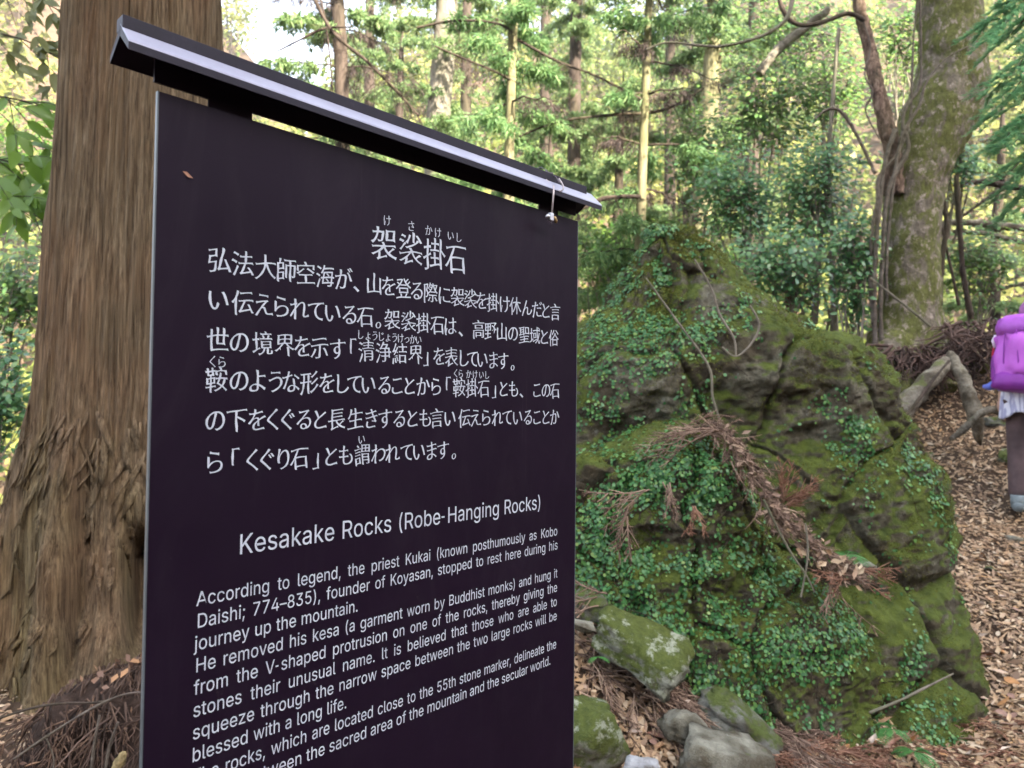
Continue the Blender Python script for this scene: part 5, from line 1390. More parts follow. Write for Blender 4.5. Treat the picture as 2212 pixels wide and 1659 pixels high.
def limb(acc, rows, D, n=30, ns=60, lump=.06, seed=0, scale=6):
    """rows: (px, py, half width px[, depth offset]) -> a knobbly limb"""
    P = []
    for row in rows:
        d = D + (row[3] if len(row) > 3 else 0)
        P.append([*at(row[0], row[1], d), row[2] / FOCAL * d])
    C = curve(P, ns)
    a = Acc()
    a.tube(C[:, :3], C[:, 3], n)
    V = a.V[0]
    ctr = np.vstack([np.repeat(C[:, :3], n, 0), C[0, :3], C[-1, :3]])
    d = V - ctr
    L = np.linalg.norm(d, axis=1)[:, None]
    k = fbm(V * scale + seed, 4)[:, None] * lump + fbm(V * scale * 4 + seed, 3)[:, None] * lump * .35
    V = ctr + d * (1 + k * (L > 1e-6))
    acc.add(V, a.T[0], a.Q[0])


def build_forked_tree():
    D = 7.2
    b = at(1955, 752, D)
    t = thing("forked_tree", b, "thick leaning forked tree with mossy bark and woody vines above the boulder", "tree")
    m = Mat("mossy_bark")
    co = m.coord((1, 1, .6))
    g = m.ramp(m.noise(22, co, 8, .7), [(.3, (.070, .058, .042)), (.7, (.23, .19, .145))])
    gm = m.ramp(m.noise(30, co, 6, .7), [(.3, (.050, .056, .014)), (.7, (.16, .165, .045))])
    g = m.mix(m.ramp(m.noise(6.0, co, 8, .72, .4), [(.43, 0.0), (.50, .95)]), g, gm)
    pk = m.ramp(m.noise(11, m.coord((1.3, 1.3, 1)), 6, .75), [(.55, 0.0), (.60, .85)])
    m.color(m.mix(pk, g, (.34, .275, .235)))
    m.rough(.92, .2)
    m.bump(m.noise(40, co, 8, .7), .9, .03)
    a = Acc()
    limb(a, [(1962, 800, 100), (1958, 745, 80), (1962, 660, 63), (1966, 560, 57), (1972, 450, 57), (1990, 350, 62), (2022, 270, 72), (2052, 190, 73),
             (2058, 110, 67), (2050, 20, 62), (2035, -120, 60), (2060, -330, 50), (2020, -620, 36)], D, 48, 150, .07, 2, 5)
    put("trunk", a, m.m, t)
    a = Acc()
    limb(a, [(x[0], x[1], x[2] * .72, *x[3:]) for x in ((1930, 420, 30, -.05), (1928, 330, 26, -.10), (1915, 270, 24, -.1), (1896, 190, 20, -.1), (1880, 110, 19), (1862, 40, 17), (1850, -40, 17), (1820, -250, 14), (1800, -500, 8))], D - .1, 24, 80, .16, 5, 14)
    put("second_stem", a, bark_mat("shaggy_bark", [(.35, (.035, .022, .016)), (.5, (.13, .082, .060)), (.65, (.30, .21, .16))], (26, 26, 12), 1.0, .3), t)
    # buttress roots
    a = Acc()
    for rows in ([(1985, 720, 40, -.1), (2010, 760, 28, -.3), (2040, 790, 20, -.5), (2050, 840, 16, -.7)],
                 [(2000, 700, 45, 0), (2040, 730, 28, -.1), (2090, 760, 18, -.2), (2130, 800, 12, -.4)],
                 [(1930, 740, 40, -.2), (1905, 790, 25, -.5), (1880, 850, 14, -.8)],
                 [(1960, 760, 40, -.2), (1962, 800, 25, -.5), (1950, 850, 12, -.8)]):
        limb(a, rows, D, 18, 30, .14, 8, 9)
    put("root", a, m.m, t)
    # crown above the frame
    lf, br = Acc(), Acc()
    r = np.random.default_rng(6)
    for k in range(16):
        p0 = at(2020 + r.uniform(-30, 40), r.uniform(-620, -200), D)
        d = rand_dirs(1, r)[0] * np.array([1, 1, .3]) + np.array([0, 0, .35])
        P = np.array([p0 + d * s * 2.4 for s in np.linspace(0, 1, 5)])
        br.tube(P, np.linspace(.06, .012, 5), 5)
        q = 120
        pos = P[-1] - d * r.random((q, 1)) * 1.3 + rand_dirs(q, r) * r.uniform(.1, .7, (q, 1))
        lf.leaves(OVAL, pos, rand_dirs(q, r), rand_dirs(q, r) + np.array([0, 0, 1]), r.uniform(.08, .14, q))
    put("branches", br, m.m, t)
    put("crown", lf, M['broadleaf'], t)
    # vines
    vines = [[(1893, 760, 9), (1888, 640, 9), (1893, 520, 8), (1900, 440, 8), (1908, 370, 8), (1920, 320, 8), (1935, 280, 9)],
             [(1905, 760, 7), (1902, 650, 8), (1906, 560, 7), (1910, 480, 8), (1922, 400, 8), (1955, 340, 9), (1962, 310, 8), (1950, 270, 7), (1958, 230, 6), (1985, 190, 5), (1990, 120, 4), (1988, 0, 4)],
             [(1885, 700, 6), (1880, 600, 7), (1884, 500, 6), (1896, 430, 7), (1900, 380, 6), (1940, 330, 5), (1965, 260, 5), (1970, 170, 4), (1975, 60, 3), (1990, -40, 3)],
             [(1916, 640, 6), (1915, 560, 6), (1922, 470, 6), (1932, 380, 7), (1950, 290, 7), (1985, 230, 6), (2000, 180, 4), (2040, 130, 3), (2090, 100, 3)],
             [(1890, 375, 6), (1870, 330, 6), (1850, 290, 6), (1825, 250, 7), (1805, 235, 6), (1780, 240, 5), (1760, 258, 4)],
             [(1900, 300, 3), (1870, 240, 3), (1885, 200, 4), (1868, 160, 3), (1880, 100, 3), (1862, 40, 3)]]
    for v in vines:
        a = Acc()
        limb(a, [(x, y, w_ * .58, -.34 if x > 1880 else -.3) for x, y, w_ in v], D, 10, 70, .30, int(v[0][0]), 24)
        put("vine", a, M['vine_bark'], t)


M['vine_bark'] = bark_mat('vine_bark', [(.3, (.045, .032, .026)), (.6, (.15, .12, .10)), (.8, (.27, .235, .20))], (14, 14, 14), .8, .3)
M['broadleaf'] = leaf_mat("broadleaf", [(0, (.065, .15, .045)), (.4, (.12, .24, .06)), (.75, (.19, .32, .08)), (1, (.28, .37, .10))], .30, .7, .5)
build_forked_tree()


def simple_root(name, rows, D, label, mat, cat="root", seed=1):
    a = Acc()
    rows = [(x[0], x[1], x[2] * .62, *x[3:]) for x in rows]
    limb(a, rows, D, 26, 70, .24, seed, 7)
    put(name, a, mat, label=label, category=cat)


M['pale_root'] = rock_mat("root_wood", .33, ((.13, .11, .08), (.33, .29, .225)), .5, 1.6, .5, ((.06, .075, .02), (.14, .15, .045)))
simple_root("thick_root", [(1905, 930, 34, -.35), (1945, 885, 38, -.25), (1985, 843, 34, -.12), (2020, 806, 27, 0), (2045, 780, 18, .2)], 6.1, "fat pale mossy root slanting down from the bank to the boulder", M['pale_root'])
simple_root("thick_root", [(2052, 765, 14, .25), (2072, 800, 20, .1), (2090, 845, 24, 0), (2104, 890, 25, -.1), (2112, 935, 20, -.1), (2118, 960, 6, 0)], 6.1, "ringed grey root running down the path right of the fat mossy one", M['pale_root'], seed=4)
simple_root("thick_root", [(2055, 948, 8, -.1), (2085, 925, 12, 0), (2115, 896, 13, .05), (2150, 886, 14, .1), (2175, 905, 18, .1)], 5.7, "thin whitish root bending across the path below the ringed root", M['pale_root'], seed=6)
simple_root("bare_stick", [(1935, 925, 4, -.4), (1975, 875, 5, -.3), (2020, 815, 5, -.15), (2050, 780, 5, 0)], 5.8, "thin brown stick lying along the fat mossy root", M['dark_bark'], "stick", seed=6)


def exposed_roots():
    a = Acc()
    r = np.random.default_rng(14)
    for k in range(420):
        if r.random() < .65:
            x, y = r.uniform(1895, 2060), r.uniform(745, 800)
        else:
            x, y = r.uniform(2040, 2190), r.uniform(690, 770)
        D = 7.0 + r.uniform(-.5, .05)
        L = int(r.integers(4, 8))
        pts, wx, wy = [], x, y
        dx, dy = r.normal(0, 12), r.uniform(3, 16)
        for q in range(L):
            pts.append(at(wx, wy, D - q * .05))
            wx += dx + r.normal(0, 7)
            wy += dy + r.normal(0, 5)
        a.tube(np.array(pts), np.linspace(r.uniform(.006, .020), .003, L), 4, False)
    put("exposed_roots", a, plain("root_tangle", (.075, .045, .036), .9, .2, var=.6, scale=8), kind="stuff", label="tangle of dark exposed roots under the mossy tree", category="roots")


exposed_roots()


# ------------------------------------------------------------------ conifers in the middle distance
def needles(acc, P, D, r, n, L, w, drop, spread):
    s = r.random(n)
    i = np.clip((s * (len(P) - 1)).astype(int), 0, len(P) - 2)
    pos = P[i] + (P[i + 1] - P[i]) * (s * (len(P) - 1) - i)[:, None]
    side = rand_dirs(n, r) * spread
    side[:, 2] -= drop
    k = r.uniform(.4, 1, n)
    pos = pos + side * k[:, None] * L * .6
    acc.leaves(HAIR, pos, side + D * .4, rand_dirs(n, r) + np.array([0, 0, .6]), np.stack([L * k, w * k, w * k], 1))


def conifer(rows, D, seed, label, mats, whorls, reach, dead=.4, mat_bark='pole_bark', dens=1.0, topz=9, name="conifer_tree", group="slender conifers behind the boulder"):
    r = np.random.default_rng(seed)
    P = np.array([[*at(x, y, D), w_ / FOCAL * D] for x, y, w_ in rows])
    gz = float(ground(P[-1, 0], P[-1, 1])[0])
    foot = P[-1].copy()
    foot[2] = gz - .2
    foot[3] *= 1.25
    C = curve(np.vstack([P, foot]), 60)
    t = thing(name, (foot[0], foot[1], gz), label, "tree", group)
    a = Acc()
    a.tube(C[:, :3], C[:, 3], 16, rough=.05)
    put("trunk", a, M[mat_bark], t)
    br, green, brown = Acc(), Acc(), Acc()
    zt, zb = C[0, 2], C[-1, 2]
    for k in range(whorls):
        z = zb + (zt - zb) * (.12 + .88 * (k + r.random() * .6) / whorls)
        o = np.argsort(np.abs(C[:, 2] - z))[0]
        p0 = C[o, :3]
        nb = int(r.integers(2, 4))
        a0 = r.uniform(0, 2 * np.pi)
        for q in range(nb):
            az = a0 + q * 2 * np.pi / nb + r.normal(0, .3)
            L = reach * r.uniform(.6, 1.1) * (1 - .3 * k / whorls)
            d = np.array([math.cos(az), math.sin(az), r.uniform(-.05, .25)])
            pts = np.array([p0 + d * L * s + np.array([0, 0, -.28 * L * s * s]) + r.normal(0, .015, 3) * (s > 0) for s in np.linspace(0, 1, 8)])
            br.tube(pts, np.linspace(.016, .004, 8), 5)
            isdead = r.random() < dead * .7
            for h in range(int(11 * reach * dens) + 3):
                s = r.uniform(.12, 1)
                i = int(s * 6.99)
                q0 = pts[i]
                sd = np.cross(d, [0, 0, 1]) * r.choice([-1, 1])
                l2 = L * r.uniform(.18, .40) * (1.15 - s * .5)
                tw = np.array([q0 + (d * .5 + sd * .75) * l2 * v + np.array([0, 0, -.45 * l2 * v * v]) for v in np.linspace(0, 1, 4)])
                br.tube(tw, np.linspace(.005, .0015, 4), 3, False)
                if isdead:
                    needles(brown, tw, d, r, int(34 * dens), .11, .014, 1.3, .6)
                else:
                    needles(green, tw, d, r, int(52 * dens), .12, .028 if D < 10 else (.046 if D < 20 else .085), .8, .9)
    put("branches", br, M['dark_bark'], t)
    if green.n:
        put("foliage", green, M[mats[0]], t)
    if brown.n:
        put("dead_foliage", brown, M[mats[1]], t)
    return t


M['needle'] = leaf_mat("needle_green", [(0, (.10, .20, .075)), (.5, (.16, .28, .11)), (1, (.25, .35, .13))], .55, .3, .5)
M['needle_far'] = leaf_mat("needle_soft", [(0, (.12, .20, .075)), (.5, (.18, .27, .11)), (1, (.27, .33, .13))], .6, .3, .5)
M['needle_dead'] = leaf_mat("needle_brown", [(0, (.055, .042, .040)), (.6, (.10, .075, .068)), (1, (.155, .115, .095))], .8, .1, .3)
mt = ('needle', 'needle_dead')
mf = ('needle_far', 'needle_dead')
conifer([(1118, -320, 8), (1112, -100, 9), (1108, 60, 10), (1104, 200, 10), (1100, 340, 11), (1098, 520, 13)], 8.5, 1, "slender pale-barked conifer rising behind the middle of the sign cap", mt, 17, 1.15, .45)
conifer([(1408, -300, 6), (1402, 0, 8), (1394, 200, 9), (1388, 350, 10), (1384, 480, 11), (1380, 640, 12)], 8.8, 2, "slender straight pole-like conifer just left of the boulder peak, with dark dead branches", mt, 16, 1.25, .55)
conifer([(1548, -300, 14), (1545, 0, 17), (1535, 200, 20), (1520, 380, 23), (1508, 520, 25), (1500, 680, 27)], 13, 3, "thicker blurred conifer trunk right behind the boulder peak", mf, 19, 2.0, .25, 'pole_bark')
conifer([(975, -300, 18), (965, 0, 23), (955, 150, 25), (945, 300, 26), (940, 600, 28)], 14, 4, "stout hazy conifer trunk left of the pale pole above the sign cap", mf, 20, 2.4, .3, 'grey_bark')
conifer([(720, -500, 12), (715, -200, 14), (735, 100, 15), (740, 300, 16), (745, 600, 18)], 11, 5, "drooping conifer with purple-brown dead twigs right of the open sky patch", mf, 22, 1.9, .5, 'dark_bark')
conifer([(1250, -260, 9), (1245, 0, 12), (1240, 300, 14), (1238, 600, 15)], 17, 6, "far blue green conifer between the two pale poles", mf, 20, 2.5, .15, 'dark_bark', 1.0)
conifer([(1347, 150, .5), (1345, 220, 5), (1340, 300, 8), (1336, 420, 10), (1330, 640, 12)], 14, 7, "low bushy conifer seen left of the boulder peak", mf, 14, 1.5, .12, 'dark_bark', 1.2)
conifer([(870, 40, .5), (868, 90, 4), (864, 200, 8), (860, 400, 10), (858, 700, 12)], 19, 8, "small far conifer behind the upper left part of the sign cap", mf, 18, 2.4, .2, 'dark_bark')
conifer([(1640, -260, 10), (1630, 0, 12), (1625, 300, 14), (1620, 640, 15)], 18, 9, "far conifer half hidden behind the glossy evergreen shrubs", mf, 14, 1.8, .3, 'dark_bark')
conifer([(1192, 230, .5), (1190, 300, 4), (1186, 400, 7), (1180, 620, 9)], 12, 10, "young light green conifer right behind the right end of the sign cap", mf, 13, 1.2, .1, 'dark_bark', 1.2)
conifer([(1010, -200, 9), (1008, 100, 11), (1004, 420, 13)], 23, 21, "distant dense conifer in the gap between the stout hazy trunk and the first pale pole", mf, 17, 3.0, .1, 'dark_bark', .6)
conifer([(1180, -240, 9), (1178, 100, 11), (1176, 480, 13)], 25, 22, "tallest far conifer whose crown fills the sky right of the first pale pole", mf, 18, 3.4, .1, 'dark_bark', .6)
conifer([(800, -160, 9), (798, 150, 11), (796, 420, 13)], 22, 23, "far conifer behind the drooping purple brown one", mf, 17, 3.0, .2, 'dark_bark', .6)
conifer([(1450, -200, 9), (1448, 150, 11), (1446, 520, 13)], 24, 24, "far conifer seen between the second pale pole and the thick trunk behind the peak", mf, 17, 3.0, .1, 'dark_bark', .6)
conifer([(2166, 200, .5), (2165, 280, 6), (2160, 400, 9), (2150, 620, 10)], 15, 12, "young bright green conifer beyond the bank at the right edge", mf, 12, 1.4, .1, 'dark_bark', 1.1)


# bare and hanging branches across the sky
def bough(name, rows, D, label, mat, cat="branch", twigs=0, seed=0):
    a = Acc()
    rows = [(x[0], x[1], x[2] * (.8 if seed < 13 else .9)) for x in rows]
    limb(a, rows, D, 8, 60, .22, seed, 16)
    if twigs:
        r = np.random.default_rng(seed)
        P = curve([[*at(x[0], x[1], D)] for x in rows], 40)
        for k in range(twigs):
            i = int(r.integers(5, 39))
            d = rand_dirs(1, r)[0] * np.array([1, .6, .7]) + np.array([0, 0, -.4])
            L = r.uniform(.15, .5)
            pts = np.array([P[i] + d * L * s + np.array([0, 0, -.25 * L * s * s]) for s in np.linspace(0, 1, 6)])
            a.tube(pts, np.linspace(.004, .0012, 6), 4, False)
            for h in range(8):
                q = pts[int(r.integers(1, 6))]
                e = q + rand_dirs(1, r)[0] * L * .3 + np.array([0, 0, -.06])
                a.tube(np.array([q, (q + e) / 2 + r.normal(0, .01, 3), e]), .0012, 3, False)
    put(name, a, mat, label=label, category=cat)


bough("bare_branch", [(670, -20, 5), (720, 70, 5), (790, 130, 4.5), (850, 190, 4), (905, 250, 3.5)], 6.5, "dark bare branch slanting down over the sky patch, with many drooping dead twigs", M['dark_bark'], twigs=46, seed=2)
bough("bare_branch", [(600, 110, 2), (650, 85, 3), (700, 62, 3), (760, 58, 2.5)], 6.5, "short dark twig crossing the open sky right of the cedar", M['dark_bark'], twigs=8, seed=3)
bough("bare_branch", [(690, -20, 2.5), (705, 60, 2.5), (715, 150, 2), (722, 270, 1.5)], 6.8, "thin twig hanging straight down in front of the drooping conifer", M['dark_bark'], twigs=10, seed=4)
bough("bare_branch", [(900, 60, 3), (980, 45, 3.5), (1060, 48, 3.5), (1100, 62, 4)], 8.3, "arching branch reaching left from the pale pole near the top", M['dark_bark'], twigs=18, seed=5)
bough("bare_branch", [(940, 100, 2.5), (1010, 130, 3), (1060, 150, 3), (1102, 172, 3.5)], 8.3, "lower branch reaching left from the pale pole", M['dark_bark'], twigs=14, seed=6)
bough("bare_branch", [(1110, 80, 4), (1200, 130, 3.5), (1290, 165, 3), (1385, 215, 4)], 8.6, "long dark branch stretching between the two pale poles", M['dark_bark'], twigs=40, seed=7)
bough("bare_branch", [(1110, 300, 2.5), (1200, 265, 3), (1300, 250, 4), (1385, 245, 5)], 8.7, "drooping dark branch left of the second pale pole with hanging brown tufts", M['dark_bark'], twigs=36, seed=8)
bough("bare_branch", [(1250, 455, 5), (1300, 430, 6), (1345, 425, 6), (1384, 425, 6)], 8.6, "low shaggy branch just above the right end of the sign cap", M['dark_bark'], twigs=30, seed=9)
bough("bare_branch", [(1395, 245, 4), (1440, 235, 4), (1480, 215, 3), (1520, 190, 2)], 8.8, "short branch reaching right from the second pale pole", M['dark_bark'], twigs=22, seed=10)
bough("woody_vine", [(1395, 108, 2.5), (1440, 92, 3), (1510, 98, 3.5), (1560, 100, 4), (1640, 80, 4.5), (1690, 50, 5), (1710, 10, 6), (1720, -60, 7)], 6.6,
      "long grey vine sweeping across the tree tops in the middle", M['grey_bark'], "vine", seed=11)
bough("woody_vine", [(1680, -30, 5), (1690, 20, 6), (1720, 52, 6), (1770, 50, 6), (1830, 30, 6), (1868, 45, 6)], 6.9, "dark looping vine hooked over to the left stem of the forked tree", M['dark_bark'], "vine", seed=12)
bough("mossy_limb", [(1640, 160, 10), (1665, 125, 11), (1700, 90, 11), (1740, 60, 10), (1790, 20, 9)], 8.5, "short mossy limb slanting through the leaves at upper right", M['pale_root'], "branch", seed=13)
bough("slim_stem", [(1812, 60, 4), (1800, 200, 5), (1785, 400, 5), (1770, 560, 5), (1762, 700, 6)], 7.8, "slim grey stem standing in the shrubs left of the forked tree", M['grey_bark'], "stem", seed=14)
bough("slim_stem", [(1796, 540, 6), (1800, 640, 8), (1803, 760, 9)], 8.0, "short grey stem forking behind the boulder shoulder", M['grey_bark'], "stem", seed=15)
bough("slim_stem", [(2030, 395, 5), (2045, 480, 6), (2035, 560, 6), (2030, 660, 7)], 8.0, "reddish stem close to the right side of the forked trunk", M['dark_bark'], "stem", seed=16)
bough("slim_stem", [(2066, 380, 6), (2074, 500, 6), (2082, 600, 6), (2098, 690, 7)], 8.0, "dark stem with side twigs right of the forked trunk", M['dark_bark'], "stem", twigs=10, seed=17)
bough("slim_stem", [(2030, 470, 3), (2050, 560, 3), (2072, 660, 4)], 8.0, "thin crossing stem between the two stems right of the forked trunk", M['dark_bark'], "stem", seed=18)
bough("log", [(2040, 480, 8), (2110, 482, 9), (2180, 490, 10), (2280, 500, 10)], 10.5, "pale mossy fallen trunk lying level beyond the bank", M['pale_root'], "log", seed=19)
bough("log", [(2060, 500, 5), (2130, 505, 6), (2200, 520, 7), (2280, 530, 7)], 10, "thinner pale fallen pole under the mossy fallen trunk", M['pale_root'], "log", seed=20)
bough("bare_branch", [(2075, 470, 3), (2130, 430, 4), (2212, 365, 5), (2280, 320, 5)], 9, "rising bare branch at the right edge beyond the bank", M['dark_bark'], seed=21)
bough("bare_branch", [(2080, 625, 3), (2140, 627, 4), (2212, 612, 5), (2280, 600, 5)], 9.5, "level bare branch low at the right edge beyond the bank", M['grey_bark'], seed=22)
bough("bare_branch", [(2060, 400, 5), (2120, 392, 7), (2180, 402, 8), (2260, 412, 8)], 8.6, "dark clotted branch carrying dead leaves right of the forked trunk", M['dark_bark'], twigs=20, seed=23)
bough("bare_branch", [(1880, 600, 2.5), (1930, 640, 3), (1980, 680, 3), (2010, 705, 3)], 6.6, "thin twig slanting across the foot of the forked trunk", M['grey_bark'], seed=24)


# ------------------------------------------------------------------ broadleaved shrubs
def shrub(px, py, D, rx, rz, n, seed, label, mat='broadleaf', size=(.05, .09), tmpl=OVAL, ry=None, stems=8, name="evergreen_shrub", cat="shrub", group=None, layer=.6):
    r = np.random.default_rng(seed)
    c = at(px, py, D)
    rx, rz = rx / FOCAL * D, rz / FOCAL * D
    ry = ry or rx * .6
    gz = float(ground(c[0], c[1])[0])
    t = thing(name, (c[0], c[1], gz), label, cat, group)
    st, lf = Acc(), Acc()
    tips = []
    for k in range(stems * 9):
        e = c + rand_dirs(1, r)[0] * np.array([rx, ry, rz]) * r.uniform(.35, 1.0)
        b = np.array([c[0] + r.normal(0, .12), c[1] + r.normal(0, .12), max(gz - .1, c[2] - rz * 2.2)]) if k < stems else tips[int(r.integers(0, len(tips)))][int(r.integers(2, 6))]
        m_ = (b + e) / 2 + rand_dirs(1, r)[0] * .12 * rx + np.array([0, 0, .1 * rz])
        P = curve([b, m_, e], 7)
        st.tube(P, np.linspace(.016 if k < stems else .006, .002, 7), 5, False)
        tips.append(P)
    k = len(tips)
    i = r.integers(0, k, n)
    s = r.uniform(.45, 1.05, n)
    T = np.array(tips)
    j = np.clip((s * 6).astype(int), 0, 5)
    pos = T[i, j] + (T[i, j + 1] - T[i, j]) * (s * 6 - j)[:, None]
    dirs = T[i, j + 1] - T[i, j]
    dirs /= np.linalg.norm(dirs, axis=1)[:, None] + 1e-9
    off = rand_dirs(n, r)
    pos = pos + off * r.uniform(.02, 1, (n, 1)) ** 1.5 * rx * layer
    lf.leaves(tmpl, pos, dirs * .6 + off * .8 + np.array([0, 0, -.35]), rand_dirs(n, r) * .50 + np.array([0, -.60, .85]), r.uniform(*size, n))
    put("stems", st, M['grey_bark'], t)
    put("foliage", lf, M[mat], t)
    return t


M['gloss_blue'] = leaf_mat("glossy_leaf", [(0, (.065, .17, .075)), (.5, (.11, .25, .095)), (.85, (.17, .32, .11)), (1, (.25, .38, .12))], .24, .9, .5)
M['fresh'] = leaf_mat("fresh_leaf", [(0, (.06, .15, .025)), (.5, (.11, .22, .035)), (1, (.19, .27, .05))], .4, .4, .5)
g = "evergreen shrubs between the boulder and the forked tree"
SH = [(1640, 230, 9.0, 140, 150, 2100, 'broadleaf', "evergreen shrub with mixed bright leaves high behind the boulder peak"),
      (1790, 180, 8.6, 120, 150, 1900, 'broadleaf', "airy evergreen shrub at the upper right, left of the forked stem"),
      (1600, 420, 8.2, 120, 120, 2200, 'gloss_blue', "glossy bluish evergreen shrub right of the boulder peak"),
      (1760, 410, 7.8, 130, 140, 2500, 'gloss_blue', "dense glossy evergreen shrub left of the vine-wrapped trunk"),
      (1700, 575, 7.2, 150, 85, 2100, 'gloss_blue', "low glossy shrub overhanging the boulder's notch"),
      (1845, 560, 7.0, 60, 130, 1200, 'gloss_blue', "narrow leafy spray hanging against the forked trunk"),
      (1500, 330, 10, 110, 150, 1800, 'fresh', "fresh light green shrub just right of the second pale pole"),
      (1700, 50, 9.5, 190, 90, 2000, 'broadleaf', "leafy top of an evergreen at the upper edge left of the fork"),
      (2070, 340, 8.2, 60, 80, 700, 'gloss_blue', "small leafy bunch right of the forked trunk"),
      (2110, 560, 9.5, 130, 80, 1500, 'fresh', "bright low bush beyond the bank at the right"),
      (1560, 600, 10.5, 150, 100, 1700, 'fresh', "pale green bush glimpsed right behind the boulder's shoulder slope"),
      (1330, 560, 9.5, 110, 100, 1500, 'fresh', "yellow green bush glimpsed left of the boulder peak"),
      (1960, 60, 9.5, 90, 110, 1000, 'broadleaf', "leafy spray seen between the two stems of the fork")]
for i, (x, y, D, rx, rz, n, mat, lab) in enumerate(SH):
    shrub(x, y, D, rx, rz, n, 100 + i, lab, mat, (.045, .085) if D < 9 else (.05, .10), group=g)
# young cypress sprays at the upper right
M['cypress'] = leaf_mat("cypress_spray", [(0, (.09, .24, .11)), (.5, (.15, .33, .155)), (1, (.25, .42, .18))], .5, .3, .5)
M['cypress2'] = M['cypress']


def cypress(px, py, D, n, seed, label, span, tall):
    r = np.random.default_rng(seed)
    t = thing("cypress_tree", (*at(px + 90, py, D)[:2], float(ground(*at(px + 90, py, D)[:2])[0])), label, "tree")
    br, lf = Acc(), Acc()
    base = at(px + span + 60, py, D)
    gz = float(ground(base[0], base[1])[0])
    br.tube(curve([(base[0], base[1], gz - .2), (base[0] + .03, base[1], base[2]), (base[0], base[1], base[2] + 2.5)], 12), np.linspace(.07, .03, 12), 10)
    put("trunk", br, M['dark_bark'], t)
    br = Acc()
    for k in range(n):
        y = py - tall + 2 * tall * (k + .5) / n
        e = at(px + r.uniform(-1, .5) * span, y + r.uniform(10, 60), D + r.uniform(-.7, .7))
        b = np.array([base[0], base[1], at(px, y - 30, D)[2]])
        m_ = (b + e) / 2 + np.array([0, 0, .12])
        P = curve([b, m_, e], 12)
        br.tube(P, np.linspace(.012, .002, 12), 4, False)
        d = (P[-1] - P[0]) / np.linalg.norm(P[-1] - P[0])
        for h in range(26):
            i = int(r.integers(2, 12))
            sd = np.cross(d, [0, 0, 1]) * r.choice([-1, 1])
            l2 = r.uniform(.10, .28)
            tw = np.array([P[i] + (d * .8 + sd * .7) * l2 * v + np.array([0, 0, -.35 * l2 * v * v]) for v in np.linspace(0, 1, 5)])
            q = 34
            s = r.random(q)
            j = np.clip((s * 4).astype(int), 0, 3)
            pos = tw[j] + (tw[j + 1] - tw[j]) * (s * 4 - j)[:, None]
            dd = (d * .8) + sd * .7 + np.cross(d, sd)[None] * 0 + rand_dirs(q, r) * .75 * np.array([1, 1, .35])
            lf.leaves(BLADE, pos, dd, rand_dirs(q, r) * .3 + np.array([0, 0, 1]), np.stack([r.uniform(.03, .06, q), r.uniform(.006, .012, q), np.full(q, .02)], 1))
    put("branches", br, M['dark_bark'], t)
    put("foliage", lf, M['cypress'], t)


cypress(2185, 190, 5.2, 22, 5, "cypress with bluish green sprays hanging in at the upper right corner", 55, 260)

# leafy branches close at the left edge
def leafy_branch(rows, D, n, seed, label, mat, size, group=None):
    r = np.random.default_rng(seed)
    P = curve([[*at(x, y, D)] for x, y in rows], 24)
    t = thing("leafy_branch", P[0], label, "branch", group)
    br, lf = Acc(), Acc()
    br.tube(P, np.linspace(.008, .002, 24), 6)
    tips = [P]
    for k in range(9):
        i = int(r.integers(4, 23))
        d = P[min(i + 1, 23)] - P[i - 1]
        d = d / np.linalg.norm(d) + rand_dirs(1, r)[0] * .8 + np.array([0, 0, -.2])
        L = r.uniform(.15, .42)
        Q = np.array([P[i] + d * L * s + np.array([0, 0, -.2 * L * s * s]) for s in np.linspace(0, 1, 8)])
        br.tube(Q, np.linspace(.003, .001, 8), 4, False)
        tips += [Q, Q]
    put("stem", br, M['dark_bark'], t)
    pos, X = [], []
    for k in range(n):
        Q = tips[int(r.integers(0, len(tips)))]
        i = int(r.integers(len(Q) // 3, len(Q)))
        d = Q[i] - Q[i - 1]
        d = d / np.linalg.norm(d)
        pos.append(Q[i])
        X.append(d + rand_dirs(1, r)[0] * .9 + np.array([0, 0, -.25]))
    # each leaf is an object of its own: they show large
    a = None
    for k in range(n):
        a = Acc()
        V, T = LEAF_BIG
        a.leaves(LEAF_BIG, [pos[k]], np.array([X[k]]), rand_dirs(1, r) * .55 + np.array([.2, -1.0, .55]), r.uniform(*size, 1))
        put("leaf", a, mat, t)


def _big_leaf():
    V, T = [], []
    n = 9
    for i in range(n):
        s = i / (n - 1)
        w_ = .20 * math.sin(math.pi * s ** .8) ** .8 * (1 - .15 * s)
        z = -.18 * s * s
        V += [(s, w_, z + .04), (s, 0, z), (s, -w_, z + .04)]
        if i:
            a = (i - 1) * 3
            for q in (0, 1):
                T += [(a + q, a + q + 1, a + 3 + q + 1), (a + q, a + 3 + q + 1, a + 3 + q)]
    return _t(V, T)


LEAF_BIG = _big_leaf()
M['big_green'] = leaf_mat("broad_green_leaf", [(0, (.07, .17, .02)), (.5, (.13, .25, .03)), (1, (.21, .30, .05))], .38, .45, .5)
M['big_olive'] = leaf_mat("broad_olive_leaf", [(0, (.10, .12, .03)), (.5, (.17, .19, .06)), (1, (.26, .25, .11))], .4, .45, .45)
leafy_branch([(-118, 300), (-48, 330), (22, 350), (92, 365)], 3.75, 44, 1, "leafy branch with wide fresh green leaves, middle one at the left edge", M['big_green'], (.10, .165))
leafy_branch([(-118, 400), (-28, 420), (42, 440), (92, 470)], 3.8, 46, 2, "lowest leafy branch at the left edge, hanging beside the cedar", M['big_green'], (.10, .16))
leafy_branch([(-118, 60), (-18, 70), (62, 90), (132, 130)], 3.9, 44, 3, "leafy branch with narrow olive leaves near the top left corner", M['big_olive'], (.09, .14))
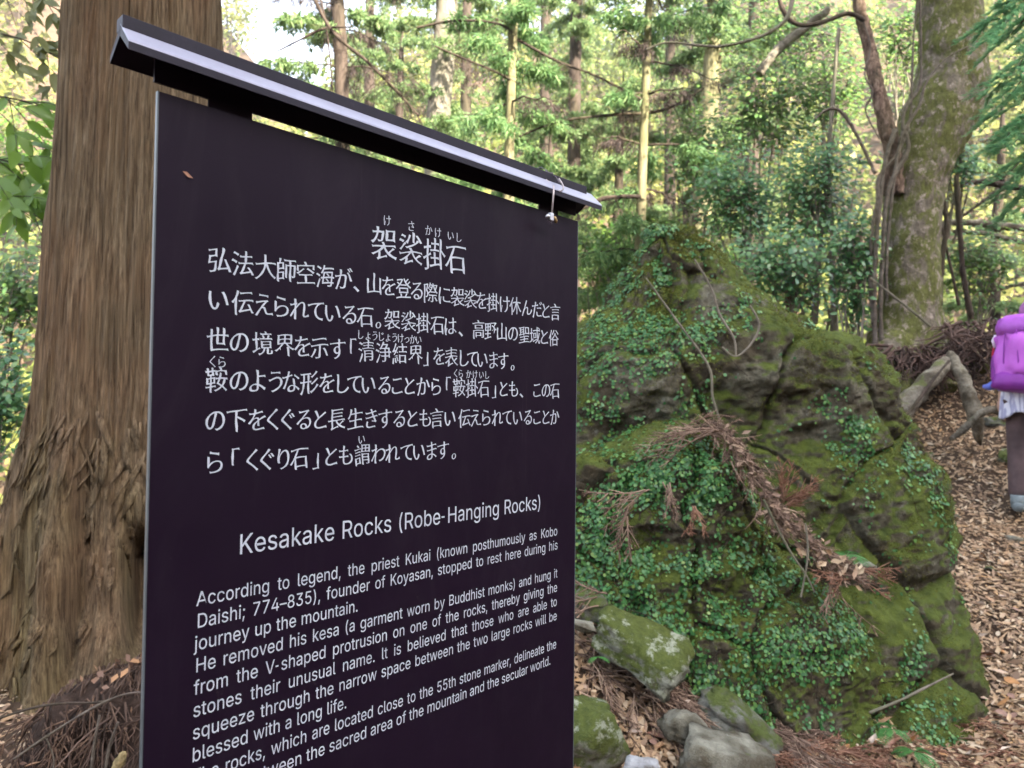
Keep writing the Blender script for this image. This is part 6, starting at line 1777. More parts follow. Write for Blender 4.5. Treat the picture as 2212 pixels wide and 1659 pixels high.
leafy_branch([(-118, 200), (-38, 205), (22, 212), (82, 225)], 3.6, 26, 4, "dark leafy branch with big leaves at the left edge under the olive one", M['big_green'], (.11, .16))
leafy_branch([(-78, -40), (-8, -30), (62, -10), (142, 30)], 4.0, 36, 5, "uppermost olive leafy branch in the top left corner", M['big_olive'], (.09, .13))
M['shade_leaf'] = M['gloss_blue']
shrub(20, 620, 7.5, 130, 120, 1500, 300, "bluish green shrub in the gap left of the cedar trunk", 'broadleaf', (.05, .10), group=None)
shrub(-10, 850, 6.0, 110, 160, 1500, 301, "low shaded shrub at the left edge beside the cedar root flare", 'gloss_blue', (.05, .09), group=None)
shrub(50, 330, 12, 150, 160, 1300, 302, "light tree foliage beyond the left edge leaves", 'fresh', (.07, .13), name="broadleaf_tree", cat="tree", group=None)

# brown withered bush behind the notch
def dead_bush():
    r = np.random.default_rng(3)
    b = at(1712, 660, 7.6)
    t = thing("withered_bush", (b[0], b[1], float(ground(b[0], b[1])[0])), "small withered bush with reddish brown twigs behind the notch of the great boulder", "bush")
    a = Acc()
    for e in ((1690, 540), (1740, 545)):
        P = curve([at(1712, 720, 7.6), at(1705 + (e[0] - 1712) * .2, 620, 7.6), at(e[0], e[1], 7.6)], 12)
        a.tube(P, np.linspace(.045, .02, 12), 8, rough=.1)
    put("stem", a, plain("reddish_wood", (.12, .055, .035), .85, .2, var=.5), t)
    a = Acc()
    for k in range(260):
        p = at(1700 + r.normal(0, 28), 590 + r.normal(0, 28), 7.6 + r.normal(0, .15))
        d = rand_dirs(1, r)[0] * np.array([1, 1, .5]) + np.array([0, 0, -.3])
        L = r.uniform(.08, .25)
        a.tube(np.array([p, p + d * L * .5, p + d * L + np.array([0, 0, -.05])]), .0022, 3, False)
    put("twigs", a, plain("dry_twig", (.20, .11, .085), .85, .2, var=.5), t)


dead_bush()


# ------------------------------------------------------------------ ferns
def fern(px, py, D, size, seed, label, n=6):
    r = np.random.default_rng(seed)
    b = at(px, py, D)
    t = thing("fern", b, label, "fern")
    for k in range(n):
        az = r.uniform(0, 2 * np.pi)
        d = np.array([math.cos(az), math.sin(az) - .25, .55])
        L = size * r.uniform(.7, 1.1)
        P = np.array([b + d * L * s + np.array([0, 0, -.75 * L * s * s]) for s in np.linspace(0, 1, 14)])
        a = Acc()
        a.tube(P, np.linspace(.0022, .0008, 14), 4, False)
        pos, X, S = [], [], []
        side = np.cross(d, [0, 0, 1.0])
        side /= np.linalg.norm(side)
        for i in range(2, 14):
            for sg in (-1, 1):
                pos.append(P[i])
                X.append(side * sg + d * .35)
                S.append(L * .36 * math.sin(math.pi * (i - .5) / 14.5) ** .7)
        S = np.array(S)
        a.leaves(LANCE, pos, np.array(X), np.tile(np.array([0, 0, 1.0]), (len(pos), 1)) + d * .3, np.stack([S, S * .9, S], 1))
        put("frond", a, M['fern'], t)


M['fern'] = leaf_mat("fern_green", [(0, (.05, .16, .04)), (1, (.09, .23, .06))], .5, .3, .4)
fern(1828, 1200, 3.18, .11, 1, "small bright fern growing from the cleft beside the reddish fronds")
fern(1925, 1575, 3.0, .10, 2, "small light green fern at the foot of the gap between the boulders")
fern(1975, 1625, 2.95, .10, 3, "young fern in the leaf litter at the right foot of the great boulder")
fern(1290, 1420, 2.75, .05, 4, "tiny green sprig below the tilted slab", 3)

# ------------------------------------------------------------------ hiker seen from behind, partly outside the frame
def build_hiker():
    D = 5.3
    f0 = at(2240, 1108, D)
    gx, gy = float(f0[0]), float(f0[1])
    gz = float(f0[2])
    S = 1.60 / 1.62

    head = math.atan2(gx, gy)      # walking straight away from the viewer
    ch_, sh_ = math.cos(head), math.sin(head)

    def P(x, y, z):
        return np.array([gx + x * ch_ + y * sh_, gy - x * sh_ + y * ch_, gz + z * S])
    t = thing("person", (gx, gy, gz), "hiker seen from behind with a purple backpack, mauve cap, checked blue shirt and brown trousers", "person")

    def skin(name, verts, edges, mat, sub=2, root=0, parent=t):
        me = bpy.data.meshes.new(name)
        me.from_pydata([tuple(P(*v[:3])) for v in verts], edges, [])
        o = put(name, me, mat, parent)
        me.skin_vertices or o.modifiers.new("skin", 'SKIN')
        if not o.modifiers:
            o.modifiers.new("skin", 'SKIN')
        o.modifiers[0].use_smooth_shade = True
        for i, v in enumerate(verts):
            rr = v[3] if len(v) > 3 else .05
            ry = v[4] if len(v) > 4 else rr
            me.skin_vertices[0].data[i].radius = (rr, ry)
        me.skin_vertices[0].data[root].use_root = True
        s = o.modifiers.new("sub", 'SUBSURF')
        s.levels = s.render_levels = sub
        dg = bpy.context.evaluated_depsgraph_get()
        m2 = bpy.data.meshes.new_from_object(o.evaluated_get(dg))
        o.modifiers.clear()
        o.data = m2
        m2.polygons.foreach_set("use_smooth", np.ones(len(m2.polygons), bool))
        if not len(m2.materials):
            m2.materials.append(mat)
        return o

    def skin_fix(name, verts, edges, mat, sub=2, root=0):
        me = bpy.data.meshes.new(name)
        me.from_pydata([tuple(P(*v[:3])) for v in verts], edges, [])
        o = bpy.data.objects.new(name, me)
        COL.objects.link(o)
        o.modifiers.new("skin", 'SKIN')
        if not me.skin_vertices:
            bpy.context.view_layer.objects.active = o
            bpy.context.view_layer.update()
        if not me.skin_vertices:
            with bpy.context.temp_override(object=o, active_object=o):
                bpy.ops.mesh.customdata_skin_add()
        for i, v in enumerate(verts):
            rr = v[3]
            ry = v[4] if len(v) > 4 else rr
            me.skin_vertices[0].data[i].radius = (rr, ry)
            me.skin_vertices[0].data[i].use_root = (i == root)
        s = o.modifiers.new("sub", 'SUBSURF')
        s.levels = s.render_levels = sub
        bpy.context.view_layer.update()
        dg = bpy.context.evaluated_depsgraph_get()
        m2 = bpy.data.meshes.new_from_object(o.evaluated_get(dg))
        m2.name = name
        bpy.data.objects.remove(o)
        m2.polygons.foreach_set("use_smooth", np.ones(len(m2.polygons), bool))
        m2.materials.clear()
        return put(name, m2, mat, t)
    skinm = plain("skin", (.50, .30, .22), .5, .4)
    trou = plain("brown_trousers", (.085, .058, .060), .85, .2, var=.25, scale=9, bump=.3, bscale=30)
    # plaid shirt
    pm = Mat("checked_shirt")
    co = pm.coord((1, 1, 1))
    w1 = pm.n("ShaderNodeTexWave", wave_type='BANDS', bands_direction='Z', i_Scale=11.0, i_Distortion=1.5)
    w2 = pm.n("ShaderNodeTexWave", wave_type='BANDS', bands_direction='X', i_Scale=11.0, i_Distortion=1.5)
    pm.l(co, w1.inputs[0]); pm.l(co, w2.inputs[0])
    a_ = pm.ramp(w1.outputs["Fac"], [(.35, (.75, .80, .95)), (.65, (.20, .28, .62))])
    b_ = pm.ramp(w2.outputs["Fac"], [(.35, (.95, .96, 1)), (.65, (.45, .52, .80))])
    pm.color(pm.mix(1.0, a_, b_, 'MULTIPLY'))
    pm.rough(.85, .2)
    white = Mat("white_shirt_tail")
    wv = white.n("ShaderNodeTexWave", wave_type='BANDS', bands_direction='X', i_Scale=16.0, i_Distortion=2.0)
    white.l(white.coord(), wv.inputs[0])
    white.color(white.ramp(wv.outputs["Fac"], [(.55, (.66, .66, .76)), (.85, (.36, .36, .52))]))
    white.rough(.8, .2)
    # continuous body: torso, neck, head, arms, legs
    body = [(0, 0, .88, .135, .10), (0, .01, 1.05, .13, .095), (0, .04, 1.22, .15, .10), (0, .07, 1.33, .12, .085), (0, .09, 1.40, .050, .052), (0, .12, 1.47, .075, .085), (0, .13, 1.53, .078, .092), (0, .13, 1.58, .055, .065),
            (-.14, .10, 1.30, .052, .052), (-.175, .15, 1.12, .042, .042), (-.195, .17, .98, .038, .038), (-.215, .17, .83, .026, .026), (-.215, .185, .77, .030, .018),
            (.17, .06, 1.30, .058, .058), (.235, .08, 1.12, .046, .046), (.25, .14, .98, .040, .040), (.22, .22, .86, .026, .026), (.21, .25, .80, .030, .018),
            (-.085, 0, .80, .098, .10), (-.10, .03, .47, .062, .066), (-.105, -.02, .22, .050, .055), (-.105, -.03, .08, .038, .044),
            (.085, 0, .80, .098, .10), (.10, .12, .50, .062, .066), (.10, .14, .28, .050, .055), (.10, .12, .14, .038, .044)]
    ed = [(0, 1), (1, 2), (2, 3), (3, 4), (4, 5), (5, 6), (6, 7), (3, 8), (8, 9), (9, 10), (10, 11), (11, 12), (3, 13), (13, 14), (14, 15), (15, 16), (16, 17),
          (0, 18), (18, 19), (19, 20), (20, 21), (0, 22), (22, 23), (23, 24), (24, 25)]
    skin_fix("body", body, ed, skinm, 2, 0)
    # clothes over it
    k = 1.14
    skin_fix("trousers", [(0, 0, .90, .150, .115), (-.088, 0, .80, .115, .118), (-.100, .02, .62, .090, .094), (-.103, .03, .47, .080, .084), (-.106, -.01, .26, .072, .076), (-.107, -.03, .09, .066, .072),
                          (.088, 0, .80, .115, .118), (.10, .06, .62, .090, .094), (.10, .12, .50, .080, .084), (.10, .14, .30, .072, .076), (.10, .12, .15, .066, .070)],
             [(0, 1), (1, 2), (2, 3), (3, 4), (4, 5), (0, 6), (6, 7), (7, 8), (8, 9), (9, 10)], trou, 2, 0)
    skin_fix("shirt", [(0, .005, .93, .165, .125), (0, .01, 1.06, .155, .115), (0, .04, 1.22, .172, .12), (0, .07, 1.33, .14, .105), (-.145, .10, 1.31, .066, .066), (-.175, .15, 1.13, .054, .054), (-.195, .17, 1.0, .050, .050), (-.212, .17, .90, .042, .042),
                       (.18, .06, 1.31, .078, .076), (.24, .08, 1.13, .066, .066), (.252, .14, 1.0, .058, .058), (.235, .18, .91, .044, .044)],
             [(0, 1), (1, 2), (2, 3), (3, 4), (4, 5), (5, 6), (6, 7), (3, 8), (8, 9), (9, 10), (10, 11)], pm.m, 2, 0)
    # hanging white shirt tail with folds
    a = Acc()
    n, m_ = 40, 14
    V = []
    for j in range(m_):
        for i in range(n):
            th = math.pi * 1.02 + (math.pi * .96) * i / (n - 1)
            s = j / (m_ - 1)
            rr = 1 + .07 * s + .05 * s * math.sin(i * 1.15)
            V.append(P(.205 * rr * math.cos(th), .01 + .180 * rr * math.sin(th), .99 - .27 * s - .03 * s * math.sin(i * .35)))
    i = (np.arange(m_ - 1)[:, None] * n + np.arange(n - 1)[None]).ravel()
    a.add(np.array(V), None, np.stack([i, i + 1, i + n + 1, i + n], 1))
    o = put("shirt_tail", a, white.m, t)
    md = o.modifiers.new("solid", 'SOLIDIFY'); md.thickness = .004
    # hands: palm and five fingers each
    glove = plain("blue_glove", (.13, .16, .52), .8, .2)
    for sx, mt_, hz, hy in ((-1, skinm, .83, .15), (1, skinm, .86, .20)):
        a = Acc()
        w0 = np.array([sx * .218, hy, hz])
        pts = [w0, w0 + [sx * -.004, .010, -.035], w0 + [sx * -.006, .016, -.075]]
        a.tube(np.array([P(*p) for p in pts]), [.024, .034, .030], 12)
        for q in range(4):
            oy = (q - 1.5) * .017
            L = (.062, .072, .068, .052)[q]
            b = w0 + np.array([0, .016 + oy, -.075])
            a.tube(np.array([P(*b), P(*(b + [-sx * .006, .004, -L * .45])), P(*(b + [-sx * .016, .004, -L * .8])), P(*(b + [-sx * .028, .002, -L])) ]), [.0088, .0085, .0078, .006], 8)
        b = w0 + np.array([0, -.020, -.025])
        a.tube(np.array([P(*b), P(*(b + [-sx * .012, -.018, -.022])), P(*(b + [-sx * .018, -.018, -.045]))]), [.011, .010, .007], 8)
        put("hand", a, mt_, t)
    a = Acc()   # bunched blue cloth at the elbow
    a.tube(np.array([P(-.225, .06, .985), P(-.26, .05, .955), P(-.295, .05, .94), P(-.33, .06, .945)]), [.035, .034, .028, .012], 12, rough=.12)
    put("sleeve_cuff", a, glove, t)
    # boots
    boot = plain("grey_boot", (.16, .19, .20), .8, .3, var=.3)
    for x, y, z in ((-.107, -.035, 0), (.10, .115, .06)):
        a = Acc()
        a.tube(np.array([P(x, y - .085, z + .035), P(x, y - .04, z + .05), P(x, y + .05, z + .05), P(x, y + .14, z + .035), P(x, y + .17, z + .025)]), [.028, .048, .050, .044, .020], 14)
        a.tube(np.array([P(x, y - .02, z + .04), P(x, y - .02, z + .13)]), [.052, .054], 14)
        put("boot", a, boot, t)
    # cap
    capm = plain("mauve_cap", (.34, .13, .33), .85, .2, var=.15, bump=.3)
    a = Acc()
    a.tube(np.array([P(0, .125, 1.475), P(0, .128, 1.52), P(0, .13, 1.565), P(0, .13, 1.60), P(0, .13, 1.622)]), [.098, .102, .096, .070, .02], 24)
    a.tube(np.array([P(0, .15, 1.49), P(0, .22, 1.495), P(0, .27, 1.485)]), [.075, .06, .02], 16)
    put("cap", a, capm, t)
    hair = plain("dark_hair", (.02, .015, .012), .6, .4)
    a = Acc()
    a.tube(np.array([P(0, .10, 1.40), P(0, .09, 1.44), P(0, .105, 1.49)]), [.05, .078, .088], 18)
    put("hair", a, hair, t)
    # ---- backpack (carried: a thing of its own)
    bp = thing("backpack", P(0, -.15, 1.0), "purple hiking backpack with a lid and darker base, on the hiker's back", "backpack")
    lilac = plain("purple_nylon", (.42, .095, .50), .55, .4, var=.12, scale=6, bump=.35, bscale=14)
    deep = plain("deep_purple_nylon", (.20, .025, .27), .55, .4, var=.2, scale=6, bump=.35, bscale=14)
    lightp = plain("pale_print", (.75, .65, .80), .5, .4)

    def blob(name, c, half, mat, ex=.55, nn=36, fold=.02, sd=0):
        th = np.linspace(0, 2 * np.pi, nn, endpoint=False)
        ph = np.linspace(-np.pi / 2, np.pi / 2, nn // 2 + 1)
        f_ = lambda v, e: np.sign(v) * np.abs(v) ** e
        X = f_(np.cos(ph), ex)[:, None] * f_(np.cos(th), ex)[None]
        Y = f_(np.cos(ph), ex)[:, None] * f_(np.sin(th), ex)[None]
        Z = np.repeat(f_(np.sin(ph), ex)[:, None], nn, 1)
        Q_ = np.stack([X, Y, Z], -1).reshape(-1, 3)
        Q_ = Q_ * (1 + fold * fbm(Q_ * 2.4 + sd, 4)[:, None])
        V_ = np.array([P(*(np.array(c) + q * np.array(half))) for q in Q_])
        a = Acc()
        i = np.arange(len(ph) - 1)[:, None] * nn
        j = np.arange(nn)[None]
        a.add(V_, None, np.stack([i + j, i + (j + 1) % nn, i + nn + (j + 1) % nn, i + nn + j], -1).reshape(-1, 4))
        return put(name, a, mat, bp)
    mb = blob("main_bag", (0, -.175, 1.17), (.235, .15, .25), lilac, .68, fold=.14, nn=56)
    ld = blob("lid", (0, -.15, 1.39), (.235, .16, .085), plain("lid_nylon", (.36, .085, .48), .55, .4, var=.12, bump=.3, bscale=14), .55, fold=.08, sd=4)
    blob("base", (0, -.16, .975), (.262, .16, .085), deep, .6, fold=.10, sd=8)
    blob("side_pocket", (-.225, -.14, 1.06), (.045, .09, .13), deep, .7, fold=.1, sd=3)
    blob("side_pocket", (.225, -.14, 1.06), (.045, .09, .13), deep, .7, fold=.1, sd=5)
    a = Acc()
    for x0 in (-.11, .11):
        a.tube(np.array([P(x0, -.300, 1.37), P(x0 * .98, -.318, 1.25), P(x0 * .9, -.320, 1.12), P(x0, -.30, 1.0)]), .006, 6)
    put("strap", a, deep, mb)
    a = Acc()
    for x0, dy in ((-.175, .02), (.175, .02)):
        a.tube(np.array([P(x0, -.285 + dy, 1.38), P(x0 * 1.05, -.300 + dy, 1.25), P(x0 * 1.08, -.298 + dy, 1.12), P(x0 * 1.02, -.275 + dy, .99)]), .0045, 6)
    a.tube(np.array([P(x, -.305 + 1.2 * x * x, 1.04 + .03 * math.cos(x * 12)) for x in np.linspace(-.19, .19, 12)]), .005, 6)
    put("seam", a, deep, mb)
    a = Acc()
    a.tube(np.array([P(x, -.312 + 1.3 * x * x, 1.345) for x in np.linspace(-.20, .20, 12)]), .006, 6)
    put("zip", a, deep, ld)
    a = Acc()
    for k in range(7):   # small unreadable lettering on the lid
        x = -.060 + k * .020
        a.tube(np.array([P(x, -.297 + .03 * abs(k - 3) / 9, 1.405), P(x, -.297 + .03 * abs(k - 3) / 9, 1.425 - .006 * (k % 2))]), .0045, 5)
        if k % 2:
            a.tube(np.array([P(x, -.297, 1.405), P(x + .012, -.297, 1.405)]), .0040, 5)
    put("lettering", a, lightp, ld)
    a = Acc()
    a.tube(np.array([P(-.235, -.08, 1.33), P(-.25, -.07, 1.29), P(-.245, -.06, 1.24)]), [.016, .02, .012], 8)
    put("white_buckle", a, lightp, bp)
    a = Acc()
    a.tube(np.array([P(-.25, -.06, 1.26), P(-.26, -.05, 1.2), P(-.265, -.05, 1.13)]), .007, 6)
    put("red_strap", a, plain("red_strap", (.45, .02, .06), .6, .3), bp)


build_hiker()


# ------------------------------------------------------------------ leaf litter
LIT = [(0, (.095, .054, .030)), (.14, (.21, .125, .068)), (.32, (.35, .222, .122)), (.50, (.45, .300, .170)), (.64, (.28, .18, .115)), (.80, (.50, .36, .22)), (.93, (.56, .45, .32)), (1, (.50, .285, .11))]
M['litter'] = leaf_mat("dry_leaf", LIT, .55, .4, .12)
M['frond'] = leaf_mat("dry_frond", [(0, (.075, .045, .034)), (.4, (.18, .115, .085)), (.8, (.31, .21, .155)), (1, (.42, .30, .21))], .8, .2, .1)
M['frond_dark'] = leaf_mat('old_frond', [(0, (.045, .028, .022)), (.5, (.10, .062, .046)), (1, (.20, .125, .085))], .85, .15, .1)
M['frond_red'] = leaf_mat("rusty_frond", [(0, (.13, .060, .038)), (.5, (.26, .13, .085)), (1, (.38, .22, .145))], .8, .2, .1)


def clear_of_rocks(x, y, z):
    """keep what falls in front of, beside or on the ground, never inside the boulders"""
    return ~(((x - 1.18) / 1.02) ** 2 + ((y - 4.02) / .62) ** 2 < 1.0)


def litter():
    r = np.random.default_rng(31)
    n = 68000
    # more leaves near the viewer, thinning with distance
    y = 2.2 + 6.0 * r.random(n) ** 1.25
    x = np.where(r.random(n) < .06, r.uniform(-.75, -.50, n), r.uniform(.03, .80, n)) * y
    keep = clear_of_rocks(x, y, 0)
    x, y = x[keep], y[keep]
    n = len(x)
    z = ground(x, y)
    e = .03
    gx_ = (ground(x + e, y) - z) / e
    gy_ = (ground(x, y + e) - z) / e
    N = np.stack([-gx_, -gy_, np.ones(n)], 1)
    N /= np.linalg.norm(N, axis=1)[:, None]
    lay = r.random(n)
    pos = np.stack([x, y, z], 1) + N * (lay * .028 + .003)[:, None]
    acc = Acc()
    Nn = N + rand_dirs(n, r) * .30
    s = r.uniform(.020, .046, n) * np.where(r.random(n) < .25, 1.6, 1)
    kind = r.random(n)
    X = rand_dirs(n, r)
    for tm, lo, hi in ((CURL, 0, .45), (LANCE, .45, .7), (OVAL, .7, 1)):
        m_ = (kind >= lo) & (kind < hi)
        S = np.stack([s[m_] * (1.25 if tm is LANCE else 1), s[m_] * (r.uniform(.5, .95, m_.sum())), s[m_] * r.uniform(-.8, 1.2, m_.sum())], 1)
        acc.leaves(tm, pos[m_], X[m_], Nn[m_], S)
    put("leaf_litter", acc, M['litter'], kind="stuff", label="thick tan and brown leaf litter covering path and slope", category="leaf litter")
    # twigs and needles among them
    a = Acc()
    for k in range(1500):
        yy = 2.1 + 4 * r.random() ** 1.4
        xx = r.uniform(-.7, .8) * yy
        if not clear_of_rocks(np.array([xx]), np.array([yy]), 0)[0]:
            continue
        zz = float(ground(xx, yy)[0]) + .025
        d = r.normal(size=2)
        d /= np.linalg.norm(d)
        L = r.uniform(.04, .22)
        e2 = np.array([xx + d[0] * L, yy + d[1] * L, 0])
        e2[2] = float(ground(e2[0], e2[1])[0]) + .03
        m_ = (np.array([xx, yy, zz]) + e2) / 2 + r.normal(0, .012, 3)
        a.tube(np.array([(xx, yy, zz), m_, e2]), r.uniform(.0010, .0030), 4, False)
    put("twig_litter", a, plain("twig_brown", (.16, .10, .07), .85, .2, var=.6, scale=3), kind="stuff", label="thin broken twigs strewn through the leaf litter", category="twigs")


litter()


def cell_frond(acc, base, d, up, L, r, n=None, curl=.3):
    """a fallen cedar frond: spine, side twigs and close scale-like needles"""
    d = d / np.linalg.norm(d)
    up = up - (up @ d) * d
    up /= np.linalg.norm(up)
    side = np.cross(up, d)
    P = np.array([base + d * L * s + side * curl * L * s * s + up * (.10 * L * math.sin(s * 3.0)) for s in np.linspace(0, 1, 9)])
    acc.tube(P, np.linspace(.0036, .0010, 9), 4, False)
    for k in range(n or int(6 + 26 * L)):
        s = r.uniform(.12, 1)
        i = min(int(s * 8), 7)
        sg = r.choice([-1, 1])
        l2 = L * r.uniform(.22, .48) * (1.1 - .6 * s)
        tv = d * .85 + side * sg * r.uniform(.25, .7) + up * r.uniform(-.10, .25)
        T = np.array([P[i] + tv * l2 * v + side * sg * -.12 * l2 * v * v for v in np.linspace(0, 1, 4)])
        acc.tube(T, np.linspace(.0028, .0012, 4), 3, False)
        q = 5
        j = r.integers(0, 3, q)
        acc.leaves(BLADE, T[j], tv + rand_dirs(q, r) * .35, rand_dirs(q, r), np.stack([r.uniform(.010, .022, q), r.uniform(.002, .004, q), np.full(q, .004)], 1))


def on_ground(px, py, lift=.02):
    D = rest(px, py)
    p = at(px, py, D)
    p[2] = ground(p[0], p[1])[0] + lift
    return p


def fronds():
    r = np.random.default_rng(44)
    # mass of brown fronds flowing from the upper left down to the right
    acc = Acc()
    for k in range(300):
        s = r.random()
        x = 1235 + 520 * s + r.normal(0, 34)
        y = 1370 + 330 * s + r.normal(0, 62) - 22
        if y < 1330 + (x - 1240) * .35 or x < 1215:
            continue
        b = on_ground(x, y, .03 + .03 * r.random())
        e = on_ground(x + 60 + r.normal(0, 30), y + 40 + r.normal(0, 30), .03)
        d = e - b
        cell_frond(acc, b, d, np.array([0, 0, 1.]), r.uniform(.14, .34), r, curl=r.normal(0, .25))
    put("frond_litter", acc, M['frond'], kind="stuff", label="matted dry cedar fronds sweeping down across the foreground slope", category="frond litter")
    acc = Acc()
    for k in range(130):
        x, y = r.uniform(1880, 2200), r.uniform(1560, 1690)
        if r.random() < .5:
            x, y = r.uniform(1600, 1880), r.uniform(1620, 1690)
        b = on_ground(x, y, .02)
        cell_frond(acc, b, rand_dirs(1, r)[0] * np.array([1, .7, .1]) + np.array([.3, -.3, 0]), np.array([0, 0, 1.]), r.uniform(.10, .22), r, curl=r.normal(0, .25))
    put("frond_litter", acc, M['frond_red'], kind="stuff", label="rusty red broken fronds in the litter at the foot of the boulders", category="frond litter")
    # single fallen fronds that can be told apart
    F = [(1560, 935, 3.12, (1470, 930), .30, 'frond', "dry frond draped over the crest of the lower boulder"),
         (1500, 925, 3.18, (1400, 985), .28, 'frond', "brown frond trailing left along the lower boulder's crest"),
         (1400, 1055, 3.0, (1330, 1105), .26, 'frond', "grey brown frond hanging on the left face of the lower boulder"),
         (1345, 1110, 3.0, (1320, 1190), .18, 'frond', "short withered frond pointing down, below the draped grey brown one"),
         (1440, 1050, 3.0, (1455, 1110), .17, 'frond', "drooping tuft of dead needles in the middle of the lower boulder"),
         (1500, 1100, 3.0, (1505, 1160), .12, 'frond_red', "small rusty twig tuft hanging on the lower boulder"),
         (1690, 1095, 3.1, (1735, 1025), .20, 'frond_red', "large rusty frond standing up in the cleft between the boulders"),
         (1690, 1080, 3.1, (1690, 1020), .17, 'frond_red', "upright rusty twig beside the large one in the cleft"),
         (1700, 1090, 3.08, (1745, 1065), .15, 'frond_red', "rusty twig leaning right in the cleft"),
         (1830, 1240, 3.05, (1780, 1262), .19, 'frond_red', "rusty frond spilling to the left at the bottom of the cleft"),
         (1850, 1235, 3.05, (1890, 1245), .16, 'frond_red', "rusty frond spilling to the right at the bottom of the cleft"),
         (1800, 1235, 3.03, (1795, 1290), .20, 'frond', "brown frond hanging down over the lower boulder's edge"),
         (1300, 1290, 2.95, (1240, 1300), .20, 'frond', "dry frond lying above the tilted slab")]
    for i, (x, y, D, e, L, mt_, lab) in enumerate(F):
        a = Acc()
        b = at(x, y, D)
        d = at(e[0], e[1], D - .03) - b
        up = np.array([0, -1, .4])
        for q in range(3):
            cell_frond(a, b + r.normal(0, .01, 3), d + rand_dirs(1, r)[0] * .25 * np.linalg.norm(d), up, L * r.uniform(.8, 1.1), r, n=16, curl=r.normal(0, .3))
        put("fallen_frond", a, M[mt_], label=lab, category="frond", group="fallen fronds on the boulders")
    # strip of litter lying in the cleft
    acc = Acc()
    path = curve([at(1475, 925, 3.20), at(1545, 930, 3.14), at(1600, 985, 3.10), at(1645, 1060, 3.08), at(1690, 1120, 3.08), at(1760, 1190, 3.08), at(1850, 1245, 3.06)], 60)
    for k in range(150):
        i = int(r.integers(0, 57))
        b = path[i] + r.normal(0, .018, 3)
        d = path[min(i + 3, 59)] - path[i] + rand_dirs(1, r)[0] * .03
        cell_frond(acc, b, d, np.array([0, -1, .6]), r.uniform(.07, .16), r, n=8, curl=r.normal(0, .3))
    n = 150
    i = r.integers(12, 60, n)
    pos = path[i] + r.normal(0, .020, (n, 3)) + np.array([0, -.03, 0])
    acc.leaves(CURL, pos, rand_dirs(n, r), rand_dirs(n, r) * .6 + np.array([0, -.6, .6]), r.uniform(.025, .05, n))
    put("cleft_litter", acc, M['frond'], kind="stuff", label="strip of needles and dead leaves caught in the cleft between the boulders", category="leaf litter")
    acc = Acc()
    n = 40
    i = r.integers(38, 60, n)
    acc.leaves(CURL, path[i] + r.normal(0, .025, (n, 3)) + np.array([0, -.05, 0]), rand_dirs(n, r), rand_dirs(n, r) * .6 + np.array([0, -.6, .6]), r.uniform(.03, .055, n))
    put("cleft_leaves", acc, M['litter'], kind="stuff", label="pale brown dead leaves lying on the needles in the cleft", category="leaf litter")
    # bare creepers on the boulders
    for rows, lab in (([(1620, 660, 2.5), (1640, 700, 3), (1625, 740, 3), (1590, 770, 2.5), (1560, 750, 2)], "pale looping creeper just below the boulder's peak slope"),
                      ([(1500, 560, 2.5), (1535, 620, 3), (1555, 680, 3), (1585, 730, 3), (1590, 770, 2)], "dead creeper running down the right side of the peak"),
                      ([(1395, 600, 2), (1460, 690, 2.5), (1530, 790, 3), (1540, 860, 3), (1560, 920, 3)], "long dry creeper crossing the face of the great boulder"),
                      ([(1740, 1130, 2), (1745, 1200, 2.5), (1730, 1290, 2)], "thin pale straw hanging beside the cleft"),
                      ([(1650, 1080, 2.5), (1700, 1180, 3), (1740, 1240, 2.5), (1760, 1280, 2)], "long straw lying across the edge of the lower boulder"),
                      ([(1878, 1540, 3), (1940, 1515, 3.5), (1990, 1490, 3), (2060, 1455, 2)], "bare pale twig crossing the gap at the right foot of the boulders")):
        bough("creeper", rows, 3.40 if "great" in lab or "peak" in lab else 2.98, lab, M['grey_bark'], "creeper", seed=int(rows[0][0]))
    # individually visible dead leaves, nearest the viewer
    proto = []
    for q in range(6):
        a = Acc()
        a.leaves(CURL if q % 2 else LEAF_BIG, [np.zeros(3)], np.array([[1., 0, 0]]), np.array([[0, 0, 1.]]), np.array([[1, .9 if q % 2 else 1.3, (1, -1, .6, 1.4, -.6, 1.8)[q]]]))
        me = a.mesh("dead_leaf")
        c = [(.34, .20, .11), (.44, .31, .22), (.27, .16, .12), (.50, .39, .31), (.40, .20, .08), (.22, .11, .075)][q]
        me.materials.append(plain("dead_leaf_%s" % ("tan", "buff", "umber", "pale", "orange", "dark")[q], c, .6, .35, var=.25, scale=3))
        proto.append(me)
    shades = ("tan", "buff", "umber", "whitish", "orange brown", "dark brown")
    marks = [(1385, 1400, "the tilted green slab"), (1290, 1585, "the yellow green mossy stone by the sign"), (1480, 1568, "the jagged pale stone"),
             (1560, 1635, "the large grey white stone"), (1640, 1600, "the long flat mossy stone"), (1760, 1630, "the ivy hem of the lower boulder"),
             (1925, 1575, "the fern in the boulder gap"), (1975, 1625, "the fern at the right boulder foot"), (2085, 1600, "the buried brown green stone"),
             (2155, 1560, "the small tan stone"), (2100, 1418, "the little mossy path stone"), (2137, 1225, "the pale green sliver of stone")]
    used, tries = set(), 0
    while len(used) < 110 and tries < 4000:
        tries += 1
        x, y = r.uniform(1240, 2200), r.uniform(1200, 1655)
        if (x < 1850 and y < 1470 + (x - 1240) * .27) or (1850 <= x < 2095 and y < 1590) or (y < 1380 and x < 2060 + (y - 1200) * .18):
            continue
        i = int(r.integers(0, 6))
        d, mx, my, where = min((math.hypot(x - a_, (y - b_) * 1.4), a_, b_, n_) for a_, b_, n_ in marks)
        if d > 150:
            continue
        side = ("just " if d < 55 else "well ") + (("right of" if x > mx else "left of") if abs(x - mx) > abs(y - my) * 1.4 else ("below" if y > my else "above"))
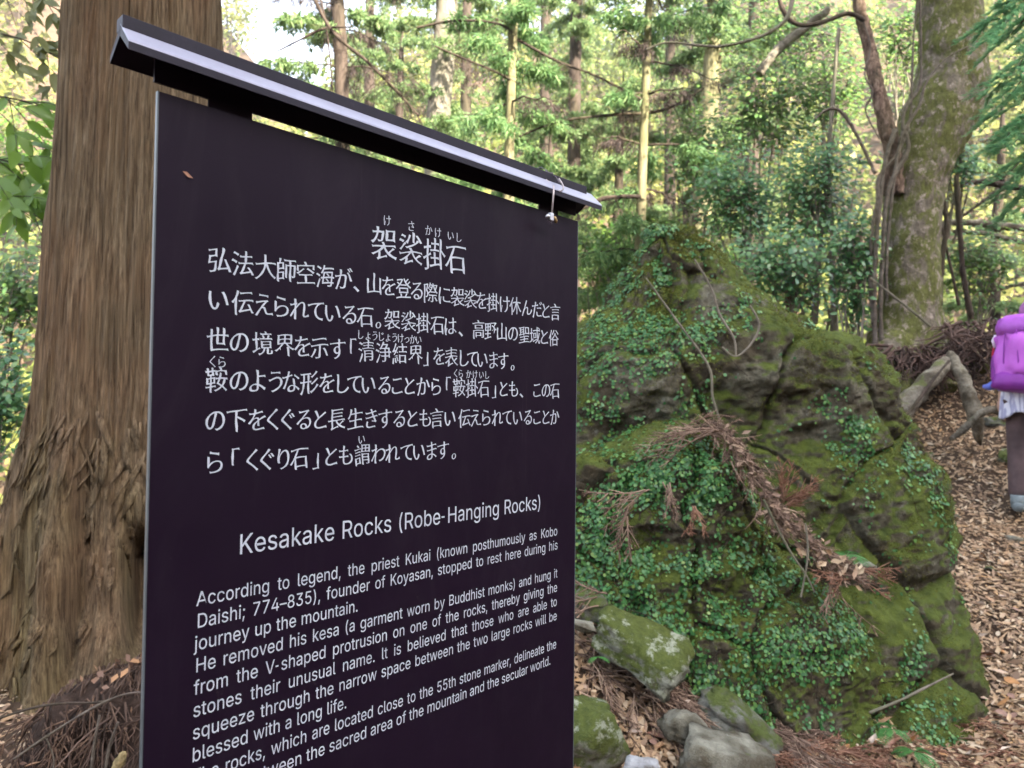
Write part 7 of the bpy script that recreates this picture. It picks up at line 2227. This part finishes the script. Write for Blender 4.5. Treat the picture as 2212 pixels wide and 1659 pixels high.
        lab = "%s curled dead leaf %s %s" % (shades[i], side, where)
        if lab in used:
            continue
        used.add(lab)
        o = bpy.data.objects.new("dead_leaf", proto[i])
        COL.objects.link(o)
        o.location = on_ground(x, y, .040)
        s = r.uniform(.055, .085)
        o.scale = (s, s, s)
        o.rotation_euler = (r.normal(0, .35), r.normal(0, .35), r.uniform(0, 6.28))
        o["label"] = lab
        o["category"] = "leaf"
        o["group"] = "dead leaves on the foreground litter"


fronds()


# ------------------------------------------------------------------ heap of roots and fronds at the cedar's foot
def heap():
    r = np.random.default_rng(51)
    acc, acc2 = Acc(), Acc()
    # mound under the debris
    n, m_ = 60, 30
    c = at(330, 1720, 2.55)
    V = []
    for j in range(m_):
        ph = j / (m_ - 1) * math.pi / 2
        for i in range(n):
            th = 2 * math.pi * i / n
            V.append((c[0] + .52 * math.cos(ph) * math.cos(th), c[1] + .25 * math.cos(ph) * math.sin(th), .0 + (.64) * math.sin(ph)))
    V = np.array(V)
    V = V + np.stack([fbm(V * 6, 3), fbm(V * 6 + 9, 3), fbm(V * 6 + 4, 3)], 1) * .04
    i = np.arange(m_ - 1)[:, None] * n
    j = np.arange(n)[None]
    me = new_mesh("debris_mound", V, [np.stack([i + j, i + (j + 1) % n, i + n + (j + 1) % n, i + n + j], -1).reshape(-1, 4)])
    put("debris_mound", me, plain("heap_soil", (.035, .023, .018), .95, .1, var=.6, bump=1, bscale=40), kind="stuff", label="dark root mound at the foot of the cedar, beside the sign", category="mound")
    nv = len(V)
    for k in range(1100):
        q = V[int(r.integers(0, nv))]
        if q[1] > c[1] + .06:
            continue
        out = np.array([(q[0] - c[0]) * .5, -.4, 0]) + r.normal(0, .15, 3)
        s0 = q + np.array([0, -.02, .02])
        L = r.uniform(.10, .40)
        a0 = r.uniform(-1, 1)
        pts = [s0]
        d = np.array([a0 * .5, -.15, -1.0]) + r.normal(0, .25, 3)
        for w_ in range(6):
            pts.append(pts[-1] + d / np.linalg.norm(d) * L / 6 + r.normal(0, .008, 3))
        acc.tube(np.array(pts), np.linspace(r.uniform(.0012, .0048), .0009, 7), 4, False)
    for k in range(110):
        q = V[int(r.integers(0, nv))] + np.array([0, -.03, .03])
        if q[1] > c[1] + .05:
            continue
        cell_frond(acc2, q, np.array([r.normal(0, .6), -.1, -1.0]), np.array([0, -1., .2]), r.uniform(.10, .25), r, curl=r.normal(0, .3))
    put("root_tangle", acc, plain("tangle_brown", (.085, .055, .042), .9, .2, var=.7, scale=14), kind="stuff", label="tangle of thin grey brown roots spilling over the mound by the cedar", category="roots")
    put("frond_tangle", acc2, M['frond_dark'], kind="stuff", label="dry fronds caught on the mound at the cedar's foot", category="frond litter")
    acc3 = Acc()
    k = 120
    idx = r.integers(0, nv, k)
    acc3.leaves(CURL, V[idx] + np.array([0, -.03, .02]), rand_dirs(k, r), rand_dirs(k, r) * .8 + np.array([0, -.5, .6]), r.uniform(.02, .05, k))
    put("mound_leaves", acc3, leaf_mat("orange_leaf", [(0, (.09, .045, .028)), (.6, (.20, .115, .075)), (1, (.36, .20, .10))], .6, .3, .1), kind="stuff", label="orange and tan dead leaves on the mound by the cedar", category="leaf litter")
    for rows, D, lab in (([(-30, 1562, 4), (60, 1532, 5), (130, 1520, 5), (200, 1518, 5), (240, 1512, 4)], 2.35, "thin dark stick reaching from the left edge to the root mound"),
                         ([(30, 1640, 4), (110, 1585, 5), (200, 1530, 5), (270, 1500, 4), (330, 1494, 3)], 2.32, "pale brown twig slanting up across the cedar's foot"),
                         ([(100, 1595, 3), (116, 1640, 3.5), (110, 1690, 3)], 2.3, "short forked grey twig hanging at the bottom left"),
                         ([(215, 1545, 4), (205, 1600, 5), (195, 1680, 5)], 2.28, "grey root strand hanging at the left of the mound"),
                         ([(255, 1560, 5), (235, 1620, 6), (225, 1690, 6)], 2.27, "thicker grey brown root hanging in the middle of the mound")):
        bough("bare_stick", [(x_, y_, w_ * .6) for x_, y_, w_ in rows], D, lab, M['vine_bark'] if "pale" in lab or "grey" in lab else M['dark_bark'], "stick", seed=int(rows[0][1]))
    a = Acc()
    limb(a, [(238, 1700, 10), (254, 1660, 11), (266, 1632, 9), (270, 1624, 3)], 2.2, 7, 24, .30, 3, 40)
    put("broken_wood", a, plain("split_wood", (.24, .18, .085), .85, .2, var=.5, scale=60, bump=.6), label="short yellowish piece of split wood at the bottom of the mound", category="wood")


heap()
